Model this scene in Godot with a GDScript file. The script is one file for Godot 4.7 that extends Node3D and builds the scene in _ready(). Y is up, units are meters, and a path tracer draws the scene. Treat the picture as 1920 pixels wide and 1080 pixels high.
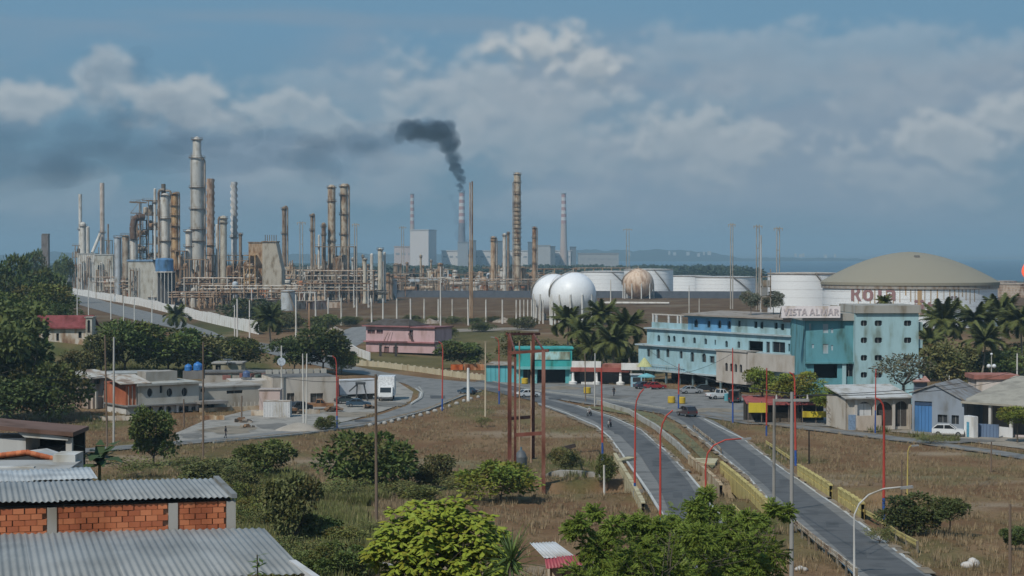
extends Node3D
# A refinery town seen from a hillside. Metres, y up, camera at the hilltop looking along -z.
const F := 3300.0                      # focal length, in pixels of a 1920 wide picture
const EYE := Vector3(0, 27, 0)
var aim := Basis()
var rng := RandomNumberGenerator.new()
var counts := {}
var mats := {}
var texs := {}
var sheets: Array = []                 # paved areas (x, z), where no grass grows
var bumps := FastNoiseLite.new()
var blotch := FastNoiseLite.new()

# ---------------------------------------------------------------- geometry kit
class Kit:
	var st := SurfaceTool.new()
	var col := Color.WHITE
	func _init() -> void:
		st.begin(Mesh.PRIMITIVE_TRIANGLES)
		st.set_smooth_group(-1)
	func smooth(on: bool) -> Kit:
		st.set_smooth_group(0 if on else -1)
		return self
	func v(p: Vector3) -> void:
		st.set_color(col)
		st.add_vertex(p)
	func tri(a: Vector3, b: Vector3, c: Vector3) -> void:
		v(a); v(b); v(c)
	func quad(a: Vector3, b: Vector3, c: Vector3, d: Vector3) -> void:
		v(a); v(b); v(c); v(a); v(c); v(d)
	func box(c: Vector3, s: Vector3, b := Basis()) -> Kit:
		var h := s * 0.5
		var p: Array[Vector3] = []
		for i in 8:
			p.append(c + b * Vector3(h.x if i & 1 else -h.x, h.y if i & 2 else -h.y, h.z if i & 4 else -h.z))
		quad(p[0], p[1], p[3], p[2]); quad(p[5], p[4], p[6], p[7])
		quad(p[4], p[0], p[2], p[6]); quad(p[1], p[5], p[7], p[3])
		quad(p[2], p[3], p[7], p[6]); quad(p[4], p[5], p[1], p[0])
		return self
	func bx(x0: float, x1: float, y0: float, y1: float, z0: float, z1: float) -> Kit:
		return box(Vector3(x0 + x1, y0 + y1, z0 + z1) * 0.5, Vector3(absf(x1 - x0), absf(y1 - y0), absf(z1 - z0)))
	func beam(a: Vector3, b: Vector3, w: float, h := -1.0) -> Kit:
		var z := (b - a).normalized()
		var x := Vector3.UP.cross(z)
		x = Vector3.RIGHT if x.length() < 0.01 else x.normalized()
		return box((a + b) * 0.5, Vector3(w, w if h < 0 else h, a.distance_to(b)), Basis(x, z.cross(x), z))
	func cyl(a: Vector3, b: Vector3, r0: float, r1: float, n := 10, caps := true) -> Kit:
		var y := (b - a).normalized()
		var x := y.cross(Vector3.FORWARD if absf(y.z) < 0.9 else Vector3.UP).normalized()
		var z := x.cross(y)
		st.set_smooth_group(0)
		for i in n:
			var t0 := TAU * i / n
			var t1 := TAU * (i + 1) / n
			var d0 := x * cos(t0) + z * sin(t0)
			var d1 := x * cos(t1) + z * sin(t1)
			quad(a + d0 * r0, a + d1 * r0, b + d1 * r1, b + d0 * r1)
		st.set_smooth_group(-1)
		if caps:
			for i in n:
				var t0 := TAU * i / n
				var t1 := TAU * (i + 1) / n
				var d0 := x * cos(t0) + z * sin(t0)
				var d1 := x * cos(t1) + z * sin(t1)
				tri(a, a + d1 * r0, a + d0 * r0)
				tri(b, b + d0 * r1, b + d1 * r1)
		return self
	func tube(pts: Array, r: float, n := 6) -> Kit:
		for i in pts.size() - 1:
			cyl(pts[i], pts[i + 1], r, r, n, i == 0 or i == pts.size() - 2)
		return self
	func lathe(o: Vector3, prof: Array, n := 24) -> Kit:   # prof: Vector2(radius, height)
		st.set_smooth_group(-1)
		for k in prof.size() - 1:
			var a: Vector2 = prof[k]
			var b: Vector2 = prof[k + 1]
			st.set_smooth_group(k + 1 if absf(a.x - b.x) < 0.001 else 100)
			for i in n:
				var t0 := TAU * i / n
				var t1 := TAU * (i + 1) / n
				var p0 := o + Vector3(cos(t0) * a.x, a.y, sin(t0) * a.x)
				var p1 := o + Vector3(cos(t1) * a.x, a.y, sin(t1) * a.x)
				var q0 := o + Vector3(cos(t0) * b.x, b.y, sin(t0) * b.x)
				var q1 := o + Vector3(cos(t1) * b.x, b.y, sin(t1) * b.x)
				if a.x < 0.001:
					tri(p0, q1, q0)
				elif b.x < 0.001:
					tri(p0, p1, q0)
				else:
					quad(p0, p1, q1, q0)
		st.set_smooth_group(-1)
		return self
	func ball(o: Vector3, r: Vector3, n := 20, m := 12) -> Kit:
		st.set_smooth_group(0)
		for k in m:
			for i in n:
				var p := []
				for q in [[i, k], [i + 1, k], [i + 1, k + 1], [i, k + 1]]:
					var t: float = TAU * q[0] / n
					var f: float = PI * q[1] / m
					p.append(o + Vector3(cos(t) * sin(f), cos(f), sin(t) * sin(f)) * r)
				if k == 0:
					tri(p[0], p[2], p[3])
				elif k == m - 1:
					tri(p[0], p[1], p[2])
				else:
					quad(p[0], p[1], p[2], p[3])
		st.set_smooth_group(-1)
		return self
	func ring(o: Vector3, r0: float, r1: float, h: float, n := 20) -> Kit:   # flat ring with thickness
		return lathe(o, [Vector2(r0, 0), Vector2(r1, 0), Vector2(r1, h), Vector2(r0, h), Vector2(r0, 0)], n)
	func slab(poly: PackedVector2Array, z0: float, z1: float, b := Transform3D()) -> Kit:   # polygon in x, y drawn out along z
		var ix := Geometry2D.triangulate_polygon(poly)
		for k in range(0, ix.size(), 3):
			var a := poly[ix[k]]
			var c := poly[ix[k + 1]]
			var d := poly[ix[k + 2]]
			tri(b * Vector3(a.x, a.y, z1), b * Vector3(d.x, d.y, z1), b * Vector3(c.x, c.y, z1))
			tri(b * Vector3(a.x, a.y, z0), b * Vector3(c.x, c.y, z0), b * Vector3(d.x, d.y, z0))
		for i in poly.size():
			var a := poly[i]
			var c := poly[(i + 1) % poly.size()]
			quad(b * Vector3(a.x, a.y, z0), b * Vector3(c.x, c.y, z0), b * Vector3(c.x, c.y, z1), b * Vector3(a.x, a.y, z1))
		return self
	# a wall in x, y whose front lies at z, t thick, with openings [x0, y0, x1, y1, shape]: 0 square, 1 arched top, 2 oval, 3 rounded
	func wall(x0: float, x1: float, y0: float, y1: float, z: float, t: float, holes: Array) -> Kit:
		var xs := [x0, x1]
		var ys := [y0, y1]
		var hs := []
		for h in holes:
			if h[0] > x0 and h[2] < x1 and h[3] > y0 and h[1] < y1:
				hs.append([h[0], maxf(h[1], y0), h[2], minf(h[3], y1), h[4]])
		for h in hs:
			xs.append(h[0]); xs.append(h[2]); ys.append(h[1]); ys.append(h[3])
		xs.sort(); ys.sort()
		for j in ys.size() - 1:
			if ys[j + 1] - ys[j] < 1e-4:
				continue
			var from: float = xs[0]
			var cy: float = (ys[j] + ys[j + 1]) * 0.5
			for i in xs.size() - 1:
				if xs[i + 1] - xs[i] < 1e-4:
					continue
				var cx: float = (xs[i] + xs[i + 1]) * 0.5
				var inside := false
				for h in hs:
					if cx > h[0] and cx < h[2] and cy > h[1] and cy < h[3]:
						inside = true
				if inside:
					if xs[i] - from > 1e-4:
						_face(from, xs[i], ys[j], ys[j + 1], z, t)
					from = xs[i + 1]
			if x1 - from > 1e-4:
				_face(from, x1, ys[j], ys[j + 1], z, t)
		for h in hs:
			quad(Vector3(h[0], h[1], z), Vector3(h[2], h[1], z), Vector3(h[2], h[1], z - t), Vector3(h[0], h[1], z - t))
			quad(Vector3(h[0], h[3], z), Vector3(h[0], h[3], z - t), Vector3(h[2], h[3], z - t), Vector3(h[2], h[3], z))
			quad(Vector3(h[0], h[1], z), Vector3(h[0], h[1], z - t), Vector3(h[0], h[3], z - t), Vector3(h[0], h[3], z))
			quad(Vector3(h[2], h[1], z), Vector3(h[2], h[3], z), Vector3(h[2], h[3], z - t), Vector3(h[2], h[1], z - t))
			if h[4] > 0:
				var rx: float = (h[2] - h[0]) * 0.5
				var ry: float = minf(rx, (h[3] - h[1]) * 0.5) if h[4] == 1 else (h[3] - h[1]) * 0.5
				if h[4] == 3:
					ry *= 0.6; rx = ry
				for c in [[h[0], h[3], 1, -1], [h[2], h[3], -1, -1], [h[0], h[1], 1, 1], [h[2], h[1], -1, 1]].slice(0, 2 if h[4] == 1 else 4):
					var o := Vector2(c[0] + c[2] * rx, c[1] + c[3] * ry)
					for k in 5:
						var a0 := PI * 0.5 * k / 5
						var a1 := PI * 0.5 * (k + 1) / 5
						var p := o - Vector2(c[2] * rx * cos(a0), c[3] * ry * sin(a0))
						var q := o - Vector2(c[2] * rx * cos(a1), c[3] * ry * sin(a1))
						tri(Vector3(c[0], c[1], z), Vector3(p.x, p.y, z), Vector3(q.x, q.y, z))
						quad(Vector3(p.x, p.y, z), Vector3(q.x, q.y, z), Vector3(q.x, q.y, z - t), Vector3(p.x, p.y, z - t))
		quad(Vector3(x0, y1, z), Vector3(x1, y1, z), Vector3(x1, y1, z - t), Vector3(x0, y1, z - t))
		return self
	func _face(a: float, b: float, c: float, d: float, z: float, t: float) -> void:
		quad(Vector3(a, d, z), Vector3(b, d, z), Vector3(b, c, z), Vector3(a, c, z))
		quad(Vector3(a, c, z - t), Vector3(b, c, z - t), Vector3(b, d, z - t), Vector3(a, d, z - t))
	func done() -> ArrayMesh:
		st.generate_normals()
		return st.commit()

# ---------------------------------------------------------------- objects
func numbered(called: String) -> String:
	counts[called] = counts.get(called, -1) + 1
	return called if counts[called] == 0 else "%s_%03d" % [called, counts[called]]

func tag(o: Node3D, label: String, category: String, group := "", kind := "") -> Node3D:
	if label: o.set_meta("label", label)
	if category: o.set_meta("category", category)
	if group: o.set_meta("group", group)
	if kind or label: o.set_meta("kind", kind if kind else "thing")
	return o

func thing(called: String, label: String, category: String, where := Vector3.ZERO, turn := 0.0, group := "") -> Node3D:
	var o := Node3D.new()
	o.name = numbered(called)
	add_child(o)
	o.position = where
	o.rotation.y = turn
	return tag(o, label, category, group)

func part(parent: Node3D, called: String, what, m: Material) -> MeshInstance3D:
	var o := MeshInstance3D.new()
	o.name = called
	o.mesh = what.done() if what is Kit else what
	o.material_override = m
	parent.add_child(o, true)
	return o

func single(called: String, what, m: Material, label: String, category: String, where := Vector3.ZERO, turn := 0.0, group := "") -> MeshInstance3D:
	var o := MeshInstance3D.new()
	o.name = numbered(called)
	o.mesh = what.done() if what is Kit else what
	o.material_override = m
	add_child(o)
	o.position = where
	o.rotation.y = turn
	tag(o, label, category, group)
	return o

func struct(called: String, what, m: Material) -> MeshInstance3D:
	var o := single(called, what, m, "", "")
	o.set_meta("kind", "structure")
	return o

# ---------------------------------------------------------------- materials
func ramp_tex(key: String, cols: Array, freq: float, kind := FastNoiseLite.TYPE_SIMPLEX_SMOOTH, oct := 4, size := 512) -> NoiseTexture2D:
	if texs.has(key):
		return texs[key]
	var t := NoiseTexture2D.new()
	t.width = size; t.height = size; t.seamless = true
	var n := FastNoiseLite.new()
	n.seed = hash(key) % 10000
	n.noise_type = kind
	n.frequency = freq
	n.fractal_octaves = oct
	t.noise = n
	var g := Gradient.new()
	g.offsets = PackedFloat32Array(); g.colors = PackedColorArray()
	for i in cols.size():
		g.add_point(float(i) / (cols.size() - 1) * 0.7 + 0.15, cols[i])
	t.color_ramp = g
	texs[key] = t
	return t

func grey(a: float) -> Color:
	return Color(a, a, a)

# a colour in real-world (linear) terms under a worn grain: "grain", "stain", "rust", "blot", ""
func mat(r: float, g: float, b: float, tex := "grain", rough := 0.9, metal := 0.0) -> StandardMaterial3D:
	var key := "%s %s %s %s %s %s" % [r, g, b, tex, rough, metal]
	if mats.has(key):
		return mats[key]
	var m := StandardMaterial3D.new()
	var c := Color(r, g, b)
	m.roughness = rough
	m.metallic = metal
	if tex != "":
		m.uv1_triplanar = true
		m.uv1_world_triplanar = true
	match tex:
		"grain":
			m.albedo_texture = ramp_tex("grain", [grey(0.80), grey(0.92), grey(0.97), grey(1)], 0.02)
			m.uv1_scale = Vector3.ONE * 0.21
			c = c * 1.15
		"stain":
			m.albedo_texture = ramp_tex("stain", [Color(0.74, 0.70, 0.65), Color(0.89, 0.87, 0.84), grey(0.96), grey(1), grey(0.98)], 0.010, FastNoiseLite.TYPE_SIMPLEX_SMOOTH, 5)
			m.uv1_scale = Vector3(0.07, 0.022, 0.07)
			c = c * 1.10
		"rust":
			m.albedo_texture = ramp_tex("rust", [Color(0.60, 0.47, 0.38), Color(0.78, 0.68, 0.58), Color(0.93, 0.90, 0.86), Color(1, 0.98, 0.95), Color(0.82, 0.70, 0.58)], 0.012, FastNoiseLite.TYPE_SIMPLEX_SMOOTH, 5)
			m.uv1_scale = Vector3(0.05, 0.018, 0.05)
			c = c * 1.22
		"blot":
			m.albedo_texture = ramp_tex("blot", [grey(0.78), grey(0.9), grey(1), grey(0.93)], 0.01, FastNoiseLite.TYPE_SIMPLEX_SMOOTH, 6)
			m.uv1_scale = Vector3.ONE * 0.045
			c = c * 1.2
	m.albedo_color = Color(minf(c.r, 1), minf(c.g, 1), minf(c.b, 1)).linear_to_srgb()
	mats[key] = m
	return m

func leafy(r: float, g: float, b: float) -> StandardMaterial3D:
	var key := "leaf %s %s %s" % [r, g, b]
	if not mats.has(key):
		var m := StandardMaterial3D.new()
		m.albedo_color = Color(r, g, b).linear_to_srgb()
		m.vertex_color_use_as_albedo = true
		m.roughness = 0.6
		m.metallic_specular = 0.3
		m.backlight_enabled = true
		m.backlight = Color(r * 0.25, g * 0.3, b * 0.15).linear_to_srgb()
		m.cull_mode = BaseMaterial3D.CULL_DISABLED
		mats[key] = m
	return mats[key]

func glass(r: float, g: float, b: float) -> StandardMaterial3D:
	return mat(r, g, b, "", 0.12)

# ---------------------------------------------------------------- terrain and picture geometry
var dip_line: Array = []

func H0(x: float, z: float) -> float:      # the land without the cutting under the bridges
	var d := -z
	if d > 2600.0:
		return 0.0
	var y := 6.58e-5 * pow(maxf(310.0 - d, 0.0), 2.19)
	y += 11.0 * exp(-(pow(x + 128, 2) + pow(d - 440, 2) * 0.5) / 3600.0)
	return y

func dip(x: float, z: float) -> float:
	if dip_line.is_empty() or z < -240 or z > -120:
		return 0.0
	var best := 1e9
	for i in dip_line.size() - 1:
		best = minf(best, Geometry2D.get_closest_point_to_segment(Vector2(x, z), dip_line[i], dip_line[i + 1]).distance_to(Vector2(x, z)))
	return 4.2 * (1.0 - smoothstep(4.5, 7.5, best))

func H(x: float, z: float) -> float:
	return H0(x, z) - dip(x, z)

func ray(px: float, py: float) -> Vector3:
	var r := aim * Vector3((px - 960) / F, (540 - py) / F, -1)
	return r / -r.z

func at(px: float, py: float, d: float) -> Vector3:   # the point that far ahead
	return EYE + ray(px, py) * d

func G(px: float, py: float, flat := true) -> Vector3:   # the ground there
	var r := ray(px, py)
	var lo := 50.0
	var hi := 50.0
	while hi < 9000:
		hi = lo * 1.015
		var p := EYE + r * hi
		if p.y <= (H0(p.x, p.z) if flat else H(p.x, p.z)):
			break
		lo = hi
	for i in 18:
		var m := (lo + hi) * 0.5
		var p := EYE + r * m
		if p.y <= (H0(p.x, p.z) if flat else H(p.x, p.z)):
			hi = m
		else:
			lo = m
	return EYE + r * hi

func ground_at(px: float, d: float) -> Vector3:   # on the ground that far ahead
	var p := at(px, 480, d)
	p.y = H(p.x, p.z)
	return p

func flat2(p: Vector3) -> Vector2:
	return Vector2(p.x, p.z)

# a sheet that lies on the land: outline in picture points, drawn in cells that follow the ground
func patch(called: String, outline: Array, lift: float, m: Material, cell := 4.0, deck := true, paved := true) -> MeshInstance3D:
	var poly := PackedVector2Array()
	for q in outline:
		poly.append(flat2(G(q[0], q[1])))
	return sheet(called, poly, lift, m, cell, deck, paved)

func sheet(called: String, poly: PackedVector2Array, lift: float, m: Material, cell := 4.0, deck := true, paved := true) -> MeshInstance3D:
	if paved:
		sheets.append(poly)
	var lo := poly[0]
	var hi := poly[0]
	for p in poly:
		lo = lo.min(p); hi = hi.max(p)
	var k := Kit.new()
	k.smooth(true)
	var x := lo.x
	while x < hi.x:
		var z := lo.y
		while z < hi.y:
			var c := PackedVector2Array([Vector2(x, z), Vector2(x + cell, z), Vector2(x + cell, z + cell), Vector2(x, z + cell)])
			for piece in Geometry2D.intersect_polygons(poly, c):
				var ix := Geometry2D.triangulate_polygon(piece)
				for i in ix:
					var p: Vector2 = piece[i]
					k.v(Vector3(p.x, (H0(p.x, p.y) if deck else H(p.x, p.y)) + lift, p.y))
			z += cell
		x += cell
	return struct(called, k, m)

# a band along picture points (a painted line, a kerb, a low wall): w wide, from lift up to lift + h
func band(k: Kit, outline: Array, w: float, lift: float, h := 0.0, step := 3.0) -> Kit:
	var pts: Array[Vector3] = []
	for i in outline.size() - 1:
		var a := G(outline[i][0], outline[i][1])
		var b := G(outline[i + 1][0], outline[i + 1][1])
		var n := maxi(1, int(a.distance_to(b) / step))
		for j in n:
			pts.append(a.lerp(b, float(j) / n))
	pts.append(G(outline[-1][0], outline[-1][1]))
	var L: Array[Vector3] = []
	var R: Array[Vector3] = []
	for i in pts.size():
		var t := (pts[mini(i + 1, pts.size() - 1)] - pts[maxi(i - 1, 0)])
		var s := Vector3(-t.z, 0, t.x).normalized() * w * 0.5
		for e in [[L, pts[i] - s], [R, pts[i] + s]]:
			var p: Vector3 = e[1]
			p.y = H0(p.x, p.z) + lift
			e[0].append(p)
	var up := Vector3(0, h, 0)
	for i in pts.size() - 1:
		k.quad(L[i] + up, L[i + 1] + up, R[i + 1] + up, R[i] + up)
		if h > 0:
			k.quad(L[i], L[i + 1], L[i + 1] + up, L[i] + up)
			k.quad(R[i], R[i] + up, R[i + 1] + up, R[i + 1])
	if h > 0:
		k.quad(L[0], L[0] + up, R[0] + up, R[0])
		k.quad(L[-1], R[-1], R[-1] + up, L[-1] + up)
	return k

# a facade: its plane stands on the ground between two picture columns, each so far ahead
func fac(pxl: float, dl: float, pxr: float, dr: float, base := NAN) -> Dictionary:
	var a := at(pxl, 480, dl)
	var b := at(pxr, 480, dr)
	a.y = H0(a.x, a.z) if is_nan(base) else base
	b.y = a.y
	var u := (b - a).normalized()
	return {"o": a, "u": u, "n": Vector3(-u.z, 0, u.x), "W": a.distance_to(b), "turn": atan2(-u.z, u.x)}

func fuv(f: Dictionary, px: float, py: float, z := 0.0) -> Vector2:   # picture point -> (along, up) on the facade's plane
	var r := ray(px, py)
	var n: Vector3 = f.n
	var o: Vector3 = f.o
	var p := EYE + r * (n.dot(o + n * z - EYE) / n.dot(r)) - o
	return Vector2(p.dot(f.u), p.y)

func rect(f: Dictionary, px: float, py: float, w: float, h: float, shape := 0, z := 0.0) -> Array:   # centre and size in the picture -> an opening
	var a := fuv(f, px - w * 0.5, py + h * 0.5, z)
	var b := fuv(f, px + w * 0.5, py - h * 0.5, z)
	return [a.x, a.y, b.x, b.y, shape]

# ---------------------------------------------------------------- sky: air and clouds
# soft cloud masses: centre and half sizes in degrees of azimuth (right of straight ahead) and height, weight, warmth
var clouds: Array = []
var near_clouds: Array = []
var cn := FastNoiseLite.new()
var cn2 := FastNoiseLite.new()

func cloud_field(az: float, el: float) -> float:
	var wob := cn.get_noise_2d(az * 9.0, el * 14.0)
	var fine := cn2.get_noise_2d(az * 30.0, el * 42.0)
	var s := 0.0
	for c in near_clouds[posmod(int(floor(az)) + 180, 360)]:
		var dx: float = (az - c[0]) / c[2]
		if absf(dx) > 2.2:
			continue
		var dy: float = (el - c[1]) / (c[3] * (1.0 if el > c[1] else 1.5))
		var q: float = dx * dx + dy * dy
		if q < 4.5:
			s = maxf(s, c[4] * smoothstep(1.0, 0.0, (sqrt(q) - 0.55 + wob * 0.95 + fine * 0.35) / 0.85))
	return s

func sky_at(az: float, el: float) -> Color:
	var t := clampf(el / 90.0, 0, 1)
	var c := Color(0.142, 0.240, 0.308).lerp(Color(0.150, 0.290, 0.425), smoothstep(0, 8, el))
	c = c.lerp(Color(0.07, 0.18, 0.36), smoothstep(0.08, 0.9, t))
	# thin veil
	var veil := 0.42 * smoothstep(7.6, 5.5, el + cn.get_noise_2d(az * 2, 10.0) * 2.0) * smoothstep(-4, 6, az) + smoothstep(-0.4, 0.45, cn.get_noise_2d(az * 2.2 + 300.0, el * 7.0)) * smoothstep(7.4, 6.2, el + cn.get_noise_2d(az * 3, 50.0) * 1.2) * smoothstep(-0.5, 2.5, el)
	c = c.lerp(Color(0.255, 0.318, 0.395), minf(veil, 1.0) * 0.8)
	var streak := smoothstep(0.05, 0.5, cn.get_noise_2d(az * 1.4 + 90.0, el * 16.0)) * smoothstep(6, 9, el) * smoothstep(40, 12, el)
	c = c.lerp(Color(0.25, 0.31, 0.38), streak * 0.7)
	var f := cloud_field(az, el)
	if f > 0.003:
		var lit := clampf(0.55 + (f - cloud_field(az - 0.12, el + 0.32)) * 1.5 + cn2.get_noise_2d(az * 16.0, el * 26.0) * 0.35, 0, 1)
		var low := smoothstep(0.5, 6.0, el)
		var body := Color(0.258, 0.322, 0.380).lerp(Color(0.47, 0.505, 0.525), lit * (0.5 + 0.5 * low))
		c = c.lerp(body, f)
	return c

func make_sky() -> Sky:
	cn.noise_type = FastNoiseLite.TYPE_SIMPLEX_SMOOTH
	cn.seed = 11; cn.frequency = 0.035; cn.fractal_octaves = 5
	cn2.noise_type = FastNoiseLite.TYPE_SIMPLEX_SMOOTH
	cn2.seed = 5; cn2.frequency = 0.04; cn2.fractal_octaves = 3
	for c in [[1035, 98, 105, 38, 1.0], [1105, 112, 62, 34, 0.95], [960, 190, 230, 85, 0.6], [1010, 265, 170, 55, 0.5], [890, 215, 60, 40, 0.7], [1345, 262, 135, 46, 0.78], [1440, 240, 60, 22, 0.7],
			[1775, 268, 150, 36, 0.85], [1880, 222, 90, 42, 0.8], [1700, 335, 190, 36, 0.5], [1310, 320, 140, 34, 0.45], [60, 192, 120, 34, 0.8], [212, 160, 58, 44, 0.62], [340, 186, 120, 34, 0.82],
			[505, 205, 95, 36, 0.7], [600, 240, 70, 40, 0.6], [-120, 200, 120, 40, 0.8], [100, 358, 140, 26, 0.4], [540, 342, 120, 24, 0.4], [760, 318, 120, 36, 0.4], [1050, 370, 160, 22, 0.4], [640, 170, 200, 50, 0.3], [1560, 120, 430, 60, 0.35], [2050, 240, 120, 50, 0.8]]:
		clouds.append([(c[0] - 960.0) / 57.6, (480.0 - c[1]) / 57.6, c[2] / 57.6, c[3] / 57.6, c[4]])
	var r := RandomNumberGenerator.new()
	r.seed = 77
	for i in 260:                      # the same broken cumulus all round
		var az := r.randf_range(22, 338)
		var el := absf(r.randfn(0, 1)) * 9.0 + 1.0
		if el < 60:
			clouds.append([wrapf(az, -180, 180), el, r.randf_range(1.0, 3.5) * (1 + el * 0.05), r.randf_range(0.5, 1.2) * (1 + el * 0.06), r.randf_range(0.35, 0.85)])
	for i in 360:
		near_clouds.append(clouds.filter(func(c): return absf(wrapf(c[0] - (i - 179.5), -180, 180)) < c[2] * 2.2 + 1.0))
	var low := Image.create_empty(1024, 512, false, Image.FORMAT_RGBF)
	for y in 512:
		var el := 90.0 - (y + 0.5) * 180.0 / 512
		if el < -2:
			low.fill_rect(Rect2i(0, y, 1024, 512 - y), Color(0.11, 0.12, 0.11))
			break
		for x in 1024:
			low.set_pixel(x, y, sky_at(wrapf((x + 0.5) * 360.0 / 1024, -180, 180), maxf(el, 0.0)))
	low.resize(4096, 2048, Image.INTERPOLATE_BILINEAR)
	for y in range(1024 - 170, 1030):
		var el := 90.0 - (y + 0.5) * 180.0 / 2048
		for x in range(-250, 250):
			low.set_pixel(posmod(x, 4096), y, sky_at((x + 0.5) * 360.0 / 4096, maxf(el, 0.0)))
	var m := PanoramaSkyMaterial.new()
	m.panorama = ImageTexture.create_from_image(low)
	var s := Sky.new()
	s.sky_material = m
	return s

# ---------------------------------------------------------------- the land
const COAST := [[-9999.0, 7600.0], [1060.0, 7600.0], [1120.0, 4200.0], [1300.0, 3300.0], [1400.0, 2500.0], [1560.0, 2050.0], [1900.0, 1900.0], [9999.0, 1800.0]]
var green_spots: Array = []   # [x, z, rx, rz, amount]

func coast(px: float) -> float:
	for i in COAST.size() - 1:
		if px < COAST[i + 1][0]:
			return remap(px, COAST[i][0], COAST[i + 1][0], COAST[i][1], COAST[i + 1][1])
	return 1800.0

func soil(x: float, z: float) -> Color:
	var d := -z
	var n := blotch.get_noise_2d(x, z)
	var n2 := blotch.get_noise_2d(x * 5.0 + 70, z * 3.0)
	var n3 := blotch.get_noise_2d(x * 0.6 + 900, z * 1.7)
	var c := Color(0.195, 0.116, 0.064).lerp(Color(0.262, 0.172, 0.098), smoothstep(-0.3, 0.4, n2))
	c = c.lerp(Color(0.34, 0.27, 0.19), smoothstep(0.25, 0.5, n3) * 0.8)
	var g := smoothstep(0.05, 0.5, n + n2 * 0.5) * 0.6
	for s in green_spots:
		var q: float = pow((x - s[0]) / s[2], 2) + pow((z - s[1]) / s[3], 2)
		if q < 2.0:
			g = maxf(g, s[4] * smoothstep(1.6, 0.5, q + n2 * 0.9))
	if d > 520:
		g *= smoothstep(900, 620, d)
	c = c.lerp(Color(0.105, 0.115, 0.044).lerp(Color(0.145, 0.140, 0.06), 0.5 + n2), clampf(g, 0, 1))
	if d > 560 and d < 1200:
		c = c * lerpf(1.0, 0.68, smoothstep(560, 700, d) * smoothstep(1200, 1150, d))
	if d > 1150:
		c = c.lerp(Color(0.25, 0.22, 0.18).lerp(Color(0.19, 0.15, 0.115), smoothstep(-0.2, 0.3, n2)), smoothstep(1150, 1190, d))
	if d > 1500:
		c = c.lerp(Color(0.045, 0.062, 0.034), smoothstep(1600, 2000, d))
	return c

func make_land() -> void:
	var ds: Array[float] = []
	var d := 5.0
	while d < 9500:
		ds.append(d)
		d *= 1.05 if d < 60 else (1.0105 if d < 460 else (1.016 if d < 3000 else 1.05))
	var ps: Array[float] = []
	for i in range(-16, 0):
		ps.append(i * 200.0 - 200.0)
	var p := -200.0
	while p < 2120:
		ps.append(p)
		p += 9.0
	for i in 16:
		ps.append(2120.0 + i * 200.0)
	var vs := PackedVector3Array()
	var cs := PackedColorArray()
	var ix := PackedInt32Array()
	var w := ps.size()
	for j in ds.size():
		for i in w:
			var x := (ps[i] - 960) / F * ds[j]
			var z := -ds[j]
			var y := H(x, z) - 0.02
			if ds[j] < 330:
				y -= 0.14 * (0.5 + 0.5 * bumps.get_noise_2d(x * 12, z * 12))
			y -= smoothstep(0.985, 1.015, ds[j] / coast(ps[i])) * 5.0
			vs.append(Vector3(x, y, z))
			cs.append(soil(x, z))
	for j in ds.size() - 1:
		for i in w - 1:
			var a := j * w + i
			ix.append_array([a, a + w, a + w + 1, a, a + w + 1, a + 1])
	var arr := []
	arr.resize(Mesh.ARRAY_MAX)
	arr[Mesh.ARRAY_VERTEX] = vs
	arr[Mesh.ARRAY_COLOR] = cs
	arr[Mesh.ARRAY_INDEX] = ix
	var st := SurfaceTool.new()
	st.create_from_arrays(arr)
	st.generate_normals()
	var m := StandardMaterial3D.new()
	m.vertex_color_use_as_albedo = true
	m.roughness = 1.0
	m.metallic_specular = 0.1
	m.uv1_triplanar = true
	m.uv1_world_triplanar = true
	m.uv1_scale = Vector3.ONE * 0.12
	m.albedo_texture = ramp_tex("soil", [grey(0.72), grey(0.9), grey(1), grey(0.86)], 0.03, FastNoiseLite.TYPE_SIMPLEX_SMOOTH, 5)
	struct("ground", st.commit(), m)
	var sea := Kit.new()
	sea.quad(Vector3(-9000, -0.6, -14000), Vector3(9000, -0.6, -14000), Vector3(9000, -0.6, -1500), Vector3(-9000, -0.6, -1500))
	var sm := mat(0.03, 0.085, 0.125, "", 0.35)
	struct("sea", sea, sm)
	# far ridges across the bay
	for r in [[8600.0, -900, 1140, 14.0, 46.0, 3], [9000.0, 960, 1440, 34.0, 46.0, 8], [9300.0, 1300, 1720, 12.0, 8.0, 5]]:
		var k := Kit.new()
		k.smooth(true)
		var prev: Array = []
		var q: float = r[1]
		while q <= r[2]:
			var e := smoothstep(r[1], r[1] + 120, q) * smoothstep(r[2], r[2] - 160, q)
			var hgt: float = (r[3] + r[4] * (0.5 + 0.5 * blotch.get_noise_2d(q * 0.45, r[5] * 100.0)) + 6.0 * blotch.get_noise_2d(q * 3.0, 40)) * e
			var a := at(q, 480, r[0]); a.y = -1
			var b := at(q, 480, r[0] + 500); b.y = hgt
			var c := at(q, 480, r[0] + 1200); c.y = -1
			if prev.size():
				k.quad(prev[0], a, b, prev[1]); k.quad(prev[1], b, c, prev[2])
			prev = [a, b, c]
			q += 6.0
		struct("hills", k, mat(0.032, 0.045, 0.032, "blot"))

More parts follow.
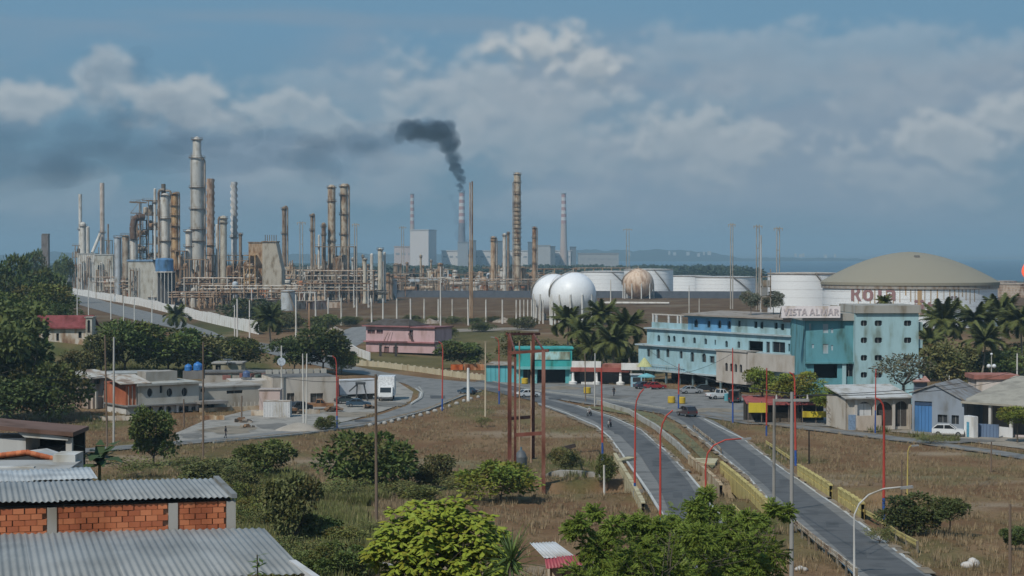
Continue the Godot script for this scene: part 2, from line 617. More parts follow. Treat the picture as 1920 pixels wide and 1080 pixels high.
func make_roads() -> void:
	var asphalt := mat(0.175, 0.170, 0.160, "blot", 0.85)
	var worn := mat(0.185, 0.18, 0.17, "blot", 0.9)
	var pale := mat(0.27, 0.25, 0.22, "blot", 0.95)
	var paint := mat(0.5, 0.5, 0.47, "grain", 0.8)
	# forecourts and lots
	patch("lot", [[330, 836], [400, 826], [567, 803], [650, 790], [720, 770], [770, 752], [775, 735], [740, 712], [640, 712], [520, 755], [380, 790], [330, 812]], 0.03, pale)
	patch("forecourt", [[905, 722], [1000, 737], [1150, 757], [1290, 777], [1400, 795], [1560, 800], [1560, 768], [1420, 742], [1200, 725], [1075, 716], [910, 712]], 0.03, worn)
	patch("forecourt", [[1560, 800], [1700, 812], [1920, 842], [2100, 862], [2100, 826], [1920, 818], [1715, 796], [1560, 778]], 0.03, mat(0.27, 0.235, 0.19, "blot"))
	# roads
	patch("road", [[-60, 866], [200, 846], [400, 829], [500, 820], [567, 813], [640, 804], [705, 793], [760, 780], [800, 769], [840, 753], [868, 741], [900, 731], [955, 738], [1000, 742], [1010, 760], [1062, 778], [1118, 802], [1143, 822], [1167, 857], [1199, 904], [1218, 932], [1250, 985], [1290, 1060], [1310, 1120],
		[1420, 1120], [1400, 1050], [1360, 980], [1318, 920], [1288, 884], [1252, 848], [1203, 806], [1150, 782], [1100, 766], [1082, 760], [1010, 742], [960, 730], [905, 716], [870, 716], [790, 708], [730, 700], [650, 684], [560, 656], [500, 645], [470, 640], [400, 622], [300, 590], [200, 566], [130, 544], [120, 532], [112, 520], [96, 506], [86, 506], [100, 524], [118, 548], [150, 572], [240, 597], [320, 614], [420, 642], [540, 672], [650, 698], [720, 708], [765, 722], [786, 735], [783, 748], [760, 762], [700, 782], [640, 793], [567, 804], [500, 812], [400, 822], [200, 838], [-60, 858]], 0.06, asphalt)
	patch("road", [[900, 716], [1000, 742], [1100, 758], [1190, 768], [1240, 776], [1285, 800], [1345, 850], [1400, 895], [1440, 940], [1500, 990], [1560, 1040], [1620, 1100], [1640, 1120], [1800, 1120], [1745, 1080], [1690, 1040], [1640, 1000], [1580, 955], [1500, 900], [1440, 858], [1395, 822], [1340, 790], [1300, 776], [1250, 768], [1150, 752], [1000, 733], [905, 712]], 0.075, asphalt)
	patch("road", [[1310, 778], [1420, 795], [1560, 812], [1720, 832], [1860, 852], [2100, 890], [2100, 880], [1860, 843], [1720, 823], [1560, 803], [1440, 789], [1330, 770]], 0.06, asphalt)
	patch("verge", [[1090, 763], [1200, 782], [1262, 815], [1300, 845], [1335, 880], [1345, 868], [1300, 826], [1262, 795], [1225, 776], [1160, 764]], 0.1, mat(0.13, 0.125, 0.055, "blot"), 4.0, true, false)
	patch("yard", [[596, 646], [625, 626], [660, 614], [705, 611], [690, 636], [655, 656], [628, 656]], 0.05, mat(0.20, 0.195, 0.185, "blot"), 12.0)
	patch("dirt_track", [[700, 624], [820, 618], [960, 614], [1010, 618], [1010, 622], [960, 619], [820, 624], [700, 631]], 0.05, mat(0.24, 0.20, 0.155, "blot"), 12.0, true, false)
	# painted edge lines
	var k := Kit.new()
	for e in [[[1010, 757], [1062, 775], [1118, 799], [1143, 820], [1167, 853], [1199, 898], [1218, 926], [1250, 978]], [[1082, 761], [1150, 783], [1203, 807], [1252, 849], [1287, 885], [1318, 922], [1358, 980]], [[1320, 786], [1395, 824], [1440, 860], [1500, 902], [1580, 957], [1640, 1002], [1690, 1041], [1740, 1078]], [[1285, 798], [1345, 847], [1400, 892], [1440, 936], [1500, 986], [1560, 1036], [1612, 1088]], [[778, 728], [790, 736], [787, 746], [770, 757]]]:
		band(k, e, 0.28, 0.09)
	struct("road_marking", k, paint)
	# bare soil and sand that drift over the lot and the road edges
	var r := RandomNumberGenerator.new()
	r.seed = 15
	for q in [[430, 806, 60, 9, 0], [520, 800, 40, 6, 1], [655, 778, 55, 7, 0], [730, 758, 35, 6, 1], [600, 770, 30, 4, 0], [360, 818, 30, 6, 1], [1140, 744, 60, 5, 1], [1340, 770, 60, 5, 0], [1050, 728, 40, 4, 0], [1640, 806, 60, 4, 0], [1800, 826, 70, 5, 1], [1480, 786, 50, 5, 0]]:
		var pl := []
		for i in 16:
			var a := TAU * i / 16
			var w := r.randf_range(0.6, 1.1)
			pl.append([q[0] + cos(a) * q[2] * w, q[1] + sin(a) * q[3] * w])
		patch("dirt_patch", pl, 0.052, mat(0.215, 0.18, 0.135, "blot") if q[4] == 0 else mat(0.15, 0.14, 0.125, "blot"), 4.0, true, false)
	var ds := Kit.new()
	for e in [[[1062, 780], [1118, 804], [1143, 826], [1166, 862]], [[1100, 765], [1150, 780], [1203, 804], [1252, 846], [1290, 886]], [[1400, 826], [1440, 857], [1500, 899], [1580, 953], [1640, 998], [1690, 1036], [1745, 1078]], [[1280, 797], [1340, 847], [1400, 896], [1440, 942], [1500, 992], [1560, 1042]], [[400, 828], [567, 811], [705, 791], [800, 767], [868, 740]], [[1330, 772], [1440, 790], [1560, 804], [1720, 824], [1860, 844]], [[1310, 777], [1420, 794], [1560, 811], [1720, 831], [1860, 851]]]:
		for i in e.size() - 1:
			for j in 7:
				var a := Vector2(e[i][0], e[i][1]).lerp(Vector2(e[i + 1][0], e[i + 1][1]), j / 7.0)
				var b := Vector2(e[i][0], e[i][1]).lerp(Vector2(e[i + 1][0], e[i + 1][1]), (j + r.randf_range(0.6, 1.3)) / 7.0)
				band(ds, [[a.x, a.y], [b.x, b.y]], r.randf_range(0.2, 0.9), 0.094 + 0.001 * j)
	struct("road_sand", ds, mat(0.225, 0.175, 0.12, "blot"))
	# patched asphalt and oil stains
	var pk := Kit.new()
	for q in [[1230, 870, 7, 5], [1160, 812, 9, 3], [1470, 905, 9, 5], [1560, 985, 12, 6], [1350, 830, 8, 3], [1610, 1040, 14, 8], [1270, 930, 9, 6], [820, 745, 14, 3], [680, 790, 16, 2], [1040, 748, 12, 2], [1515, 966, 18, 2], [1410, 868, 5, 7]]:
		var p := []
		for e in [[-1, -1], [1, -0.8], [1.1, 1], [-0.9, 0.9]]:
			p.append(G(q[0] + e[0] * q[2], q[1] + e[1] * q[3]))
			p[-1].y = H0(p[-1].x, p[-1].z) + 0.091
		pk.quad(p[0], p[1], p[2], p[3])
	struct("road_patch", pk, mat(0.07, 0.07, 0.07, "blot", 0.8))
	# the tyre-darkened middle of each lane
	var tw := Kit.new()
	for e in [[[900, 727], [1000, 748], [1062, 764], [1130, 788], [1185, 818], [1225, 855], [1262, 905], [1290, 960], [1330, 1040]], [[905, 714], [1000, 737], [1150, 759], [1245, 772], [1290, 784], [1345, 818], [1400, 860], [1460, 908], [1520, 956], [1600, 1020], [1690, 1088]]]:
		band(tw, e, 3.4, 0.088)
	struct("road_wear", tw, mat(0.092, 0.091, 0.090, "blot", 0.8))
	# kerbs
	var kb := Kit.new()
	for e in [[[400, 831], [567, 815], [705, 796], [800, 771], [868, 743], [902, 734]], [[770, 760], [790, 748], [793, 737], [785, 726]], [[905, 712], [1000, 732], [1150, 751], [1250, 767]]]:
		band(kb, e, 0.3, 0.0, 0.22)
	struct("kerb", kb, mat(0.3, 0.3, 0.28))
	# guide wall between the ramps
	var bw := Kit.new()
	band(bw, [[1120, 758], [1180, 776], [1230, 806], [1268, 838], [1292, 862]], 0.35, 0.0, 0.85)
	single("median_wall", bw, mat(0.36, 0.35, 0.32, "stain"), "low pale concrete wall along the grass strip between the two ramps", "wall")

func make_grass() -> void:
	# short dry and green tufts on the slope and round the roads; nobody could count them
	var kinds := []
	for v in 3:
		var k := Kit.new()
		for i in 12:
			var a := rng.randf() * TAU
			var q := Vector3(cos(a), 0, sin(a)) * rng.randf_range(0.02, 0.3)
			var s := Vector3(-sin(a), 0, cos(a)) * 0.035
			k.col = Color.WHITE * rng.randf_range(0.7, 1.1)
			var tip := q * 1.6 + Vector3(rng.randf_range(-0.1, 0.1), rng.randf_range(0.3, 0.75), rng.randf_range(-0.1, 0.1))
			k.tri(q - s, q + s, tip)
		kinds.append(k.done())
	var lists := [[], [], []]
	for i in 125000:
		var d := 92.0 + (290.0 if i < 90000 else 110.0) * pow(rng.randf(), 0.75)
		var px := rng.randf_range(-60, 1980) if i < 90000 else rng.randf_range(400, 790)
		var x := (px - 960) / F * d
		var p := Vector2(x, -d)
		var hit := false
		for s in sheets:
			if Geometry2D.is_point_in_polygon(p, s):
				hit = true
				break
		if hit:
			continue
		var c := soil(x, -d)
		var green := c.g > c.r * 0.92
		if not green and rng.randf() < 0.66:
			continue
		if blotch.get_noise_2d(x * 4, d * 4) < -0.25:
			continue
		var h := rng.randf_range(0.5, 1.35) * (1.35 if green else 0.75)
		var y := H(x, -d) - 0.12
		lists[i % 3].append([Transform3D(Basis(Vector3.UP, rng.randf() * TAU).scaled(Vector3(h * 1.3, h, h * 1.3)), Vector3(x, y, -d)), (Color(0.16, 0.175, 0.058) if rng.randf() < 0.6 else Color(0.21, 0.19, 0.085)) if green else Color(0.30, 0.225, 0.135)])
	for v in 3:
		var mm := MultiMesh.new()
		mm.transform_format = MultiMesh.TRANSFORM_3D
		mm.use_colors = true
		mm.mesh = kinds[v]
		mm.instance_count = lists[v].size()
		for i in lists[v].size():
			mm.set_instance_transform(i, lists[v][i][0])
			mm.set_instance_color(i, lists[v][i][1] * rng.randf_range(0.75, 1.2))
		var o := MultiMeshInstance3D.new()
		o.name = numbered("grass")
		o.multimesh = mm
		var m := leafy(1, 1, 1).duplicate()
		m.backlight_enabled = false
		o.material_override = m
		add_child(o)
		tag(o, "patchy dry and green grass tufts on the slope and road verges", "grass", "", "stuff")

# ---------------------------------------------------------------- plants
var crowns: Array = []        # leafy crowns about 1 m in radius, shared by the trees
var thin_crowns: Array = []
var fronds: Array = []

func leaf(k: Kit, o: Vector3, dir: Vector3, side: Vector3, l: float, w: float) -> void:
	var m := o + dir * l * 0.5
	k.quad(o, m + side * w, o + dir * l, m - side * w)

func crown(sd: int, lobes: int, leaves: int, size: float, hollow := 0.55, flat := 1.0) -> ArrayMesh:
	var r := RandomNumberGenerator.new()
	r.seed = sd
	var k := Kit.new()
	var cs := []
	for i in lobes:
		var a := TAU * (i + r.randf() * 0.8) / lobes * 2.4
		var h := r.randf_range(-0.65, 0.8)
		var rad := sqrt(maxf(0.05, 1 - h * h)) * r.randf_range(0.3, 0.9)
		cs.append([Vector3(cos(a) * rad, h * 0.72 * flat, sin(a) * rad), r.randf_range(0.18, 0.5), r.randf_range(0.55, 1.4), r.randf_range(-0.2, 0.35)])
	for i in leaves:
		var c: Array = cs[r.randi() % lobes]
		var n := Vector3(r.randfn(), r.randfn(), r.randfn()).normalized()
		if n.y < -0.5 and r.randf() < 0.6:
			n.y = -n.y
		var p: Vector3 = c[0] + n * c[1] * (hollow + (1.04 - hollow) * sqrt(r.randf())) * Vector3(1, 0.85, 1)
		var out := (n + Vector3(r.randfn(), r.randfn() - 0.2, r.randfn()) * 0.6).normalized()
		var side := out.cross(Vector3(r.randfn(), r.randfn(), r.randfn())).normalized()
		var b: float = c[2] * r.randf_range(0.7, 1.3)
		k.col = Color(b * (1 + c[3] + r.randf_range(-0.1, 0.15)), b, b * r.randf_range(0.7, 1.1))
		leaf(k, p, out, side, size * r.randf_range(0.5, 1.5), size * r.randf_range(0.18, 0.38))
	return k.done()

func limbs(k: Kit, r: RandomNumberGenerator, h: float, cr: Vector3, cy: float, tr: float, n: int) -> void:
	var fork := Vector3(r.randf_range(-0.2, 0.2), maxf(cy - cr.y * 0.75, h * 0.15), r.randf_range(-0.2, 0.2))
	k.cyl(Vector3(0, -1.2, 0), fork, tr * 1.25, tr * 0.8, 8, false)
	for i in n:
		var a := TAU * (i + r.randf() * 0.7) / n
		var e := Vector3(cos(a) * cr.x * r.randf_range(0.35, 0.75), cy + cr.y * r.randf_range(-0.15, 0.55), sin(a) * cr.z * r.randf_range(0.35, 0.75))
		var m := fork.lerp(e, 0.5) + Vector3(cos(a) * cr.x * 0.12, -cr.y * 0.06, sin(a) * cr.z * 0.12)
		k.cyl(fork, m, tr * 0.6, tr * 0.4, 6, false)
		k.cyl(m, e, tr * 0.4, tr * 0.12, 5, false)
		for j in 3:
			var t := e + Vector3(r.randf_range(-1, 1) * cr.x, r.randf_range(0.1, 0.9) * cr.y, r.randf_range(-1, 1) * cr.z) * 0.42
			k.cyl(e.lerp(m, j * 0.25), t, tr * 0.12, tr * 0.04, 4, false)

# a tree or bush seen at (px, py of its foot) whose crown reaches up to ytop, w pixels wide
func tree(label: String, px: float, ybase: float, ytop: float, w: float, kind: int, tint: StandardMaterial3D, category := "tree", group := "", far := 0.0, crown_from := 0.3, thin := false) -> Node3D:
	var g := ground_at(px, far) if far > 0 else G(px, ybase, false)
	var d := -g.z
	var h := at(px, ytop, d).y - g.y
	var r := RandomNumberGenerator.new()
	r.seed = int(px * 7 + ybase * 13)
	var o := thing("tree" if category == "tree" else category.replace(" ", "_"), label, category, g, 0, group)
	var cr := Vector3(w * 0.5 * d / F, h * (1.0 - crown_from) * 0.5, 0)
	cr.z = cr.x * 0.9
	var cy := h - cr.y
	var k := Kit.new()
	limbs(k, r, h, cr, cy, clampf(h * 0.022, 0.05, 0.35), 5 if category == "tree" else 4)
	part(o, "trunk" if category == "tree" else "stem", k, mat(0.10, 0.08, 0.06, "grain"))
	if not thin and tint.albedo_color.g < 0.55:
		var l := tint.albedo_color.srgb_to_linear()
		var tone := [0.88, 1.0, 1.14][r.randi() % 3] as float
		tint = leafy(snappedf(l.r * tone * [1.0, 1.12][r.randi() % 2], 0.001), snappedf(l.g * tone, 0.001), snappedf(l.b * tone, 0.001))
	var c := part(o, "crown", (thin_crowns if thin else crowns)[kind % (thin_crowns.size() if thin else crowns.size())], tint)
	c.position = Vector3(0, cy, 0)
	c.rotation.y = r.randf() * TAU
	c.scale = cr * Vector3(1.02, 1.1, 1.02)
	return o

func make_fronds() -> void:
	for v in 4:
		var k := Kit.new()
		var r := RandomNumberGenerator.new()
		r.seed = 40 + v
		var droop := [0.35, 0.75, 1.15, 1.6][v] as float
		var p := Vector3.ZERO
		var a := 0.75 - droop * 0.25
		var n := 20
		for i in n:
			var q := p + Vector3(0, sin(a), cos(a)) / n
			k.col = Color(1.25, 1.2, 0.9)
			k.cyl(p, q, 0.012, 0.009, 3, false)
			var t := float(i) / n
			var l := 0.34 * sin(PI * (0.12 + 0.85 * t)) + 0.04
			for s in [-1.0, 1.0]:
				for j in 2:
					var dir := (Vector3(s, r.randf_range(-0.75, -0.25), 0.55 + t) ).normalized()
					var b := r.randf_range(0.65, 1.25)
					k.col = Color(b * 1.05, b, b * 0.8)
					var w := Vector3(0, -sin(a), -cos(a)) * -0.036
					var e := p.lerp(q, j * 0.5)
					k.tri(e - w, e + w, e + dir * l * r.randf_range(0.85, 1.1))
			p = q
			a -= droop / n * 1.5
		fronds.append(k.done())

func palm(label: String, px: float, ybase: float, ycrown: float, wpx: float, far: float, lean := 0.0, group := "", tint: Material = null, stand := NAN) -> Node3D:
	var g := ground_at(px, far) if far > 0 else G(px, ybase, false)
	if not is_nan(stand):
		g.y = stand
	var d := -g.z
	var h := at(px, ycrown, d).y - g.y
	var r := RandomNumberGenerator.new()
	r.seed = int(px * 3 + ycrown)
	var o := thing("palm_tree", label, "palm tree", g, 0, group)
	var k := Kit.new()
	var top := Vector3.ZERO
	var p := Vector3(-lean * h, -0.5, 0)
	for i in 6:
		var t := (i + 1) / 6.0
		var q := Vector3(-lean * h * pow(1 - t, 2), h * t, 0)
		k.cyl(p, q, lerpf(0.26, 0.14, t - 0.16), lerpf(0.26, 0.14, t), 7, false)
		p = q
	top = p
	part(o, "trunk", k, mat(0.24, 0.21, 0.17, "grain"))
	var l := wpx * 0.63 * d / F
	var n := 30
	for i in n:
		var f := part(o, "frond", fronds[clampi(int(4.0 * i / n + r.randf_range(-0.5, 0.5)), 0, 3)], tint if tint else leafy(0.115, 0.132, 0.046))
		f.position = top
		f.rotation = Vector3(-0.5 + 0.8 * i / n + r.randf_range(-0.15, 0.15), i * 2.4 + r.randf_range(-0.3, 0.3), 0)
		f.scale = Vector3.ONE * l * r.randf_range(0.85, 1.12)
	return o

func make_foliage() -> void:
	for i in 5:
		crowns.append(crown(100 + i, 19 + i * 3, 5200, 0.12))
	for i in 2:
		thin_crowns.append(crown(200 + i, 20, 1500, 0.10, 0.2))
	make_fronds()

func make_plants() -> void:
	var dark := leafy(0.084, 0.116, 0.040)
	var mid := leafy(0.115, 0.152, 0.046)
	var olive := leafy(0.135, 0.148, 0.058)
	var lime := leafy(0.20, 0.25, 0.045)
	# the wooded left edge
	for t in [["huge dark shade tree at the left edge behind the carport", 14, 795, 586, 215, 0, dark, 288.0], ["dense dark tree at the right foot of the huge shade tree", 92, 800, 672, 140, 2, dark, 284.0], ["dark undergrowth below the huge shade tree", 20, 800, 700, 150, 4, dark, 282.0], ["dark leafy tree cut by the left edge above the huge shade tree", -20, 700, 560, 200, 1, dark, 330.0], ["round domed green tree beside the bend of the white wall", 82, 650, 527, 108, 2, mid, 470.0],
			["tall dark tree at the far left edge below the horizon", 15, 640, 476, 110, 3, dark, 520.0], ["dark flat-topped tree just above the round domed tree", 72, 600, 497, 120, 4, dark, 560.0], ["green tree standing over the left end of the red roof", 12, 640, 545, 110, 1, mid, 412.0], ["small dark tree left of the hazy brick tower", 62, 520, 462, 60, 2, dark, 900.0], ["low tree just right of the hazy brick tower on the left", 118, 530, 478, 44, 0, mid, 1000.0],
			["shaded tree under the domed tree beside the red roof", 122, 640, 568, 60, 3, dark, 430.0]]:
		tree(t[0], t[1], t[2], t[3], t[4], t[5], t[6], "tree", "", t[7], 0.03)
	# the hedge of trees between the settlement and the main road
	for t in [["leftmost olive green tree of the belt right of the red roof", 190, 705, 622, 100, 0, olive], ["tall rounded tree of the green belt behind the white house", 235, 704, 596, 140, 1, mid], ["broad tree below the small palm in the green belt", 315, 702, 606, 150, 2, mid], ["tree above the blue roof tanks in the green belt", 385, 700, 622, 130, 3, olive], ["low tree of the green belt left of the tall palm", 448, 696, 630, 110, 4, mid],
			["dark tree right of the tall palm above the pale yard wall", 552, 698, 632, 100, 0, dark], ["large dark tree at the end of the white barrier wall", 605, 700, 610, 125, 1, dark], ["small tree at the right end of the green belt", 640, 702, 648, 60, 2, mid], ["low olive tree in front of the leftmost belt tree", 150, 720, 652, 80, 4, olive]]:
		tree(t[0], t[1], t[2], t[3], t[4], t[5], t[6], "tree", "", 0, 0.1)
	tree("dense round tree behind the right end of the white barrier wall", 468, 606, 556, 112, 2, dark, "tree", "", 690, 0.1)
	tree("small tree behind the tall palm by the pale poles", 540, 640, 585, 70, 3, olive, "tree", "", 640, 0.1)
	tree("dark shrubby tree left of the pink house", 605, 640, 588, 60, 1, mid, "tree", "", 600, 0.1)
	tree("wide green tree beside the teal shop", 868, 692, 638, 108, 0, mid, "tree", "", 0, 0.08)
	tree("green tree behind the teal shop left of the palm cluster", 985, 690, 622, 110, 3, olive, "tree", "", 440, 0.1)
	tree("low dark tree under the palm cluster", 1120, 690, 640, 130, 4, dark, "tree", "", 430, 0.05)
	tree("bushy tree between the palm cluster and the blue hotel", 1178, 700, 655, 60, 1, dark, "tree", "", 410, 0.05)
	# right of the hotel
	tree("broad olive tree right of the blue hotel", 1782, 740, 640, 120, 0, olive, "tree", "", 350, 0.1)
	tree("dark green tree under the right palms", 1868, 735, 655, 110, 1, dark, "tree", "", 400, 0.05)
	tree("dark tree at the right edge below the palms", 1925, 735, 640, 90, 2, mid, "tree", "", 420, 0.05)
	tree("tree behind the olive tree at the foot of the right palms", 1745, 725, 668, 60, 3, dark, "tree", "", 380, 0.05)
	tree("sparse grey leafless tree in front of the tower block", 1694, 792, 656, 118, 0, leafy(0.13, 0.13, 0.085), "tree", "", 0, 0.45, true)
	for t in [["bright green tree left of the tall pole by the food stall", 1428, 788, 690, 70, 0, lime], ["spreading bright green tree over the red stall roof", 1496, 792, 694, 100, 2, lime], ["low bright green tree at the right end of the food stall", 1552, 796, 724, 76, 3, lime], ["small bright green tree beside the arched building", 1592, 792, 740, 50, 4, lime], ["bright green shrubby tree cut by the right edge", 1908, 830, 762, 80, 1, lime]]:
		tree(t[0], t[1], t[2], t[3], t[4], t[5], t[6], "tree", "", 0, 0.45)
	var dk := Kit.new()
	var dr := RandomNumberGenerator.new()
	dr.seed = 31
	for i in 46:
		var a := dr.randf() * TAU
		var e := Vector3(cos(a) * dr.randf_range(0.6, 2.6), dr.randf_range(0.5, 3.6), sin(a) * 1.2)
		dk.cyl(Vector3(dr.randf_range(-0.5, 0.5), -0.2, 0), e, 0.07, 0.025, 4, false)
		dk.cyl(e * 0.6, e * 0.8 + Vector3(dr.randf_range(-1, 1), 0.9, 0), 0.035, 0.015, 4, false)
	single("dead_bush", dk, mat(0.30, 0.24, 0.19, "grain"), "leafless pale brown brush between the food stall and the arched building", "bush", G(1574, 800))
	# bushes on the slope
	for t in [["tall rounded green bush below the house with oval windows", 287, 872, 762, 108, 0, mid], ["round bush in the middle of the dry field", 492, 900, 822, 118, 1, mid], ["largest spreading bush behind the brown pole", 688, 922, 800, 190, 2, mid], ["pale thin bush right of the largest spreading bush", 812, 915, 850, 95, 3, olive], ["bushy thicket in front of the rusty steel frame", 935, 940, 862, 165, 4, lime],
			["tall weedy bush beside the brick house", 545, 1030, 880, 130, 0, olive], ["low bush in shade at the foot of the weedy bush", 600, 1020, 962, 90, 1, mid], ["rounded bush at the bottom left of the big-leaved tree", 640, 1090, 1012, 110, 2, mid], ["low wide thorny bush right of the right ramp", 1700, 1000, 925, 130, 3, dark], ["umbrella-shaped small bush on the dry field beyond the ramp", 1780, 1005, 930, 80, 4, dark], ["dark bush cut by the lower right edge", 1905, 1030, 985, 75, 0, dark],
			["sparse weed clump between the field bushes", 395, 905, 860, 120, 1, olive], ["low weeds beside the round field bush", 445, 925, 870, 80, 3, olive], ["small bush by the red and blue lamp post at the lot", 612, 806, 778, 46, 2, mid], ["little shrub on the verge by the billboard frame", 1060, 885, 838, 60, 1, olive], ["bush beside the left bridge end post", 1138, 905, 850, 45, 3, mid], ["small green shrub on the far right verge", 1620, 800, 782, 60, 2, olive]]:
		tree(t[0], t[1], t[2], t[3], t[4], t[5], t[6], "bush", "", 0, 0.0 if t[1] != 1780 else 0.3)
	for t in [["tall weeds at the right corner of the brick house", 465, 1000, 940, 90, 0], ["weedy growth below the house with oval windows", 255, 895, 855, 110, 1], ["weeds right of the tall rounded green bush", 345, 890, 850, 90, 0], ["tall weeds left of the weedy bush by the brick house", 505, 960, 905, 80, 1], ["tall weeds below the weedy bush", 560, 1075, 1000, 140, 0], ["low weeds before the largest spreading bush", 640, 938, 895, 110, 1], ["weeds at the foot of the brown wooden pole", 740, 932, 900, 110, 0], ["weeds left of the thicket by the steel frame", 860, 930, 888, 90, 1], ["weeds in the corner under the grey roof", 520, 1050, 1005, 70, 1], ["weeds behind the big-leaved tree", 690, 1010, 975, 70, 0],
			["weeds at the near bridge parapet of the right ramp", 1432, 1000, 960, 60, 1], ["weeds on the verge beside the yellow rail", 1650, 1020, 985, 70, 0], ["scrub right of the white warehouse yard", 1745, 832, 815, 70, 1], ["low scrub left of the rusty steel frame", 905, 800, 780, 40, 0]]:
		tree(t[0], t[1], t[2], t[3], t[4], t[5], leafy(0.17, 0.185, 0.065), "weed clump", "", 0, 0.0, true)
	for t in [["tree behind the second right palm", 1812, 735, 660, 90, 3, dark, 385.0], ["tree behind the tall right palm", 1895, 735, 665, 90, 4, mid, 380.0], ["low tree under the leftmost palms", 1060, 700, 645, 70, 2, dark, 425.0]]:
		tree(t[0], t[1], t[2], t[3], t[4], t[5], t[6], "tree", "", t[7], 0.05)
	# palms
	palm("small palm on the road verge above the green belt", 330, 640, 592, 48, 600, 0.05)
	palm("tall dark palm beside the pale utility poles", 505, 690, 598, 62, 470, -0.05, "", leafy(0.075, 0.092, 0.036))
	for t in [["leftmost palm below the white spheres", 1066, 604, 66, 410, 0.06], ["palm under the front white sphere", 1092, 622, 60, 400, 0.0], ["tallest palm right of the white spheres", 1130, 590, 66, 415, -0.03], ["palm with yellowing fronds beside the hotel", 1152, 640, 74, 385, 0.08], ["palm arching towards the hotel terrace", 1176, 612, 74, 400, -0.1], ["low palm behind the white arcade shop", 1110, 652, 60, 395, 0.1],
			["palm in front of the dome-roofed tank beside the tower block", 1768, 602, 84, 390, 0.05], ["second palm from the tower block", 1828, 600, 82, 395, -0.04], ["tall palm at the right end of the dome-roofed tank", 1878, 588, 74, 420, 0.03], ["palm cut by the right edge of the view", 1915, 602, 80, 400, -0.06], ["shorter palm between the right palms", 1848, 640, 76, 380, 0.1], ["low palm beside the tower block balconies", 1746, 640, 60, 385, -0.06]]:
		palm(t[0], t[1], 720, t[2], t[3], t[4], t[5])
	# scrub along the fence posts and in the yard before the plant
	for i in 22:
		var px := 596.0 + i * 19.0 + rng.randf_range(-7, 7)
		tree("low yellowish shrub along the foot of the pale post row", px, 605 + rng.randf_range(-2, 8), 594 + rng.randf_range(-3, 5), rng.randf_range(16, 34), i, leafy(0.155, 0.165, 0.055) if i % 3 else leafy(0.10, 0.125, 0.045), "shrub", "shrubs along the pale post row", 0, 0.0, i % 2 == 0)
	for t in [["olive bushes left of the rusty pole in the yard", 520, 622, 590, 60, 0], ["green bush at the left of the pink house wall", 655, 612, 592, 44, 1], ["yellow green bush right of the tight pipe posts", 985, 618, 592, 50, 2], ["scrubby bush before the two tall masts", 905, 622, 602, 50, 3], ["bush right of the pink house", 838, 636, 612, 44, 4], ["bush behind the pink house roof", 775, 606, 590, 40, 0], ["scrub at the bend of the main road", 425, 650, 630, 60, 2], ["dark bush by the curved white wall", 622, 655, 628, 46, 3]]:
		tree(t[0], t[1], t[2], t[3], t[4], t[5], leafy(0.115, 0.132, 0.046), "shrub", "", 0, 0.0)
	for t in [["bright scrub at the right corner of the lower roof", 590, 1085, 1030, 100, 1], ["bright green weeds before the brick house corner", 480, 985, 930, 80, 2], ["bright weeds below the round field bush", 500, 945, 905, 90, 3], ["bright scrub in the dip below the brown pole", 640, 1030, 985, 100, 4], ["bright weeds left of the big-leaved tree", 670, 1075, 1035, 70, 0], ["bright scrub right of the tall rounded bush", 375, 905, 875, 80, 1], ["light scrub beside the brick house gable", 450, 960, 900, 60, 2], ["light scrub below the pale thin bush", 790, 940, 908, 90, 3]]:
		tree(t[0], t[1], t[2], t[3], t[4], t[5], leafy(0.145, 0.175, 0.055), "weed clump", "", 0, 0.0)
	make_near_plants()
	# the far wood along the bay
	var mm := MultiMesh.new()
	mm.transform_format = MultiMesh.TRANSFORM_3D
	mm.mesh = crown(301, 9, 700, 0.3)
	var at_list := []
	for i in 900:
		var px := rng.randf_range(-250, 1420)
		var d := rng.randf_range(2100, 2900)
		if d > coast(px) * 0.97 or (px < 700 and rng.randf() < 0.3):
			continue
		var p := ground_at(px, d)
		var s := rng.randf_range(9, 15)
		at_list.append(Transform3D(Basis(Vector3.UP, rng.randf() * TAU).scaled(Vector3(s * 1.4, s * 0.7, s)), p + Vector3(0, s * 0.25, 0)))
	for i in 60:
		var px := rng.randf_range(1310, 1400)
		var p := ground_at(px, rng.randf_range(1950, 2200))
		var s := rng.randf_range(6, 9) * 1.4
		at_list.append(Transform3D(Basis(Vector3.UP, rng.randf() * TAU).scaled(Vector3(s, s * 0.6, s)), p + Vector3(0, s * 0.3, 0)))
	mm.instance_count = at_list.size()
	for i in at_list.size():
		mm.set_instance_transform(i, at_list[i])
	var o := MultiMeshInstance3D.new()
	o.name = numbered("distant_woodland")
	o.multimesh = mm
	o.material_override = leafy(0.05, 0.07, 0.036)
	add_child(o)
	tag(o, "dark band of far-off woodland before the power station and the bay", "woodland", "", "stuff")

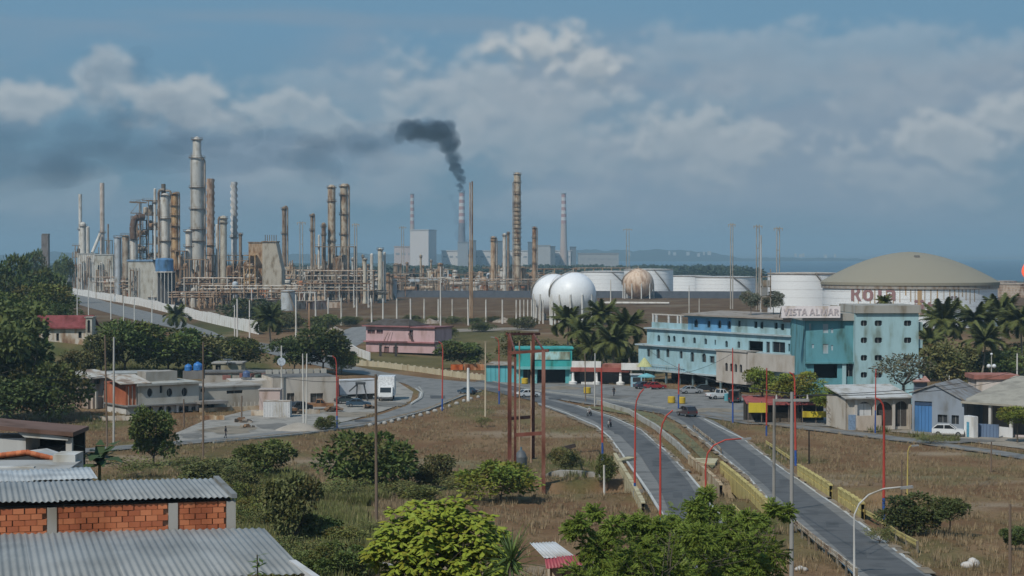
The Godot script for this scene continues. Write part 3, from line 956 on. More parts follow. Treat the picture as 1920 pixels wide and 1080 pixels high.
func make_near_plants() -> void:
	# a small tree of broad leaves, close below the camera
	var g := ground_at(830, 64)
	var o := thing("big_leaved_tree", "bright green tree with big broad leaves at the bottom centre", "tree", g)
	var r := RandomNumberGenerator.new()
	r.seed = 5
	var top := at(830, 930, 64).y - g.y
	var k := Kit.new()
	limbs(k, r, top, Vector3(2.7, 2.4, 2.2), top - 2.4, 0.14, 8)
	part(o, "trunk", k, mat(0.14, 0.11, 0.08))
	k = Kit.new()
	for s in 620:                                     # shoots, each with a whorl of drooping broad leaves
		var n := Vector3(r.randfn(), r.randfn() * 0.9 + 0.25, r.randfn()).normalized()
		var p := Vector3(0, top - 2.35, 0) + n * Vector3(2.55, 2.25, 2.1) * pow(r.randf(), 0.28) * (1.0 + 0.12 * sin(n.x * 7.0 + n.z * 5.0) + 0.06 * sin(n.y * 11.0))
		for i in 9:
			var a := TAU * i / 9.0 + r.randf()
			var dir := (Vector3(cos(a), r.randf_range(-0.9, 0.35), sin(a)) + n * 0.5).normalized()
			var side := dir.cross(Vector3(r.randf_range(-0.3, 0.3), 1, r.randf_range(-0.3, 0.3))).normalized()
			var l := r.randf_range(0.24, 0.40)
			var w := l * 0.27
			var up := side.cross(dir) * 0.05
			var b := r.randf_range(0.65, 1.25)
			k.col = Color(b * r.randf_range(0.9, 1.3), b, b * 0.8) if r.randf() > 0.03 else Color(2.2, 1.7, 1.0)
			var q := p + dir * 0.06
			var m1 := q + dir * l * 0.33
			var m2 := q + dir * l * 0.68 - Vector3(0, l * 0.1, 0)
			var e := q + dir * l - Vector3(0, l * 0.3, 0)
			for sg in [-1.0, 1.0]:
				var sd: Vector3 = side * w * sg
				k.tri(q, m1, m1 + sd - up); k.quad(m1, m2, m2 + sd * 0.85 - up, m1 + sd - up); k.tri(m2, e, m2 + sd * 0.85 - up)
	part(o, "crown", k, leafy(0.235, 0.285, 0.040))
	# spiky plant
	g = ground_at(958, 58)
	var y := thing("spiky_plant", "dark green spiky rosette plant right of the big-leaved tree", "plant", g)
	var hgt := at(958, 1052, 58).y - g.y
	part(y, "stem", Kit.new().cyl(Vector3(0, -0.3, 0), Vector3(0, hgt, 0), 0.12, 0.09, 8), mat(0.15, 0.12, 0.09))
	var blade := Kit.new()
	for i in 4:
		var t0 := i / 4.0
		var t1 := (i + 1) / 4.0
		var w0 := 0.035 * (1.0 - t0 * t0)
		var w1 := 0.035 * (1.0 - t1 * t1)
		var a := Vector3(0, -0.14 * t0 * t0, t0)
		var b := Vector3(0, -0.14 * t1 * t1, t1)
		blade.quad(a + Vector3(-w0, 0.012, 0), b + Vector3(-w1, 0.012, 0), b, a)
		blade.quad(a, b, b + Vector3(w1, 0.012, 0), a + Vector3(w0, 0.012, 0))
	var bm := blade.done()
	for i in 84:
		var f := part(y, "leaf", bm, leafy(0.075 + 0.025 * (i % 3), 0.12 + 0.03 * (i % 3), 0.045))
		f.position = Vector3(0, hgt + r.randf_range(-0.3, 0.15), 0)
		f.rotation = Vector3(-r.randf_range(-0.35, 1.45), i * 2.39996, 0)
		f.scale = Vector3.ONE * r.randf_range(0.85, 1.25)
	# fine-leaved trees at the bottom right
	for t in [["feathery green tree spreading across the bottom right foreground", 1262, 78, 965, 340, 1], ["taller feathery tree at the right of the foreground group", 1392, 82, 945, 190, 2], ["low feathery tree at the left of the foreground group", 1140, 74, 990, 150, 3], ["bushy feathery tree in the middle of the foreground group", 1215, 72, 985, 210, 4], ["feathery tree behind the middle of the foreground group", 1320, 90, 950, 240, 5]]:
		var gg := ground_at(t[1], t[2])
		var tr := thing("feathery_tree", t[0], "tree", gg)
		var h: float = at(t[1], t[3], t[2]).y - gg.y
		var rad: float = t[4] * 0.5 * t[2] / F
		var kk := Kit.new()
		r.seed = 60 + t[5]
		limbs(kk, r, h, Vector3(rad, h * 0.4, rad * 0.8), h * 0.62, 0.12, 9)
		part(tr, "trunk", kk, mat(0.13, 0.11, 0.08))
		kk = Kit.new()
		var lobes := []
		for i in int(9 + rad * 4):
			var a := r.randf() * TAU
			var q := sqrt(r.randf())
			lobes.append([Vector3(cos(a) * q * rad, h * (1.0 - 0.42 * q * q) - r.randf_range(0.35, 1.9), sin(a) * q * rad * 0.8), r.randf_range(0.45, 0.95), r.randf_range(0.75, 1.25)])
		for i in 5:                                   # bare shoots that stand out above the crown
			var a := r.randf() * TAU
			lobes.append([Vector3(cos(a) * rad * 0.9, h + r.randf_range(-0.8, 0.35), sin(a) * rad * 0.6), 0.28, 1.15])
		for i in int(lobes.size() * 75):
			var c: Array = lobes[r.randi() % lobes.size()]
			var n := Vector3(r.randfn(), r.randfn(), r.randfn()).normalized()
			var p: Vector3 = c[0] + n * c[1] * pow(r.randf(), 0.4)
			var dir := (n + Vector3(r.randfn() * 0.5, -0.35, r.randfn() * 0.5)).normalized()
			var side := dir.cross(Vector3(r.randfn() * 0.3, 1, r.randfn() * 0.3)).normalized()
			for j in 6:                               # leaflets along a stalk
				var b: float = c[2] * r.randf_range(0.65, 1.3)
				kk.col = Color(b * r.randf_range(0.85, 1.2), b, b * 0.8)
				for s in [-1.0, 1.0]:
					leaf(kk, p + dir * 0.055 * j, (side * s + dir * 0.6 + Vector3(0, -0.3, 0)).normalized(), dir.cross(side), r.randf_range(0.10, 0.16), 0.028)
					leaf(kk, p + dir * 0.055 * j, (side * s + dir * 0.6).normalized(), dir, r.randf_range(0.10, 0.16), 0.03)
		part(tr, "crown", kk, leafy(0.175, 0.235, 0.045))
	# a sapling that grows up past the grey roof
	g = ground_at(482, 50)
	var sp := thing("sapling", "thin sapling with a few leaves in front of the grey corrugated roof", "sapling", g)
	var sh := at(482, 1040, 50).y - g.y
	part(sp, "stem", Kit.new().tube([Vector3(0, -0.3, 0), Vector3(0.05, sh * 0.5, 0), Vector3(-0.02, sh, 0)], 0.02), mat(0.15, 0.12, 0.08))
	k = Kit.new()
	for i in 46:
		var a := i * 2.4
		var dir := Vector3(cos(a), r.randf_range(-0.6, 0.4), sin(a)).normalized()
		k.col = Color.WHITE * r.randf_range(0.7, 1.2)
		leaf(k, Vector3(0, sh - i * 0.02, 0) + dir * 0.05, dir, dir.cross(Vector3.UP).normalized(), r.randf_range(0.18, 0.3), 0.06)
	part(sp, "leaves", k, leafy(0.10, 0.15, 0.035))
	# banana-like dark plant beside the left houses
	g = ground_at(185, 95)
	var bp := thing("banana_plant", "dark broad-bladed banana plant beside the grey roofs on the left", "plant", g)
	var bh := at(185, 862, 95).y - g.y
	part(bp, "stem", Kit.new().cyl(Vector3(0, -0.3, 0), Vector3(0, bh, 0), 0.14, 0.08, 8), mat(0.12, 0.12, 0.05))
	k = Kit.new()
	for i in 3:
		var t0 := i / 3.0
		var t1 := (i + 1) / 3.0
		var w0 := 0.2 * sin(PI * (0.1 + 0.85 * t0))
		var w1 := 0.2 * sin(PI * (0.1 + 0.85 * t1))
		k.quad(Vector3(-w0, -0.1 * t0 * t0, t0), Vector3(-w1, -0.3 * t1 * t1, t1), Vector3(w1, -0.3 * t1 * t1, t1), Vector3(w0, -0.1 * t0 * t0, t0))
	var bl := k.done()
	for i in 15:
		var f := part(bp, "leaf", bl, leafy(0.05, 0.08, 0.032))
		f.position = Vector3(0, bh - 0.02 * i, 0)
		f.rotation = Vector3(-r.randf_range(-0.1, 1.2), i * 2.4, 0)
		f.scale = Vector3.ONE * r.randf_range(1.1, 2.0)

# ---------------------------------------------------------------- refinery
# a process column seen at px with its top at ytop, w pixels wide: shell, platforms at picture heights, riser pipe, ladder
func column(label: String, px: float, ytop: float, w: float, d: float, m: Material, decks: Array, opt := {}) -> Node3D:
	var g := ground_at(px, d)
	var h := at(px, ytop, d).y - g.y
	var r := w * 0.5 * d / F
	var o := thing(opt.get("name", "process_column"), label, opt.get("cat", "column"), g, 0, opt.get("group", ""))
	var prof := [Vector2(r * 1.25, 0), Vector2(r * 1.25, h * 0.04), Vector2(r, h * 0.09)]
	match opt.get("top", "dome"):
		"dome":
			for i in 5:
				var a := PI * 0.5 * i / 4
				prof.append(Vector2(maxf(0.0, r * cos(a)) if i < 4 else 0.0, h - r * 0.8 + r * 0.8 * sin(a)))
		"neck":
			prof.append_array([Vector2(r, h * 0.842), Vector2(r * 0.93, h * 0.862), Vector2(r * 0.66, h * 0.895), Vector2(r * 0.62, h * 0.97), Vector2(r * 0.4, h * 0.99), Vector2(0, h)])
		"open":
			var q: float = opt.get("taper", 1.0)
			prof.append_array([Vector2(r * q, h), Vector2(r * q * 0.8, h), Vector2(r * q * 0.8, h - r * 2)])
	part(o, "shell", Kit.new().lathe(Vector3.ZERO, prof, 24), m)
	var steel := mat(0.20, 0.145, 0.10, "rust")
	for q in decks:
		var y := at(px, q, d).y - g.y
		var rr := r * (0.62 if opt.get("top", "") == "neck" and y > h * 0.89 else 1.0)
		var k := Kit.new().ring(Vector3(0, y, 0), rr * 0.98, rr + opt.get("deck", 1.1), 0.2, 18)
		var er: float = rr + opt.get("deck", 1.1) - 0.05
		k.ring(Vector3(0, y + 1.1, 0), er - 0.08, er, 0.1, 18)
		for i in 9:
			var a := TAU * i / 9
			k.cyl(Vector3(cos(a) * er, y, sin(a) * er), Vector3(cos(a) * er, y + 1.15, sin(a) * er), 0.06, 0.06, 4, false)
			k.beam(Vector3(cos(a) * rr, y - 1.0, sin(a) * rr), Vector3(cos(a) * er, y, sin(a) * er), 0.1)
		part(o, "platform", k, steel)
	for s in opt.get("pipes", []):           # [side, from, to, radius] in fractions of the height
		var x: float = s[0] * (r + s[3] + 0.25)
		var k := Kit.new()
		var top := Vector3(x, h * s[2], r * 0.25)
		k.tube([Vector3(x, h * s[1], r * 0.25), top - Vector3(0, s[3] * 2, 0), top + Vector3(-s[0] * s[3], 0, 0), Vector3(s[0] * r * 0.2, h * s[2], r * 0.1)], s[3], 8)
		part(o, "riser_pipe", k, mat(0.30, 0.27, 0.24, "rust"))
	if opt.get("ladder", true):
		var k := Kit.new()
		var lx := -r * 0.7
		var lz := r * 0.75
		for s in [-0.25, 0.25]:
			k.bx(lx + s - 0.05, lx + s + 0.05, h * 0.08, h * 0.9, lz + 0.1, lz + 0.2)
		var y := h * 0.08
		while y < h * 0.9:
			k.bx(lx - 0.25, lx + 0.25, y, y + 0.08, lz + 0.12, lz + 0.18)
			y += 1.2
		part(o, "ladder", k, steel)
	if opt.get("bands", 0) > 0:
		for i in opt.bands:
			var y: float = h * (0.14 + 0.8 * i / opt.bands)
			part(o, "stiffening_ring", Kit.new().ring(Vector3(0, y, 0), r * 0.97, r + 0.22, 0.35, 20), steel)
	if opt.has("spiral"):
		for s in 3:
			var k := Kit.new()
			var pr := []
			for i in 40:
				var a := TAU * (i / 13.0 + s / 3.0)
				var y := h * (0.52 + 0.47 * i / 39.0)
				k.col = Color.WHITE
				if pr.size():
					var p0: Vector3 = pr[0]
					var p1 := Vector3(cos(a) * (r + 0.02), y, sin(a) * (r + 0.02))
					var q0: Vector3 = pr[1]
					var q1 := Vector3(cos(a) * (r + opt.spiral), y, sin(a) * (r + opt.spiral))
					k.quad(p0, p1, q1, q0)
					k.quad(p0 + Vector3(0, 0.3, 0), q0 + Vector3(0, 0.3, 0), q1 + Vector3(0, 0.3, 0), p1 + Vector3(0, 0.3, 0))
					k.quad(q0, q1, q1 + Vector3(0, 0.3, 0), q0 + Vector3(0, 0.3, 0))
					pr = [p1, q1]
				else:
					pr = [Vector3(cos(a) * (r + 0.02), y, sin(a) * (r + 0.02)), Vector3(cos(a) * (r + opt.spiral), y, sin(a) * (r + opt.spiral))]
			part(o, "wind_strake", k, m)
	return o

# an open steel frame of several floors with vessels on them
func frame(label: String, pxl: float, pxr: float, ytop: float, d: float, floors: int, bays: int, deep: float, m: Material, stuffing := 3, category := "process unit") -> Node3D:
	var g := ground_at((pxl + pxr) * 0.5, d)
	var w := (pxr - pxl) * d / F
	var h := at(pxl, ytop, d).y - g.y
	var o := thing("process_structure", label, category, g)
	var r := RandomNumberGenerator.new()
	r.seed = int(pxl * 11 + ytop)
	for i in bays + 1:
		for z in [0.0, -deep]:
			part(o, "post", Kit.new().bx(-0.25, 0.25, 0, h * (1.0 if i != 0 else 0.86), -0.25, 0.25), m).position = Vector3(-w * 0.5 + w * i / bays, 0, z)
	for j in range(1, floors + 1):
		var y := h * j / floors
		var k := Kit.new()
		k.bx(-w * 0.5 - 0.4, w * 0.5 + 0.4, y - 0.45, y - 0.1, -0.2, 0.2).bx(-w * 0.5 - 0.4, w * 0.5 + 0.4, y - 0.45, y - 0.1, -deep - 0.2, -deep + 0.2)
		k.bx(-w * 0.5 - 0.4, w * 0.5 + 0.4, y - 0.1, y + 0.04, -deep - 0.3, 0.3)
		k.bx(-w * 0.5 - 0.4, w * 0.5 + 0.4, y + 1.05, y + 1.15, 0.25, 0.33)
		for i in bays * 3 + 1:
			k.bx(-w * 0.5 + w * i / (bays * 3) - 0.04, -w * 0.5 + w * i / (bays * 3) + 0.04, y, y + 1.1, 0.25, 0.33)
		part(o, "floor_deck", k, m)
		if r.randf() < 0.7:
			var b := r.randi() % bays
			part(o, "brace", Kit.new().beam(Vector3(-w * 0.5 + w * b / bays, y - h / floors, 0.1), Vector3(-w * 0.5 + w * (b + 1) / bays, y, 0.1), 0.22), m)
		for i in stuffing:
			var x := r.randf_range(-w * 0.42, w * 0.42)
			var z := r.randf_range(-deep * 0.8, -deep * 0.2)
			var y0 := y - h / floors
			var hh := h / floors * r.randf_range(0.45, 0.85)
			var rr := minf(r.randf_range(0.6, 1.6), hh * 0.4)
			var mm: Material = [mat(0.34, 0.31, 0.27, "rust"), mat(0.27, 0.19, 0.13, "rust"), mat(0.42, 0.41, 0.39, "rust"), mat(0.20, 0.16, 0.13, "rust")][r.randi() % 4]
			var k2 := Kit.new()
			if r.randf() < 0.5:
				k2.lathe(Vector3(x, y0, z), [Vector2(rr, 0), Vector2(rr, hh * 0.85), Vector2(rr * 0.7, hh * 0.97), Vector2(0, hh)], 12)
			else:
				k2.cyl(Vector3(x - rr * 2, y0 + rr * 1.4, z), Vector3(x + rr * 2, y0 + rr * 1.4, z), rr, rr, 12)
				k2.bx(x - rr * 1.3, x - rr, y0, y0 + rr, z - 0.4, z + 0.4).bx(x + rr, x + rr * 1.3, y0, y0 + rr, z - 0.4, z + 0.4)
			part(o, "vessel", k2, mm)
	return o

func pipe_rack(label: String, pxl: float, pxr: float, ytop: float, d: float, tiers: int, m: Material, dr := 0.0) -> Node3D:
	var f := fac(pxl, d, pxr, dr if dr > 0 else d)
	var h := at(pxl, ytop, d).y - f.o.y as float
	var w: float = f.W
	var o := thing("pipe_rack", label, "pipe rack", f.o, f.turn)
	var r := RandomNumberGenerator.new()
	r.seed = int(pxl * 5 + d)
	var n := maxi(2, int(w / 7.0))
	for i in n + 1:
		var k := Kit.new()
		for z in [0.0, -6.0]:
			k.bx(-0.22, 0.22, 0, h, z - 0.22, z + 0.22)
		for t in tiers:
			var y := h * (0.55 + 0.45 * (t + 1) / tiers) - 0.6
			k.bx(-0.18, 0.18, y, y + 0.35, -6, 0)
		part(o, "bent", k, m).position.x = w * i / n
	for t in tiers:
		var y := h * (0.55 + 0.45 * (t + 1) / tiers) - 0.25
		for j in 5:
			var rad := r.randf_range(0.14, 0.42)
			var mm: Material = [mat(0.45, 0.43, 0.40, "rust"), mat(0.30, 0.24, 0.19, "rust"), mat(0.24, 0.16, 0.11, "rust"), mat(0.52, 0.51, 0.49, "rust")][r.randi() % 4]
			part(o, "pipe", Kit.new().cyl(Vector3(-r.randf() * 3, y + rad, -0.5 - j * 1.2), Vector3(w + r.randf() * 3, y + rad, -0.5 - j * 1.2), rad, rad, 8), mm)
	return o

# a flat-sided storage tank: shell, roof, rim walk, stair, shell courses
func tank(label: String, px: float, ytop: float, ybase: float, w: float, m: Material, roof: Material, rise := 0.06, d := 0.0, courses := 4) -> Node3D:
	var g := ground_at(px, d) if d > 0 else G(px, ybase)
	d = -g.z
	var r := w * 0.5 * d / F
	g.z -= r * 0.6
	r *= (d + r * 0.6) / d
	g.x = (px - 960) / F * -g.z
	var h := at(px, ytop, d).y - g.y
	var o := thing("storage_tank", label, "storage tank", g)
	part(o, "shell", Kit.new().lathe(Vector3.ZERO, [Vector2(r, 0), Vector2(r, h)], 64), m)
	var prof := []
	for i in 7:
		var a := i / 6.0
		prof.append(Vector2(r * 1.005 * (1 - a), h + r * rise * (1 - (1 - a) * (1 - a))))
	part(o, "roof", Kit.new().lathe(Vector3.ZERO, prof, 64), roof)
	part(o, "rim", Kit.new().ring(Vector3(0, h - 0.5, 0), r * 0.99, r + 0.4, 0.35, 64), mat(0.33, 0.31, 0.29, "rust"))
	for i in courses:
		part(o, "weld_band", Kit.new().ring(Vector3(0, h * (i + 1) / (courses + 1), 0), r * 0.99, r + 0.06, 0.12, 64), mat(0.55, 0.55, 0.54, "stain"))
	var k := Kit.new()
	var pv := Vector3.ZERO
	for i in 15:
		var a := 0.55 + 0.9 * i / 14.0
		var p := Vector3(cos(a) * (r + 0.6), h * i / 14.0, sin(a) * (r + 0.6))
		if i > 0:
			k.beam(pv, p, 0.9, 0.18)
			k.beam(pv + Vector3(0, 1.1, 0), p + Vector3(0, 1.1, 0), 0.1)
		pv = p
	part(o, "stairway", k, mat(0.3, 0.27, 0.24, "rust"))
	return o

func sphere_tank(label: String, px: float, py: float, w: float, d: float, m: Material, legs := 12) -> Node3D:
	var c := at(px, py, d)
	var g := Vector3(c.x, H(c.x, c.z), c.z)
	var r := w * 0.5 * d / F
	var hc := c.y - g.y
	var o := thing("sphere_tank", label, "spherical tank", g)
	part(o, "shell", Kit.new().ball(Vector3(0, hc, 0), Vector3.ONE * r, 48, 32), m)
	for i in legs:
		var a := TAU * (i + 0.3) / legs
		part(o, "leg", Kit.new().cyl(Vector3(cos(a) * r * 1.0, -0.3, sin(a) * r * 1.0), Vector3(cos(a) * r * 0.985, hc + 0.3, sin(a) * r * 0.985), 0.42, 0.42, 8), mat(0.55, 0.55, 0.53, "stain"))
	var k := Kit.new()
	var pv := Vector3.ZERO
	for i in 17:                                 # the stair that climbs over the shoulder to the crown
		var t := i / 16.0
		var e := lerpf(-0.1, 1.5, t)
		var a := lerpf(3.4, 2.2, t)
		var p := Vector3(0, hc, 0) + Vector3(cos(e) * cos(a), sin(e), cos(e) * sin(a)) * (r + 0.5)
		if i > 0:
			k.beam(pv, p, 0.8, 0.12)
			k.beam(pv + Vector3(0, 1, 0), p + Vector3(0, 1, 0), 0.1)
		pv = p
	part(o, "stairway", k, mat(0.4, 0.4, 0.38, "rust"))
	part(o, "top_platform", Kit.new().ring(Vector3(0, hc + r * 0.99, 0), 0.3, 1.8, 0.2, 14).cyl(Vector3(0, hc + r, 0), Vector3(0, hc + r + 1.2, 0), 0.3, 0.3, 8), mat(0.4, 0.38, 0.36, "rust"))
	return o

func pylon(label: String, px: float, ytop: float, ybase: float, gap: float, d: float, m: Material, group := "") -> Node3D:
	var g := ground_at(px, d)
	var h := at(px, ytop, d).y - g.y
	var o := thing("power_pylon", label, "power pole", g, 0, group)
	var x := gap * 0.5 * d / F
	for s in [-1.0, 1.0]:
		part(o, "pole", Kit.new().cyl(Vector3(s * x, -0.5, 0), Vector3(s * x, h, 0), 0.32, 0.22, 6), m)
	var k := Kit.new().bx(-x * 3.4, x * 3.4, h - 1.0, h - 0.6, -0.2, 0.2).bx(-x * 1.2, x * 1.2, h * 0.72, h * 0.72 + 0.25, -0.12, 0.12)
	part(o, "crossarm", k, m)
	for s in [-3.0, 0.0, 3.0]:
		part(o, "insulator", Kit.new().cyl(Vector3(s * x, h - 2.0, 0), Vector3(s * x, h - 1.0, 0), 0.18, 0.18, 6), m)
	return o

func pole(called: String, label: String, px: float, ytop: float, ybase: float, w: float, m: Material, group := "", category := "pole", d := 0.0, arms := false) -> Node3D:
	var g := ground_at(px, d) if d > 0 else G(px, ybase, false)
	var dd := -g.z
	var h := at(px, ytop, dd).y - g.y
	var r := w * 0.5 * dd / F
	var o := thing(called, label, category, g, 0, group)
	part(o, "shaft", Kit.new().cyl(Vector3(0, -0.5, 0), Vector3(0, h, 0), r * 1.12, r * 0.85, 8), m)
	if arms:
		part(o, "crossarm", Kit.new().bx(-1.0, 1.0, h - 0.55, h - 0.4, -0.08, 0.08), m)
		for s in [-0.9, 0.0, 0.9]:
			part(o, "insulator", Kit.new().cyl(Vector3(s, h - 0.4, 0), Vector3(s, h - 0.15, 0), 0.06, 0.04, 6), mat(0.45, 0.42, 0.4))
	return o

func make_refinery() -> void:
	var silver := mat(0.47, 0.46, 0.43, "stain", 0.55, 0.1)
	var buff := mat(0.41, 0.37, 0.31, "rust")
	var rusty := mat(0.34, 0.25, 0.175, "rust")
	var ochre := mat(0.44, 0.31, 0.17, "rust")
	var palest := mat(0.56, 0.54, 0.50, "stain")
	var bluish := mat(0.42, 0.46, 0.50, "stain")
	var steel := mat(0.25, 0.205, 0.165, "rust")
	# tall columns, left to right
	column("tallest silver column with a narrow neck and ringed top", 370, 255, 25, 1010, silver, [262, 296, 352, 392, 430, 452], {"top": "neck", "pipes": [[1.0, 0.1, 0.86, 0.55]], "deck": 1.0})
	column("slim white smokestack leftmost of the refinery", 151, 364, 6.5, 1345, palest, [430], {"top": "open", "name": "smokestack", "cat": "smokestack", "ladder": false})
	column("tall pale smokestack with a slanting duct at its foot", 192, 343, 8.5, 1310, mat(0.50, 0.43, 0.38, "stain"), [436], {"top": "open", "name": "smokestack", "cat": "smokestack", "ladder": false})
	column("short white column beside the leftmost slim smokestack", 156, 416, 11, 1320, palest, [424], {"ladder": false})
	column("second short white column right of the leftmost slim smokestack", 165, 424, 7, 1330, palest, [], {"ladder": false})
	var duct := thing("flue_duct", "white slanting duct leaning against the tall pale smokestack", "duct", ground_at(180, 1300))
	part(duct, "pipe", Kit.new().cyl(at(173, 474, 1300) - duct.position, at(188, 438, 1306) - duct.position, 1.2, 1.2, 10), palest)
	part(duct, "support", Kit.new().bx(-0.3, 0.3, 0, 16, -0.3, 0.3), steel)
	column("thin dark mast right of the slanting duct", 203, 420, 3, 1320, steel, [], {"top": "open", "ladder": false, "name": "mast", "cat": "mast"})
	column("pale bluish cylinder silo with a small flare tip left of the cracking tower", 221, 443, 13, 1040, bluish, [445], {"deck": 0.6})
	column("grey cylinder behind the pale bluish silo", 236, 440, 14, 1080, mat(0.36, 0.33, 0.29, "rust"), [441])
	column("white vessel with a rusty top below the cracking tower", 251, 447, 15, 1030, palest, [449], {"deck": 0.7})
	column("white reactor column with a black vent stack and looping pipe", 310, 362, 17, 1000, palest, [366, 410, 452], {"pipes": [[-1.0, 0.15, 1.03, 0.7], [1.0, 0.2, 1.02, 0.6]]})
	column("thin dark vent stack rising behind the white reactor column", 307, 345, 8, 1015, mat(0.12, 0.10, 0.08, "rust"), [358], {"top": "open", "ladder": false, "name": "smokestack", "cat": "smokestack"})
	column("ochre rusty column with a dark riser on its right", 328, 361, 13, 985, ochre, [364, 386, 404, 424, 446, 470], {"deck": 0.9, "pipes": [[1.0, 0.05, 1.0, 0.45]]})
	column("slender pipe column left of the white reactor column", 291, 353, 5, 1020, palest, [380, 420], {"deck": 0.7, "ladder": false})
	column("brown column with spiral strakes right of the tallest silver column", 395, 335, 14, 1040, mat(0.38, 0.30, 0.25, "rust"), [460], {"top": "open", "spiral": 0.35, "name": "smokestack", "cat": "smokestack", "ladder": false})
	column("thin silver stack with spiral strakes", 439, 341, 11, 1060, mat(0.50, 0.50, 0.50, "stain"), [445], {"top": "open", "spiral": 0.5, "name": "smokestack", "cat": "smokestack", "ladder": false})
	column("cream column with a rusty ringed cap between the two strake stacks", 419, 404, 13, 990, mat(0.48, 0.45, 0.38, "stain"), [410, 418], {"deck": 0.8, "pipes": [[-1.0, 0.1, 0.98, 0.5]]})
	column("thin cream pipe column left of the cream ringed column", 407, 420, 5, 1010, palest, [], {"ladder": false})
	column("small dark column right of the thin silver stack", 451, 437, 6, 1030, steel, [440], {"deck": 0.6, "ladder": false})
	column("short white column at the foot of the tallest silver column", 354, 430, 12, 985, palest, [434, 462], {"deck": 1.3, "ladder": false})
	column("slim rusty column with a loop pipe in the middle of the plant", 533, 387, 8, 1070, steel, [392, 438], {"deck": 0.8, "pipes": [[1.0, 0.1, 1.0, 0.5]], "ladder": false})
	column("slim brown column left of the twin columns", 585, 401, 6, 1080, mat(0.27, 0.23, 0.19, "rust"), [405, 432], {"deck": 0.7, "pipes": [[1.0, 0.1, 1.0, 0.4]], "ladder": false})
	column("left one of the twin stout brown columns", 622, 346, 14.5, 1050, buff, [352, 378, 452], {"deck": 0.7})
	column("right one of the twin stout brown columns", 645, 344, 14, 1055, buff, [350, 366, 402, 440], {"deck": 0.8, "pipes": [[1.0, 0.12, 0.99, 0.6]]})
	column("short dark column hugging the left twin column", 607, 417, 8, 1045, steel, [425, 440], {"deck": 0.6, "ladder": false})
	column("short pale column at the left of the twin columns", 598, 440, 4, 1040, palest, [], {"ladder": false})
	column("tall scaffold-ringed brown column right of the twin guyed masts", 970, 323, 13, 1200, buff, [327, 342, 364, 380, 388, 396, 404, 412, 420, 428, 436, 446, 458, 468, 478], {"deck": 0.55, "bands": 8, "pipes": [[-1.0, 0.1, 0.92, 0.35]]})
	column("rusty column left of the two slim pale columns", 925, 443, 10, 1220, mat(0.42, 0.33, 0.24, "rust"), [446, 452], {"deck": 0.6, "ladder": false, "pipes": [[1.0, 0.1, 0.97, 0.4]]})
	column("slim pale column left beside the scaffold-ringed column", 946, 437, 7, 1215, palest, [442], {"deck": 0.6, "ladder": false})
	column("second slim column left beside the scaffold-ringed column", 953, 434, 5, 1225, steel, [438], {"deck": 0.5, "ladder": false})
	column("thin ochre column right of the scaffold-ringed column", 1002, 425, 8, 1205, rusty, [428, 446, 468, 494], {"deck": 0.5, "ladder": false, "pipes": [[1.0, 0.1, 0.98, 0.3]]})
	column("small cream column by the grey tank", 684, 484, 7, 1000, mat(0.5, 0.46, 0.38, "stain"), [487], {"deck": 0.5, "ladder": false})
	column("small white drum column behind the grey tank", 697, 475, 6, 1040, palest, [], {"ladder": false})
	column("cream twin-topped column above the grey tank", 713, 465, 9, 1020, mat(0.52, 0.48, 0.40, "stain"), [468], {"deck": 0.7, "ladder": false})
	column("short cream column right of the twin-topped column", 721, 472, 5, 1025, palest, [], {"ladder": false})
	# furnaces and frames
	frame("rusty cracking tower frame crowded with vessels", 268, 300, 375, 1035, 7, 3, 12, steel, 4)
	frame("lower rusty platform frame left of the cracking tower", 247, 268, 412, 1045, 5, 2, 10, steel, 4)
	frame("rusty frame round the foot of the ochre column", 320, 346, 470, 975, 3, 3, 9, rusty, 4)
	frame("platform frame below the tallest silver column", 345, 385, 486, 965, 2, 4, 9, rusty, 5)
	frame("low frame behind the cream ringed column", 385, 450, 478, 1015, 3, 5, 10, steel, 4)
	frame("frame of drums and decks round the twin columns", 592, 664, 462, 1030, 2, 6, 10, mat(0.30, 0.25, 0.2, "rust"), 6)
	frame("orange rusty heater frame left of the coker building", 458, 478, 478, 960, 4, 2, 8, ochre, 4)
	frame("small rusty frame in the left end of the plant", 136, 147, 460, 1320, 4, 2, 8, steel, 2)
	frame("rusty frame behind the slanting duct", 185, 206, 450, 1325, 3, 2, 8, steel, 3)
	frame("pale low structure at the front of the plant above the round green tree", 452, 500, 540, 905, 2, 5, 8, palest, 6)
	frame("buff low structure before the furnace building", 505, 548, 538, 930, 2, 4, 8, buff, 6)
	frame("rusty low structure at the front of the plant below the silver columns", 372, 425, 535, 915, 2, 5, 8, rusty, 6)
	frame("white low structure by the tiny grey tank", 552, 590, 548, 900, 1, 4, 8, palest, 6)
	frame("dark low structure before the twin columns", 605, 650, 528, 1045, 2, 5, 8, steel, 6)
	frame("buff low structure before the right twin column", 652, 690, 535, 1050, 1, 4, 8, buff, 6)
	frame("buff deck structure left of the furnace building", 448, 474, 500, 985, 2, 3, 8, buff, 4)
	frame("wide low deck structure below the twin columns", 540, 600, 505, 1020, 2, 5, 10, buff, 6)
	frame("rusty two deck structure at the foot of the silver strake stack", 425, 462, 488, 985, 3, 3, 9, rusty, 5)
	frame("cream low structure right of the twin columns", 655, 700, 510, 1060, 2, 4, 9, buff, 5)
	frame("dark deck structure beside the ochre column foot", 300, 322, 480, 1000, 3, 2, 8, steel, 4)
	frame("rusty deck structure behind the small grey-blue tank", 800, 850, 505, 1330, 2, 4, 9, rusty, 5)
	frame("low deck structure left of the rusty column", 850, 905, 515, 1260, 2, 5, 9, rusty, 6)
	frame("rusty frame behind the two slim pale columns", 905, 1000, 502, 1235, 2, 7, 9, rusty, 6)
	frame("rusty deck frame between the grey tank and the slim mast", 745, 800, 512, 1240, 2, 4, 8, steel, 5)
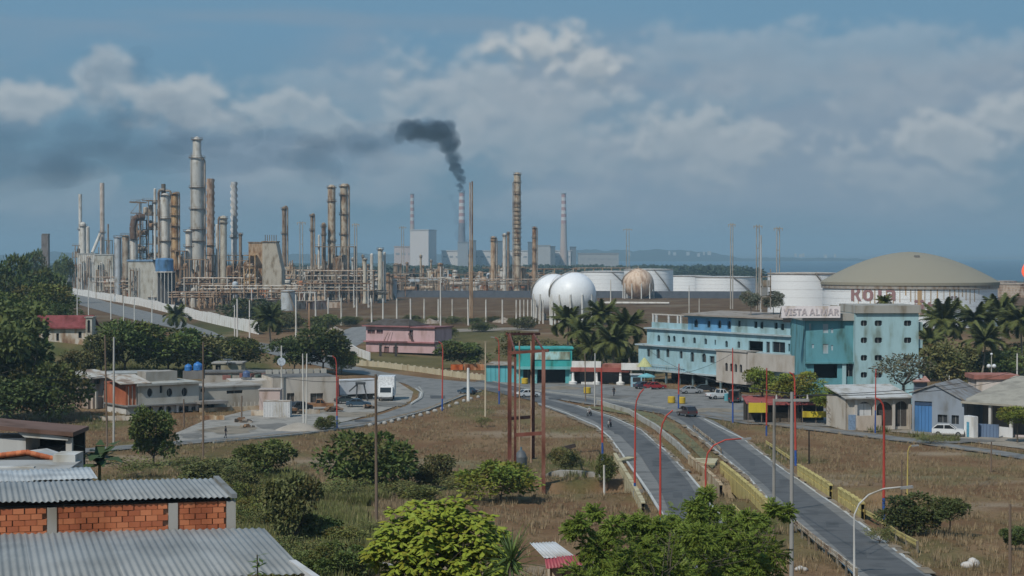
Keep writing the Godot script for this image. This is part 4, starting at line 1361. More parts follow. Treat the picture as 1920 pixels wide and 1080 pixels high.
	frame("rusty cable mast crane on top of the cracking tower", 246, 262, 378, 1036, 9, 1, 4, steel, 0)
	var boom := thing("crane_boom", "long rusty boom sticking out left of the cracking tower top", "crane", at(275, 380, 1034))
	part(boom, "boom", Kit.new().beam(Vector3.ZERO, at(243, 379, 1030) - boom.position, 0.9), steel)
	part(boom, "stay", Kit.new().beam(at(270, 373, 1034) - boom.position, at(250, 379, 1031) - boom.position, 0.25), steel)
	var elbow := thing("cyclone_duct", "dark rusty bent duct on the left shoulder of the cracking tower", "duct", ground_at(256, 1028))
	var e0 := elbow.position
	part(elbow, "pipe", Kit.new().tube([at(250, 448, 1028) - e0, at(249, 425, 1028) - e0, at(252, 412, 1028) - e0, at(260, 406, 1028) - e0, at(270, 408, 1030) - e0], 2.0, 12), mat(0.13, 0.09, 0.07, "rust"))
	part(elbow, "support", Kit.new().bx(-1.8, -1.4, 0, 38, -0.3, 0.3), steel)
	# furnace house with tapering sides
	var f := fac(492, 960, 528, 960)
	var hb := thing("furnace_house", "tan furnace building with sloping sides in the middle of the plant", "building", f.o, f.turn)
	var a := fuv(f, 492, 454)
	var b := fuv(f, 517, 454)
	var c := fuv(f, 528, 505)
	part(hb, "wall", Kit.new().slab(PackedVector2Array([Vector2(0, 0), Vector2(c.x, 0), Vector2(c.x, c.y), Vector2(b.x, b.y), Vector2(a.x, a.y)]), -14, 0), mat(0.42, 0.375, 0.305, "stain"))
	part(hb, "roof", Kit.new().bx(-0.5, b.x + 0.5, a.y, a.y + 0.6, -14.5, 0.5), steel)
	for i in 6:
		part(hb, "vent", Kit.new().cyl(Vector3(1 + i * 1.2, a.y, -4), Vector3(1 + i * 1.2, a.y + 4.0, -4), 0.2, 0.2, 6), steel)
	f = fac(466, 965, 494, 965)
	var hb2 := thing("furnace_house", "brown steel-clad box with an orange rusty side left of the furnace building", "building", f.o, f.turn)
	a = fuv(f, 466, 455)
	part(hb2, "wall", Kit.new().bx(0, f.W, 0, a.y, -12, 0), mat(0.36, 0.28, 0.20, "rust"))
	part(hb2, "roof", Kit.new().bx(-0.4, f.W - 0.3, a.y, a.y + 0.5, -12.4, 0.4), steel)
	# white steam plant block at the left
	f = fac(145, 1275, 178, 1275)
	var sp := thing("boiler_house", "white ribbed boiler house at the left end of the plant", "building", f.o, f.turn)
	a = fuv(f, 145, 476)
	part(sp, "wall", Kit.new().bx(0, f.W, 0, a.y, -12, 0), palest)
	for i in 9:
		part(sp, "rib", Kit.new().bx(f.W * (i + 0.5) / 9 - 0.15, f.W * (i + 0.5) / 9 + 0.15, 0.5, a.y - 0.4, 0.0, 0.25), palest)
	part(sp, "roof", Kit.new().bx(-0.4, f.W + 0.4, a.y, a.y + 0.5, -12.4, 0.4), mat(0.4, 0.4, 0.38))
	f = fac(178, 1200, 212, 1200)
	var sp2 := thing("plant_building", "cream flat-roofed plant building right of the boiler house", "building", f.o, f.turn)
	a = fuv(f, 178, 478)
	part(sp2, "wall", Kit.new().wall(0, f.W, 0, a.y, 0, 0.4, [[2.0, a.y * 0.45, 5.5, a.y * 0.75, 0]]).bx(0, 0.4, 0, a.y, -12, -0.4).bx(f.W - 0.4, f.W, 0, a.y, -12, -0.4), mat(0.44, 0.43, 0.38, "stain"))
	part(sp2, "roof", Kit.new().bx(-0.4, f.W + 0.4, a.y, a.y + 0.5, -12.4, 0.4), mat(0.5, 0.5, 0.47))
	part(sp2, "doorway", Kit.new().bx(1.8, 5.7, a.y * 0.4, a.y * 0.8, -2.5, -2.3), mat(0.05, 0.05, 0.05))
	# hopper building with the blue roofs
	f = fac(240, 1010, 294, 1000)
	var hp := thing("hopper_building", "pale hopper building with sloping side and dark pipework in front", "building", f.o, f.turn)
	a = fuv(f, 242, 490)
	b = fuv(f, 286, 490)
	c = fuv(f, 293, 512)
	part(hp, "wall", Kit.new().slab(PackedVector2Array([Vector2(0, 0), Vector2(f.W, 0), Vector2(f.W, c.y), Vector2(b.x, a.y), Vector2(0, a.y)]), -12, 0), mat(0.40, 0.39, 0.35, "stain"))
	part(hp, "roof", Kit.new().bx(-0.6, b.x + 0.4, a.y, a.y + 1.0, -12.5, 0.5), mat(0.16, 0.26, 0.40, "stain"))
	for i in 3:
		part(hp, "stair_flight", Kit.new().beam(Vector3(3.0 + (i % 2) * 3.5, 2.0 + i * 4.5, 0.9), Vector3(6.5 - (i % 2) * 3.5, 6.5 + i * 4.5, 0.9), 0.5, 0.3), mat(0.10, 0.11, 0.12))
	for i in 4:
		part(hp, "post", Kit.new().bx(2.0 + i * 2.2, 2.25 + i * 2.2, 0, a.y * 0.85, 0.6, 0.9), mat(0.2, 0.2, 0.2))
	f = fac(288, 955, 322, 955)
	var bs := thing("loading_shed", "open dark loading shed with white posts under a blue tank", "shed", f.o, f.turn)
	a = fuv(f, 288, 511)
	part(bs, "roof", Kit.new().bx(-0.4, f.W + 0.4, a.y, a.y + 0.6, -10, 0.4), palest)
	part(bs, "back_wall", Kit.new().bx(0, f.W, 0, a.y, -10, -9.6), mat(0.06, 0.06, 0.065))
	for i in 6:
		part(bs, "post", Kit.new().bx(-0.15, 0.15, 0, a.y, -0.15, 0.15), palest).position.x = f.W * i / 5
	var bt := single("blue_tank", Kit.new().lathe(Vector3.ZERO, [Vector2(0, 0), Vector2(4.9, 0), Vector2(4.9, 6.2), Vector2(4.3, 7.0), Vector2(0, 7.4)], 24), mat(0.08, 0.19, 0.36, "stain"), "squat blue tank on top of the open loading shed", "tank", f.o + Vector3(f.W * 0.5, a.y + 0.6, -5))
	bt.rotation.y = 0
	# storage tanks, spheres
	var white := mat(0.80, 0.81, 0.82, "grain", 0.5)
	tank("grey tank with a pale cone roof left of the dry field", 721, 525, 555, 46, mat(0.36, 0.38, 0.40, "stain"), mat(0.48, 0.45, 0.40, "rust"), 0.25, 1090, 3)
	tank("small grey-blue tank beside the low white shed", 824, 513, 545, 34, mat(0.30, 0.36, 0.42, "stain"), mat(0.4, 0.4, 0.4, "rust"), 0.1, 1330, 3)
	tank("tiny grey tank below the furnace building", 540, 545, 575, 26, mat(0.42, 0.45, 0.47, "stain"), mat(0.45, 0.45, 0.44), 0.1, 870, 2)
	tank("leftmost white tank behind the white spheres", 1138, 509, 551, 96, white, mat(0.55, 0.54, 0.52, "stain"), 0.03, 1330)
	tank("white tank behind the rusty sphere, grey on its shaded side", 1216, 505, 553, 92, white, mat(0.5, 0.5, 0.48, "stain"), 0.03, 1220)
	tank("narrow white tank between two larger white tanks", 1292, 517, 551, 84, white, mat(0.5, 0.48, 0.45, "stain"), 0.02, 1330)
	tank("wide low white tank left of the tall lattice mast", 1360, 519, 554, 112, white, mat(0.5, 0.49, 0.47, "stain"), 0.02, 1180)
	tank("tall white tank overlapped by the dome-roofed tank", 1508, 512, 590, 136, white, mat(0.52, 0.50, 0.47, "rust"), 0.02, 820)
	tank("low buff tank at the right edge before the sea", 1905, 532, 566, 90, mat(0.40, 0.34, 0.29, "rust"), mat(0.4, 0.35, 0.3, "rust"), 0.03, 1150)
	tank("far buff tank behind the low buff tank at the right edge", 1880, 527, 545, 50, mat(0.44, 0.38, 0.33, "rust"), mat(0.45, 0.4, 0.35, "rust"), 0.03, 1500)
	sphere_tank("front white spherical tank on pale legs", 1075, 553, 86, 690, mat(0.80, 0.82, 0.84, "grain", 0.45))
	sphere_tank("rear white spherical tank half behind the front one", 1037, 552, 78, 740, mat(0.80, 0.82, 0.84, "grain", 0.45))
	sphere_tank("rust-streaked cream spherical tank before the white tanks", 1197, 532, 58, 1120, mat(0.60, 0.50, 0.42, "rust", 0.6), 10)
	big_tank()
	# pipe racks and clutter
	for q in [["long rusty pipe rack across the front of the plant", 380, 560, 536, 900, 3, rusty], ["pipe rack behind the white wall at the foot of the ochre column", 322, 400, 548, 890, 3, rusty], ["pale pipe rack below the twin columns", 555, 690, 532, 920, 3, palest], ["upper pipe rack behind the pale one", 560, 700, 508, 1000, 3, steel], ["pipe rack left of the small grey-blue tank", 735, 830, 522, 1230, 3, steel], ["rusty pipe rack under the scaffold-ringed column", 850, 1010, 524, 1195, 3, rusty],
			["pale pipe bridge before the foot of the silver columns", 345, 480, 522, 960, 2, palest], ["cream pipe bridge at the right end of the plant front", 470, 600, 545, 985, 3, buff], ["buff pipe rack before the twin columns", 600, 720, 545, 1010, 3, buff], ["brown pipe rack behind the cone-roofed grey tank", 660, 760, 515, 1150, 3, rusty], ["pale pipe rack beyond the slim pale columns", 880, 1010, 512, 1280, 2, palest], ["buff pipe bridge at the far right of the plant", 990, 1090, 520, 1240, 2, buff],
			["pipe rack at the foot of the cracking tower", 230, 330, 528, 1010, 3, steel], ["pipe rack behind the boiler house", 180, 250, 520, 1120, 2, steel], ["low pipe rack behind the orange heater frame", 440, 545, 516, 990, 3, rusty], ["far pipe rack left of the white spheres", 1000, 1080, 505, 1250, 2, ochre], ["rusty pipe trestle beyond the white spheres", 1080, 1180, 503, 1420, 2, ochre]]:
		pipe_rack(q[0], q[1], q[2], q[3], q[4], q[5], q[6])
	var r := RandomNumberGenerator.new()
	r.seed = 404
	var taken := {}
	var marks := [[160, "the boiler house"], [200, "the cream plant building"], [225, "the bluish silo"], [265, "the hopper building"], [310, "the white reactor column"], [330, "the ochre column"], [370, "the tallest silver column"], [396, "the brown strake stack"], [420, "the cream ringed column"], [440, "the silver strake stack"], [470, "the orange heater structure"], [505, "the furnace building"], [533, "the slim loop-pipe column"], [565, "the left power pole"], [585, "the slim brown column"], [622, "the left twin column"], [645, "the right twin column"], [684, "the small cream column"], [721, "the cone-roofed grey tank"], [755, "the rusty deck"], [824, "the grey-blue tank"], [884, "the two tall masts"], [925, "the rusty column"], [950, "the slim pale columns"], [970, "the scaffold-ringed column"], [1002, "the thin ochre column"]]
	for i in 420:
		var px: float
		var d: float
		if i < 320:
			px = r.randf_range(190, 700)
			d = r.randf_range(900, 1180) if px > 360 and px < 600 else r.randf_range(1040, 1200)
			if px < 330: d = r.randf_range(1000, 1150) + maxf(0.0, 260.0 - px) * 2.2
		else:
			px = r.randf_range(735, 1010)
			d = r.randf_range(1190, 1400)
		var g := ground_at(px, d)
		var kind := r.randi() % 4
		var ci := r.randi() % 7
		var mm: Material = [rusty, buff, palest, steel, mat(0.45, 0.20, 0.10, "rust"), mat(0.5, 0.47, 0.42, "stain"), bluish][ci]
		var near: Array = marks[0]
		for q in marks:
			if absf(q[0] - px) < absf(near[0] - px): near = q
		var label := "%s %s %s %s" % [["rust brown", "buff", "white", "dark brown", "orange red", "cream", "bluish grey"][ci], ["upright process drum", "horizontal vessel on saddles", "small flat-roofed shed", "air cooler bank on legs"][kind], "just left of" if px < near[0] else "just right of", near[1]]
		if taken.has(label):
			continue
		taken[label] = true
		if kind == 0:
			var o := thing("process_drum", label, "process drum", g, 0, "upright process drums in the plant")
			var h := r.randf_range(6, 14)
			var rad := r.randf_range(1.0, 2.2)
			part(o, "shell", Kit.new().lathe(Vector3.ZERO, [Vector2(rad, 0), Vector2(rad, h), Vector2(rad * 0.7, h + rad * 0.5), Vector2(0, h + rad * 0.7)], 14), mm)
			part(o, "platform", Kit.new().ring(Vector3(0, h * 0.8, 0), rad * 0.95, rad + 0.8, 0.2, 12), steel)
		elif kind == 1:
			var o := thing("horizontal_vessel", label, "vessel", g, r.randf_range(-0.3, 0.3), "horizontal vessels in the plant")
			var y := r.randf_range(3, 8)
			var rad := r.randf_range(0.9, 1.7)
			part(o, "shell", Kit.new().cyl(Vector3(-4, y, 0), Vector3(4, y, 0), rad, rad, 14), mm)
			for s in [-1, 1]:
				part(o, "saddle", Kit.new().bx(s * 2.5 - 0.3, s * 2.5 + 0.3, 0, y - rad * 0.6, -0.9, 0.9), steel)
		elif kind == 2:
			var o := thing("plant_shed", label, "shed", g, r.randf_range(-0.3, 0.3), "small sheds in the plant")
			var w := r.randf_range(4, 10)
			var h := r.randf_range(3, 6)
			part(o, "wall", Kit.new().wall(-w / 2, w / 2, 0, h, 2.5, 0.2, [[-w * 0.3, 0, -w * 0.1, h * 0.7, 0], [w * 0.1, h * 0.4, w * 0.35, h * 0.75, 0]]).bx(-w / 2, -w / 2 + 0.2, 0, h, -2.5, 2.3).bx(w / 2 - 0.2, w / 2, 0, h, -2.5, 2.3).bx(-w / 2, w / 2, 0, h, -2.7, -2.5), mm)
			part(o, "roof", Kit.new().bx(-w / 2 - 0.3, w / 2 + 0.3, h, h + 0.25, -3, 3), mat(0.45, 0.43, 0.4, "rust"))
		else:
			var o := thing("cooler_bank", label, "air cooler", g, 0, "air coolers in the plant")
			var w := r.randf_range(6, 14)
			var h := r.randf_range(6, 11)
			part(o, "box", Kit.new().bx(-w / 2, w / 2, h, h + 1.6, -4, 0), mm)
			for k in 4:
				part(o, "leg", Kit.new().bx(-0.2, 0.2, 0, h, -0.2, 0.2), steel).position = Vector3(-w / 2 + w * k / 3.0, 0, -0.3)
	for i in 44:                                   # solid tan and rust blocks of equipment behind the racks
		var right := i >= 30
		var px := r.randf_range(740, 1010) if right else r.randf_range(330, 735)
		var d := r.randf_range(1240, 1400) if right else r.randf_range(1040, 1220)
		var w := r.randf_range(9, 34)
		var ytop := r.randf_range(508, 532) if right else r.randf_range(494, 536)
		var ci := r.randi() % 5
		var near: Array = marks[0]
		for q in marks:
			if absf(q[0] - px) < absf(near[0] - px): near = q
		var label := "%s equipment block with pipes %s %s" % [["tan", "rust brown", "pale grey", "dark brown", "buff"][ci], "just left of" if px < near[0] else "just right of", near[1]]
		if taken.has(label):
			continue
		taken[label] = true
		f = fac(px - w * 0.5, d, px + w * 0.5, d)
		var hh := fuv(f, px, ytop).y
		var o := thing("equipment_block", label, "plant equipment", f.o, f.turn)
		var mm: Material = [mat(0.42, 0.36, 0.28, "rust"), rusty, palest, steel, buff][ci]
		part(o, "housing", Kit.new().bx(0, f.W, hh * 0.3, hh, -6, 0).bx(f.W * 0.1, f.W * 0.9, 0, hh * 0.3, -5, -0.8), mm)
		part(o, "deck", Kit.new().bx(-0.6, f.W + 0.6, hh * 0.55, hh * 0.55 + 0.2, 0.02, 1.4).bx(-0.6, f.W + 0.6, hh * 0.55 + 1.0, hh * 0.55 + 1.1, 1.3, 1.4), steel)
		for k in 3:
			var x: float = f.W * (0.15 + 0.33 * k)
			var pr := r.randf_range(0.2, 0.45)
			part(o, "pipe", Kit.new().tube([Vector3(x, 0, 0.6), Vector3(x, hh * r.randf_range(0.7, 1.1), 0.6), Vector3(x + 1.5, hh * 0.9, 0.6), Vector3(x + 1.5, hh * 0.2, 0.6)], pr, 7), [palest, rusty, buff][k])
		part(o, "vent", Kit.new().cyl(Vector3(f.W * 0.7, hh, -2), Vector3(f.W * 0.7, hh + r.randf_range(1, 5), -2), 0.5, 0.4, 8), mm)
	for i in 90:                                   # slim columns and drums that stand out above the racks
		var px := r.randf_range(740, 1010) if i >= 68 else r.randf_range(226, 735)
		var ci := r.randi() % 4
		var near: Array = marks[0]
		for q in marks:
			if absf(q[0] - px) < absf(near[0] - px): near = q
		var label := "%s %s %s %s" % ["thin" if i % 2 else "short stubby", ["pale column", "rust brown column", "buff column", "dark column"][ci], "just left of" if px < near[0] else "just right of", near[1]]
		if taken.has(label):
			continue
		taken[label] = true
		var top := r.randf_range(476, 505) if i % 2 else r.randf_range(492, 520)
		column(label, px, top, r.randf_range(2.6, 4.5) if i % 2 else r.randf_range(6, 11), (r.randf_range(1220, 1380) if i >= 68 else r.randf_range(1020, 1200)), [palest, rusty, buff, steel][ci], [top + 4, top + 18] if i % 3 else [top + 5], {"deck": 0.6, "ladder": false})
	for q in [[145, 178, 1275, 476, 5], [178, 212, 1200, 478, 4], [240, 290, 1008, 492, 6]]:   # pipes, windows and ducts on the big plain walls
		f = fac(q[0], q[2], q[1], q[2])
		var hh := fuv(f, q[0], q[3]).y
		var o := thing("wall_pipework", "pipework and ducts climbing the wall of the %s" % ["boiler house", "cream plant building", "hopper building"][0 if q[0] == 145 else (1 if q[0] == 178 else 2)], "pipework", f.o, f.turn)
		for k in q[4]:
			var x: float = f.W * (0.1 + 0.8 * k / q[4])
			var y := hh * r.randf_range(0.55, 0.95)
			part(o, "pipe", Kit.new().tube([Vector3(x, 0, 1.2), Vector3(x, y, 1.2), Vector3(x + f.W * 0.12, y, 1.2), Vector3(x + f.W * 0.12, y * 0.4, 1.2)], r.randf_range(0.18, 0.4), 6), [rusty, palest, steel][k % 3])
			part(o, "bracket", Kit.new().bx(x - 1, x + 1.6, y * 0.5, y * 0.5 + 0.3, 0.3, 1.6), steel)
	for q in [["long pale low wall before the middle of the plant", 480, 640, 905, 560, 3.6], ["cream low block beside the tiny grey tank", 556, 582, 890, 556, 4.0], ["pinkish low block at the front of the plant", 586, 612, 885, 560, 4.2], ["white low block below the furnace building", 512, 530, 895, 556, 4.6]]:
		f = fac(q[1], q[3], q[2], q[3] + 10)
		var o := thing("low_block", q[0], "building", f.o, f.turn)
		part(o, "wall", Kit.new().wall(0, f.W, 0, q[5], 0, 0.3, [[f.W * 0.2, 0.2, f.W * 0.32, q[5] * 0.7, 0], [f.W * 0.6, 1.2, f.W * 0.75, q[5] * 0.7, 0]]).bx(0, f.W, 0, q[5], -4, -3.8), mat(0.50, 0.44, 0.39, "rust") if q[1] != 586 else mat(0.50, 0.38, 0.35, "rust"))
		part(o, "roof", Kit.new().bx(-0.3, f.W + 0.3, q[5], q[5] + 0.2, -4.2, 0.3), mat(0.45, 0.43, 0.40, "rust"))
	for q in [["pale rubble heap behind the pink house", 806, 606, 5.0], ["pale rubble heap left of the tight pipe posts", 945, 604, 5.5], ["rubble heap in the yard left of the pink house", 628, 622, 4.0]]:
		single("rubble_heap", Kit.new().lathe(Vector3.ZERO, [Vector2(q[3], -0.2), Vector2(q[3] * 0.7, 0.9), Vector2(q[3] * 0.35, 1.3), Vector2(0, 2.0)], 11), mat(0.30, 0.27, 0.24, "rust"), q[0], "rubble", G(q[1], q[2]))
	f = fac(800, 1400, 838, 1400)
	var ws := thing("long_shed", "low white shed above the small grey-blue tank", "shed", f.o, f.turn)
	a = fuv(f, 800, 506)
	part(ws, "wall", Kit.new().bx(0, f.W, 0, a.y, -8, 0), mat(0.52, 0.47, 0.40, "stain"))
	part(ws, "roof", Kit.new().bx(-0.5, f.W + 0.5, a.y, a.y + 0.8, -8.5, 0.5), palest)
	# dark bund
	var k := Kit.new()
	var bp := PackedVector2Array([Vector2(-9, 0), Vector2(-3, 4.4), Vector2(4.5, 4.2), Vector2(7.5, 0)])
	f = fac(730, 1160, 1400, 1130)
	var bund := struct("embankment", k.slab(bp, 0, f.W, Transform3D(Basis(Vector3(0, 0, -1), Vector3.UP, Vector3(1, 0, 0)), Vector3.ZERO)), mat(0.055, 0.058, 0.066, "blot"))
	bund.position = f.o
	bund.rotation.y = f.turn
	k = Kit.new()
	f = fac(1130, 985, 1255, 975)
	single("white_pipeline", k.cyl(Vector3(0, 0.8, 0), Vector3(f.W, 0.8, 0), 0.7, 0.7, 8), palest, "long white pipe on the ground below the dark embankment", "pipe", f.o, f.turn)
	# masts and pylons
	pole("twin_mast", "left one of the two tall rusty masts in the dry field", 881.5, 342, 606, 2.6, mat(0.42, 0.33, 0.25, "rust"), "", "mast")
	pole("twin_mast", "right one of the two tall rusty masts in the dry field", 885.5, 340, 606, 3.2, mat(0.30, 0.22, 0.15, "rust"), "", "mast")
	var pm := mat(0.36, 0.33, 0.29, "stain")
	for q in [["twin-legged power pole before the white tanks, tallest of the right side", 1372, 418, 4, 900], ["second twin-legged power pole of the right side", 1421, 421, 5, 880], ["twin-legged power pole nearest the dome-roofed tank", 1459, 425, 5, 860], ["hazy twin-legged power pole above the rusty sphere", 1177, 428, 5, 1300], ["twin-legged power pole left of the power station", 755, 424, 4, 1300], ["twin-legged power pole left of the twin columns", 565, 415, 5, 1000], ["twin-legged power pole right of the twin columns", 667, 418, 4, 960]]:
		pylon(q[0], q[1], q[2], 0, q[3], q[4], pm)
	pole("lattice_mast", "slim pale mast between the right side power poles", 1427, 441, 0, 3, mat(0.45, 0.44, 0.42, "stain"), "", "mast", 850)
	# the row of pale posts along the field, and the group of pipe posts by the spheres
	var post := mat(0.58, 0.56, 0.52, "stain")
	var xs := [592, 615, 640, 669, 697, 718, 744, 770, 795, 822, 848, 878, 911, 942]
	for i in xs.size():
		pole("concrete_post", "tall pale concrete post in the row along the dry field", xs[i], 558 + i * 0.3, 604 + (i % 3) * 3, 3.0, post, "pale posts along the dry field")
	for i in 8:
		pole("pipe_post", "pale pipe post in the tight row left of the white spheres", 968 + i * 7.2, 562, 607, 2.6, post, "pipe posts left of the white spheres")
	for q in [["single tall pale post rising before the small grey-blue tank", 826, 500, 612, 2.4], ["tall pale post right of the front white sphere", 1145, 525, 595, 2.2], ["thin pale post before the long white pipe", 1292, 535, 602, 1.8], ["second thin pale post before the long white pipe", 1311, 560, 604, 1.8], ["tall pale pole behind the low yard wall end", 555, 552, 640, 3.2]]:
		pole("pale_post", q[0], q[1], q[2], q[3], q[4], post)
	for q in [["leftmost of the pale utility poles beside the white barrier wall", 440, 572, 648, 2.2], ["thick pale utility pole beside the white barrier wall", 445, 560, 648, 3.0], ["third pale utility pole beside the white barrier wall", 468, 563, 638, 2.4], ["rightmost pale utility pole beside the white barrier wall", 472, 540, 610, 2.0]]:
		pole("utility_pole", q[0], q[1], q[2], q[3], q[4], mat(0.62, 0.58, 0.55, "stain"))
	pole("rusty_pole", "rusty brown pole in the yard right of the tall palm", 580, 568, 632, 4.0, mat(0.36, 0.25, 0.17, "rust"))
	for q in [[145, 520, 632], [166, 520, 600], [208, 505, 600], [232, 555, 605], [252, 560, 606], [285, 545, 605]]:
		pole("road_post", "thin white lamp post along the left main road", q[0], q[1], q[2], 1.8, mat(0.6, 0.6, 0.57), "thin lamp posts along the left main road")
	# white barrier wall along the main road, in panels
	var line := [[112, 536], [140, 552], [200, 563], [262, 573], [330, 590], [400, 607], [440, 616], [485, 627]]
	var bw := thing("barrier_wall", "long white concrete wall along the left main road", "wall", G(300, 588))
	for i in line.size() - 1:
		var p0 := G(line[i][0], line[i][1])
		var p1 := G(line[i + 1][0], line[i + 1][1])
		var n := maxi(1, int(p0.distance_to(p1) / 14.0))
		for j in n:
			var u := p0.lerp(p1, float(j) / n)
			var v := p0.lerp(p1, (j + 0.97) / n)
			part(bw, "panel", Kit.new().beam(u - bw.position + Vector3(0, 1.4, 0), v - bw.position + Vector3(0, 1.4, 0), 0.35, 5.6 + 0.5 * sin(i * 3.1 + j)), mat(0.68, 0.67, 0.65, "stain"))
	line = [[634, 644], [652, 655], [672, 668], [694, 676]]
	var bw2 := thing("barrier_wall", "short white curved wall left of the pink house", "wall", G(660, 660))
	for i in line.size() - 1:
		var u := G(line[i][0], line[i][1]) - bw2.position
		var v := G(line[i + 1][0], line[i + 1][1]) - bw2.position
		for j in 3:
			part(bw2, "panel", Kit.new().beam(u.lerp(v, j / 3.0) + Vector3(0, 0.8, 0), u.lerp(v, (j + 0.94) / 3.0) + Vector3(0, 0.8, 0), 0.3, 2.4), mat(0.62, 0.61, 0.59, "stain"))
	# hazy brick tower at the far left
	var tg := ground_at(84, 1350)
	var bt2 := thing("brick_tower", "hazy dark tower block over the trees at the far left", "tower", tg)
	var th := at(84, 440, 1350).y
	part(bt2, "wall", Kit.new().bx(-2.6, 2.6, 0, th, -5, 0), mat(0.16, 0.14, 0.13, "stain"))
	part(bt2, "parapet", Kit.new().bx(-2.2, 2.8, th, th + 0.8, -5.2, 0.2), mat(0.16, 0.14, 0.13))
	var wg := thing("small_house", "tiny white house at the top of the left main road", "house", ground_at(116, 1300))
	part(wg, "wall", Kit.new().bx(-3, 4.5, 0, 13.5, -6, 0), mat(0.6, 0.6, 0.58))
	part(wg, "roof", Kit.new().bx(-3.4, 5, 13.5, 14, -6.4, 0.6), mat(0.62, 0.62, 0.6))
	part(wg, "window", Kit.new().bx(0, 2, 8, 10, 0.02, 0.1), glass(0.03, 0.035, 0.04))
	# flare at the right edge
	var fg := ground_at(1921, 1500)
	var fl := thing("flare_stack", "thin flare stack with a flame at the right edge", "flare stack", fg)
	var fh := at(1920, 520, 1500).y
	part(fl, "pipe", Kit.new().cyl(Vector3.ZERO, Vector3(0, fh, 0), 0.5, 0.4, 8), steel)
	var fm := StandardMaterial3D.new()
	fm.albedo_color = Color(0.9, 0.3, 0.12)
	fm.emission_enabled = true
	fm.emission = Color(1.0, 0.36, 0.16)
	fm.emission_energy_multiplier = 0.75
	var fk := Kit.new()
	fk.smooth(true)
	fk.lathe(Vector3(0, fh, 0), [Vector2(0.4, 0), Vector2(1.9, 3.0), Vector2(2.2, 5.5), Vector2(1.4, 8.5), Vector2(0, 11.5)], 12)
	var flame := part(fl, "flame", fk, fm)
	flame.rotation.z = 0.02
	var lamp := OmniLight3D.new()
	lamp.name = "flame_light"
	lamp.light_color = Color(1, 0.5, 0.2)
	lamp.light_energy = 40
	lamp.light_size = 2.0
	lamp.omni_range = 400
	lamp.omni_attenuation = 2
	lamp.shadow_enabled = true
	fl.add_child(lamp)
	lamp.position = Vector3(0, fh + 5, 3.2)

func big_tank() -> void:
	var d := 690.0
	var g := ground_at(1705, d)
	var r := 160.0 * d / F
	var o := thing("dome_roof_tank", "huge white tank with a beige dome roof and red lettering", "storage tank", g)
	var h := at(1705, 535, d - r).y
	var wm := mat(0.78, 0.80, 0.82, "grain", 0.5)
	part(o, "shell", Kit.new().lathe(Vector3.ZERO, [Vector2(r, 0), Vector2(r, h)], 96), wm)
	var top := at(1705, 472, d).y
	var prof := [Vector2(r * 1.025, h - 0.2)]
	for i in 11:
		var a := i / 10.0
		prof.append(Vector2(r * 1.025 * (1 - a), h + 0.9 + (top - h - 0.9) * (1 - pow(1 - a, 1.75))))
	part(o, "dome_roof", Kit.new().lathe(Vector3.ZERO, prof, 96), mat(0.272, 0.247, 0.188, "grain"))
	part(o, "rim", Kit.new().ring(Vector3(0, h - 1.5, 0), r * 0.99, r + 0.55, 1.3, 96), mat(0.30, 0.29, 0.28, "rust"))
	part(o, "roof_hatch", Kit.new().bx(-0.9, 0.9, top - 2.4, top - 1.4, 12, 13.5), mat(0.16, 0.15, 0.14))
	for i in 5:
		part(o, "weld_band", Kit.new().ring(Vector3(0, h * (i + 1) / 6.0, 0), r * 0.99, r + 0.05, 0.1, 96), mat(0.55, 0.55, 0.55, "stain"))
	for i in 26:                                   # rust runs below the rim
		var a := PI * 0.5 + (i - 10.5) * 0.062 + 0.02 * sin(i * 7.0)
		var l := 2.0 + 3.6 * absf(sin(i * 2.3)) + (5.0 if i == 11 or i == 12 else 0.0)
		var w := (0.14 if i != 12 else 0.7) + 0.12 * absf(sin(i * 5.1))
		part(o, "rust_streak", Kit.new().bx(-w, w, h - 1.6 - l, h - 1.55, 0, 0.03), mat(0.42, 0.33, 0.24, "grain") if i % 3 else mat(0.45, 0.30, 0.16, "grain")).transform = Transform3D(Basis(Vector3.UP, PI * 0.5 - a), Vector3(cos(a) * (r + 0.03), 0, sin(a) * (r + 0.03)))
	var font := SystemFont.new()
	font.font_names = PackedStringArray(["Droid Sans"])
	font.font_weight = 700
	var red := mat(0.29, 0.165, 0.165, "grain")
	for q in [["“", 1583, 554, 24], ["R", 1604, 565, 32], ["o", 1628, 565, 32], ["j", 1650, 565, 32], ["a", 1670, 565, 32], ["r", 1688, 593, 32], ["o", 1704, 593, 32], ["j", 1718, 593, 32], ["i", 1729, 593, 32], ["t", 1744, 593, 32], ["a", 1762, 593, 32], ["”", 1788, 583, 24]]:
		var t := TextMesh.new()
		t.text = q[0]
		t.font = font
		t.font_size = 64
		t.depth = 0.08
		t.curve_step = 1.0
		t.pixel_size = q[3] * (d - r) / F / 64.0 * 1.2
		t.vertical_alignment = VERTICAL_ALIGNMENT_BOTTOM
		var a0 := 0.3
		var a1 := PI - 0.3
		for it in 24:                             # the bearing on the shell that is seen there
			var am := (a0 + a1) * 0.5
			if 960.0 + F * (g.x + cos(am) * r) / (d - sin(am) * r) > q[1]:
				a0 = am
			else:
				a1 = am
		var a := (a0 + a1) * 0.5
		var y: float = at(q[1], q[2], d - r * sin(a)).y
		var l := part(o, "letter", t, red if q[3] > 30 else mat(0.2, 0.16, 0.16))
		l.transform = Transform3D(Basis(Vector3.UP, PI * 0.5 - a).scaled_local(Vector3(1.18, 1, 1)), Vector3(cos(a) * (r + 0.12), y - (0.22 * t.pixel_size * 64 if q[3] > 30 else 0.0), sin(a) * (r + 0.12)))

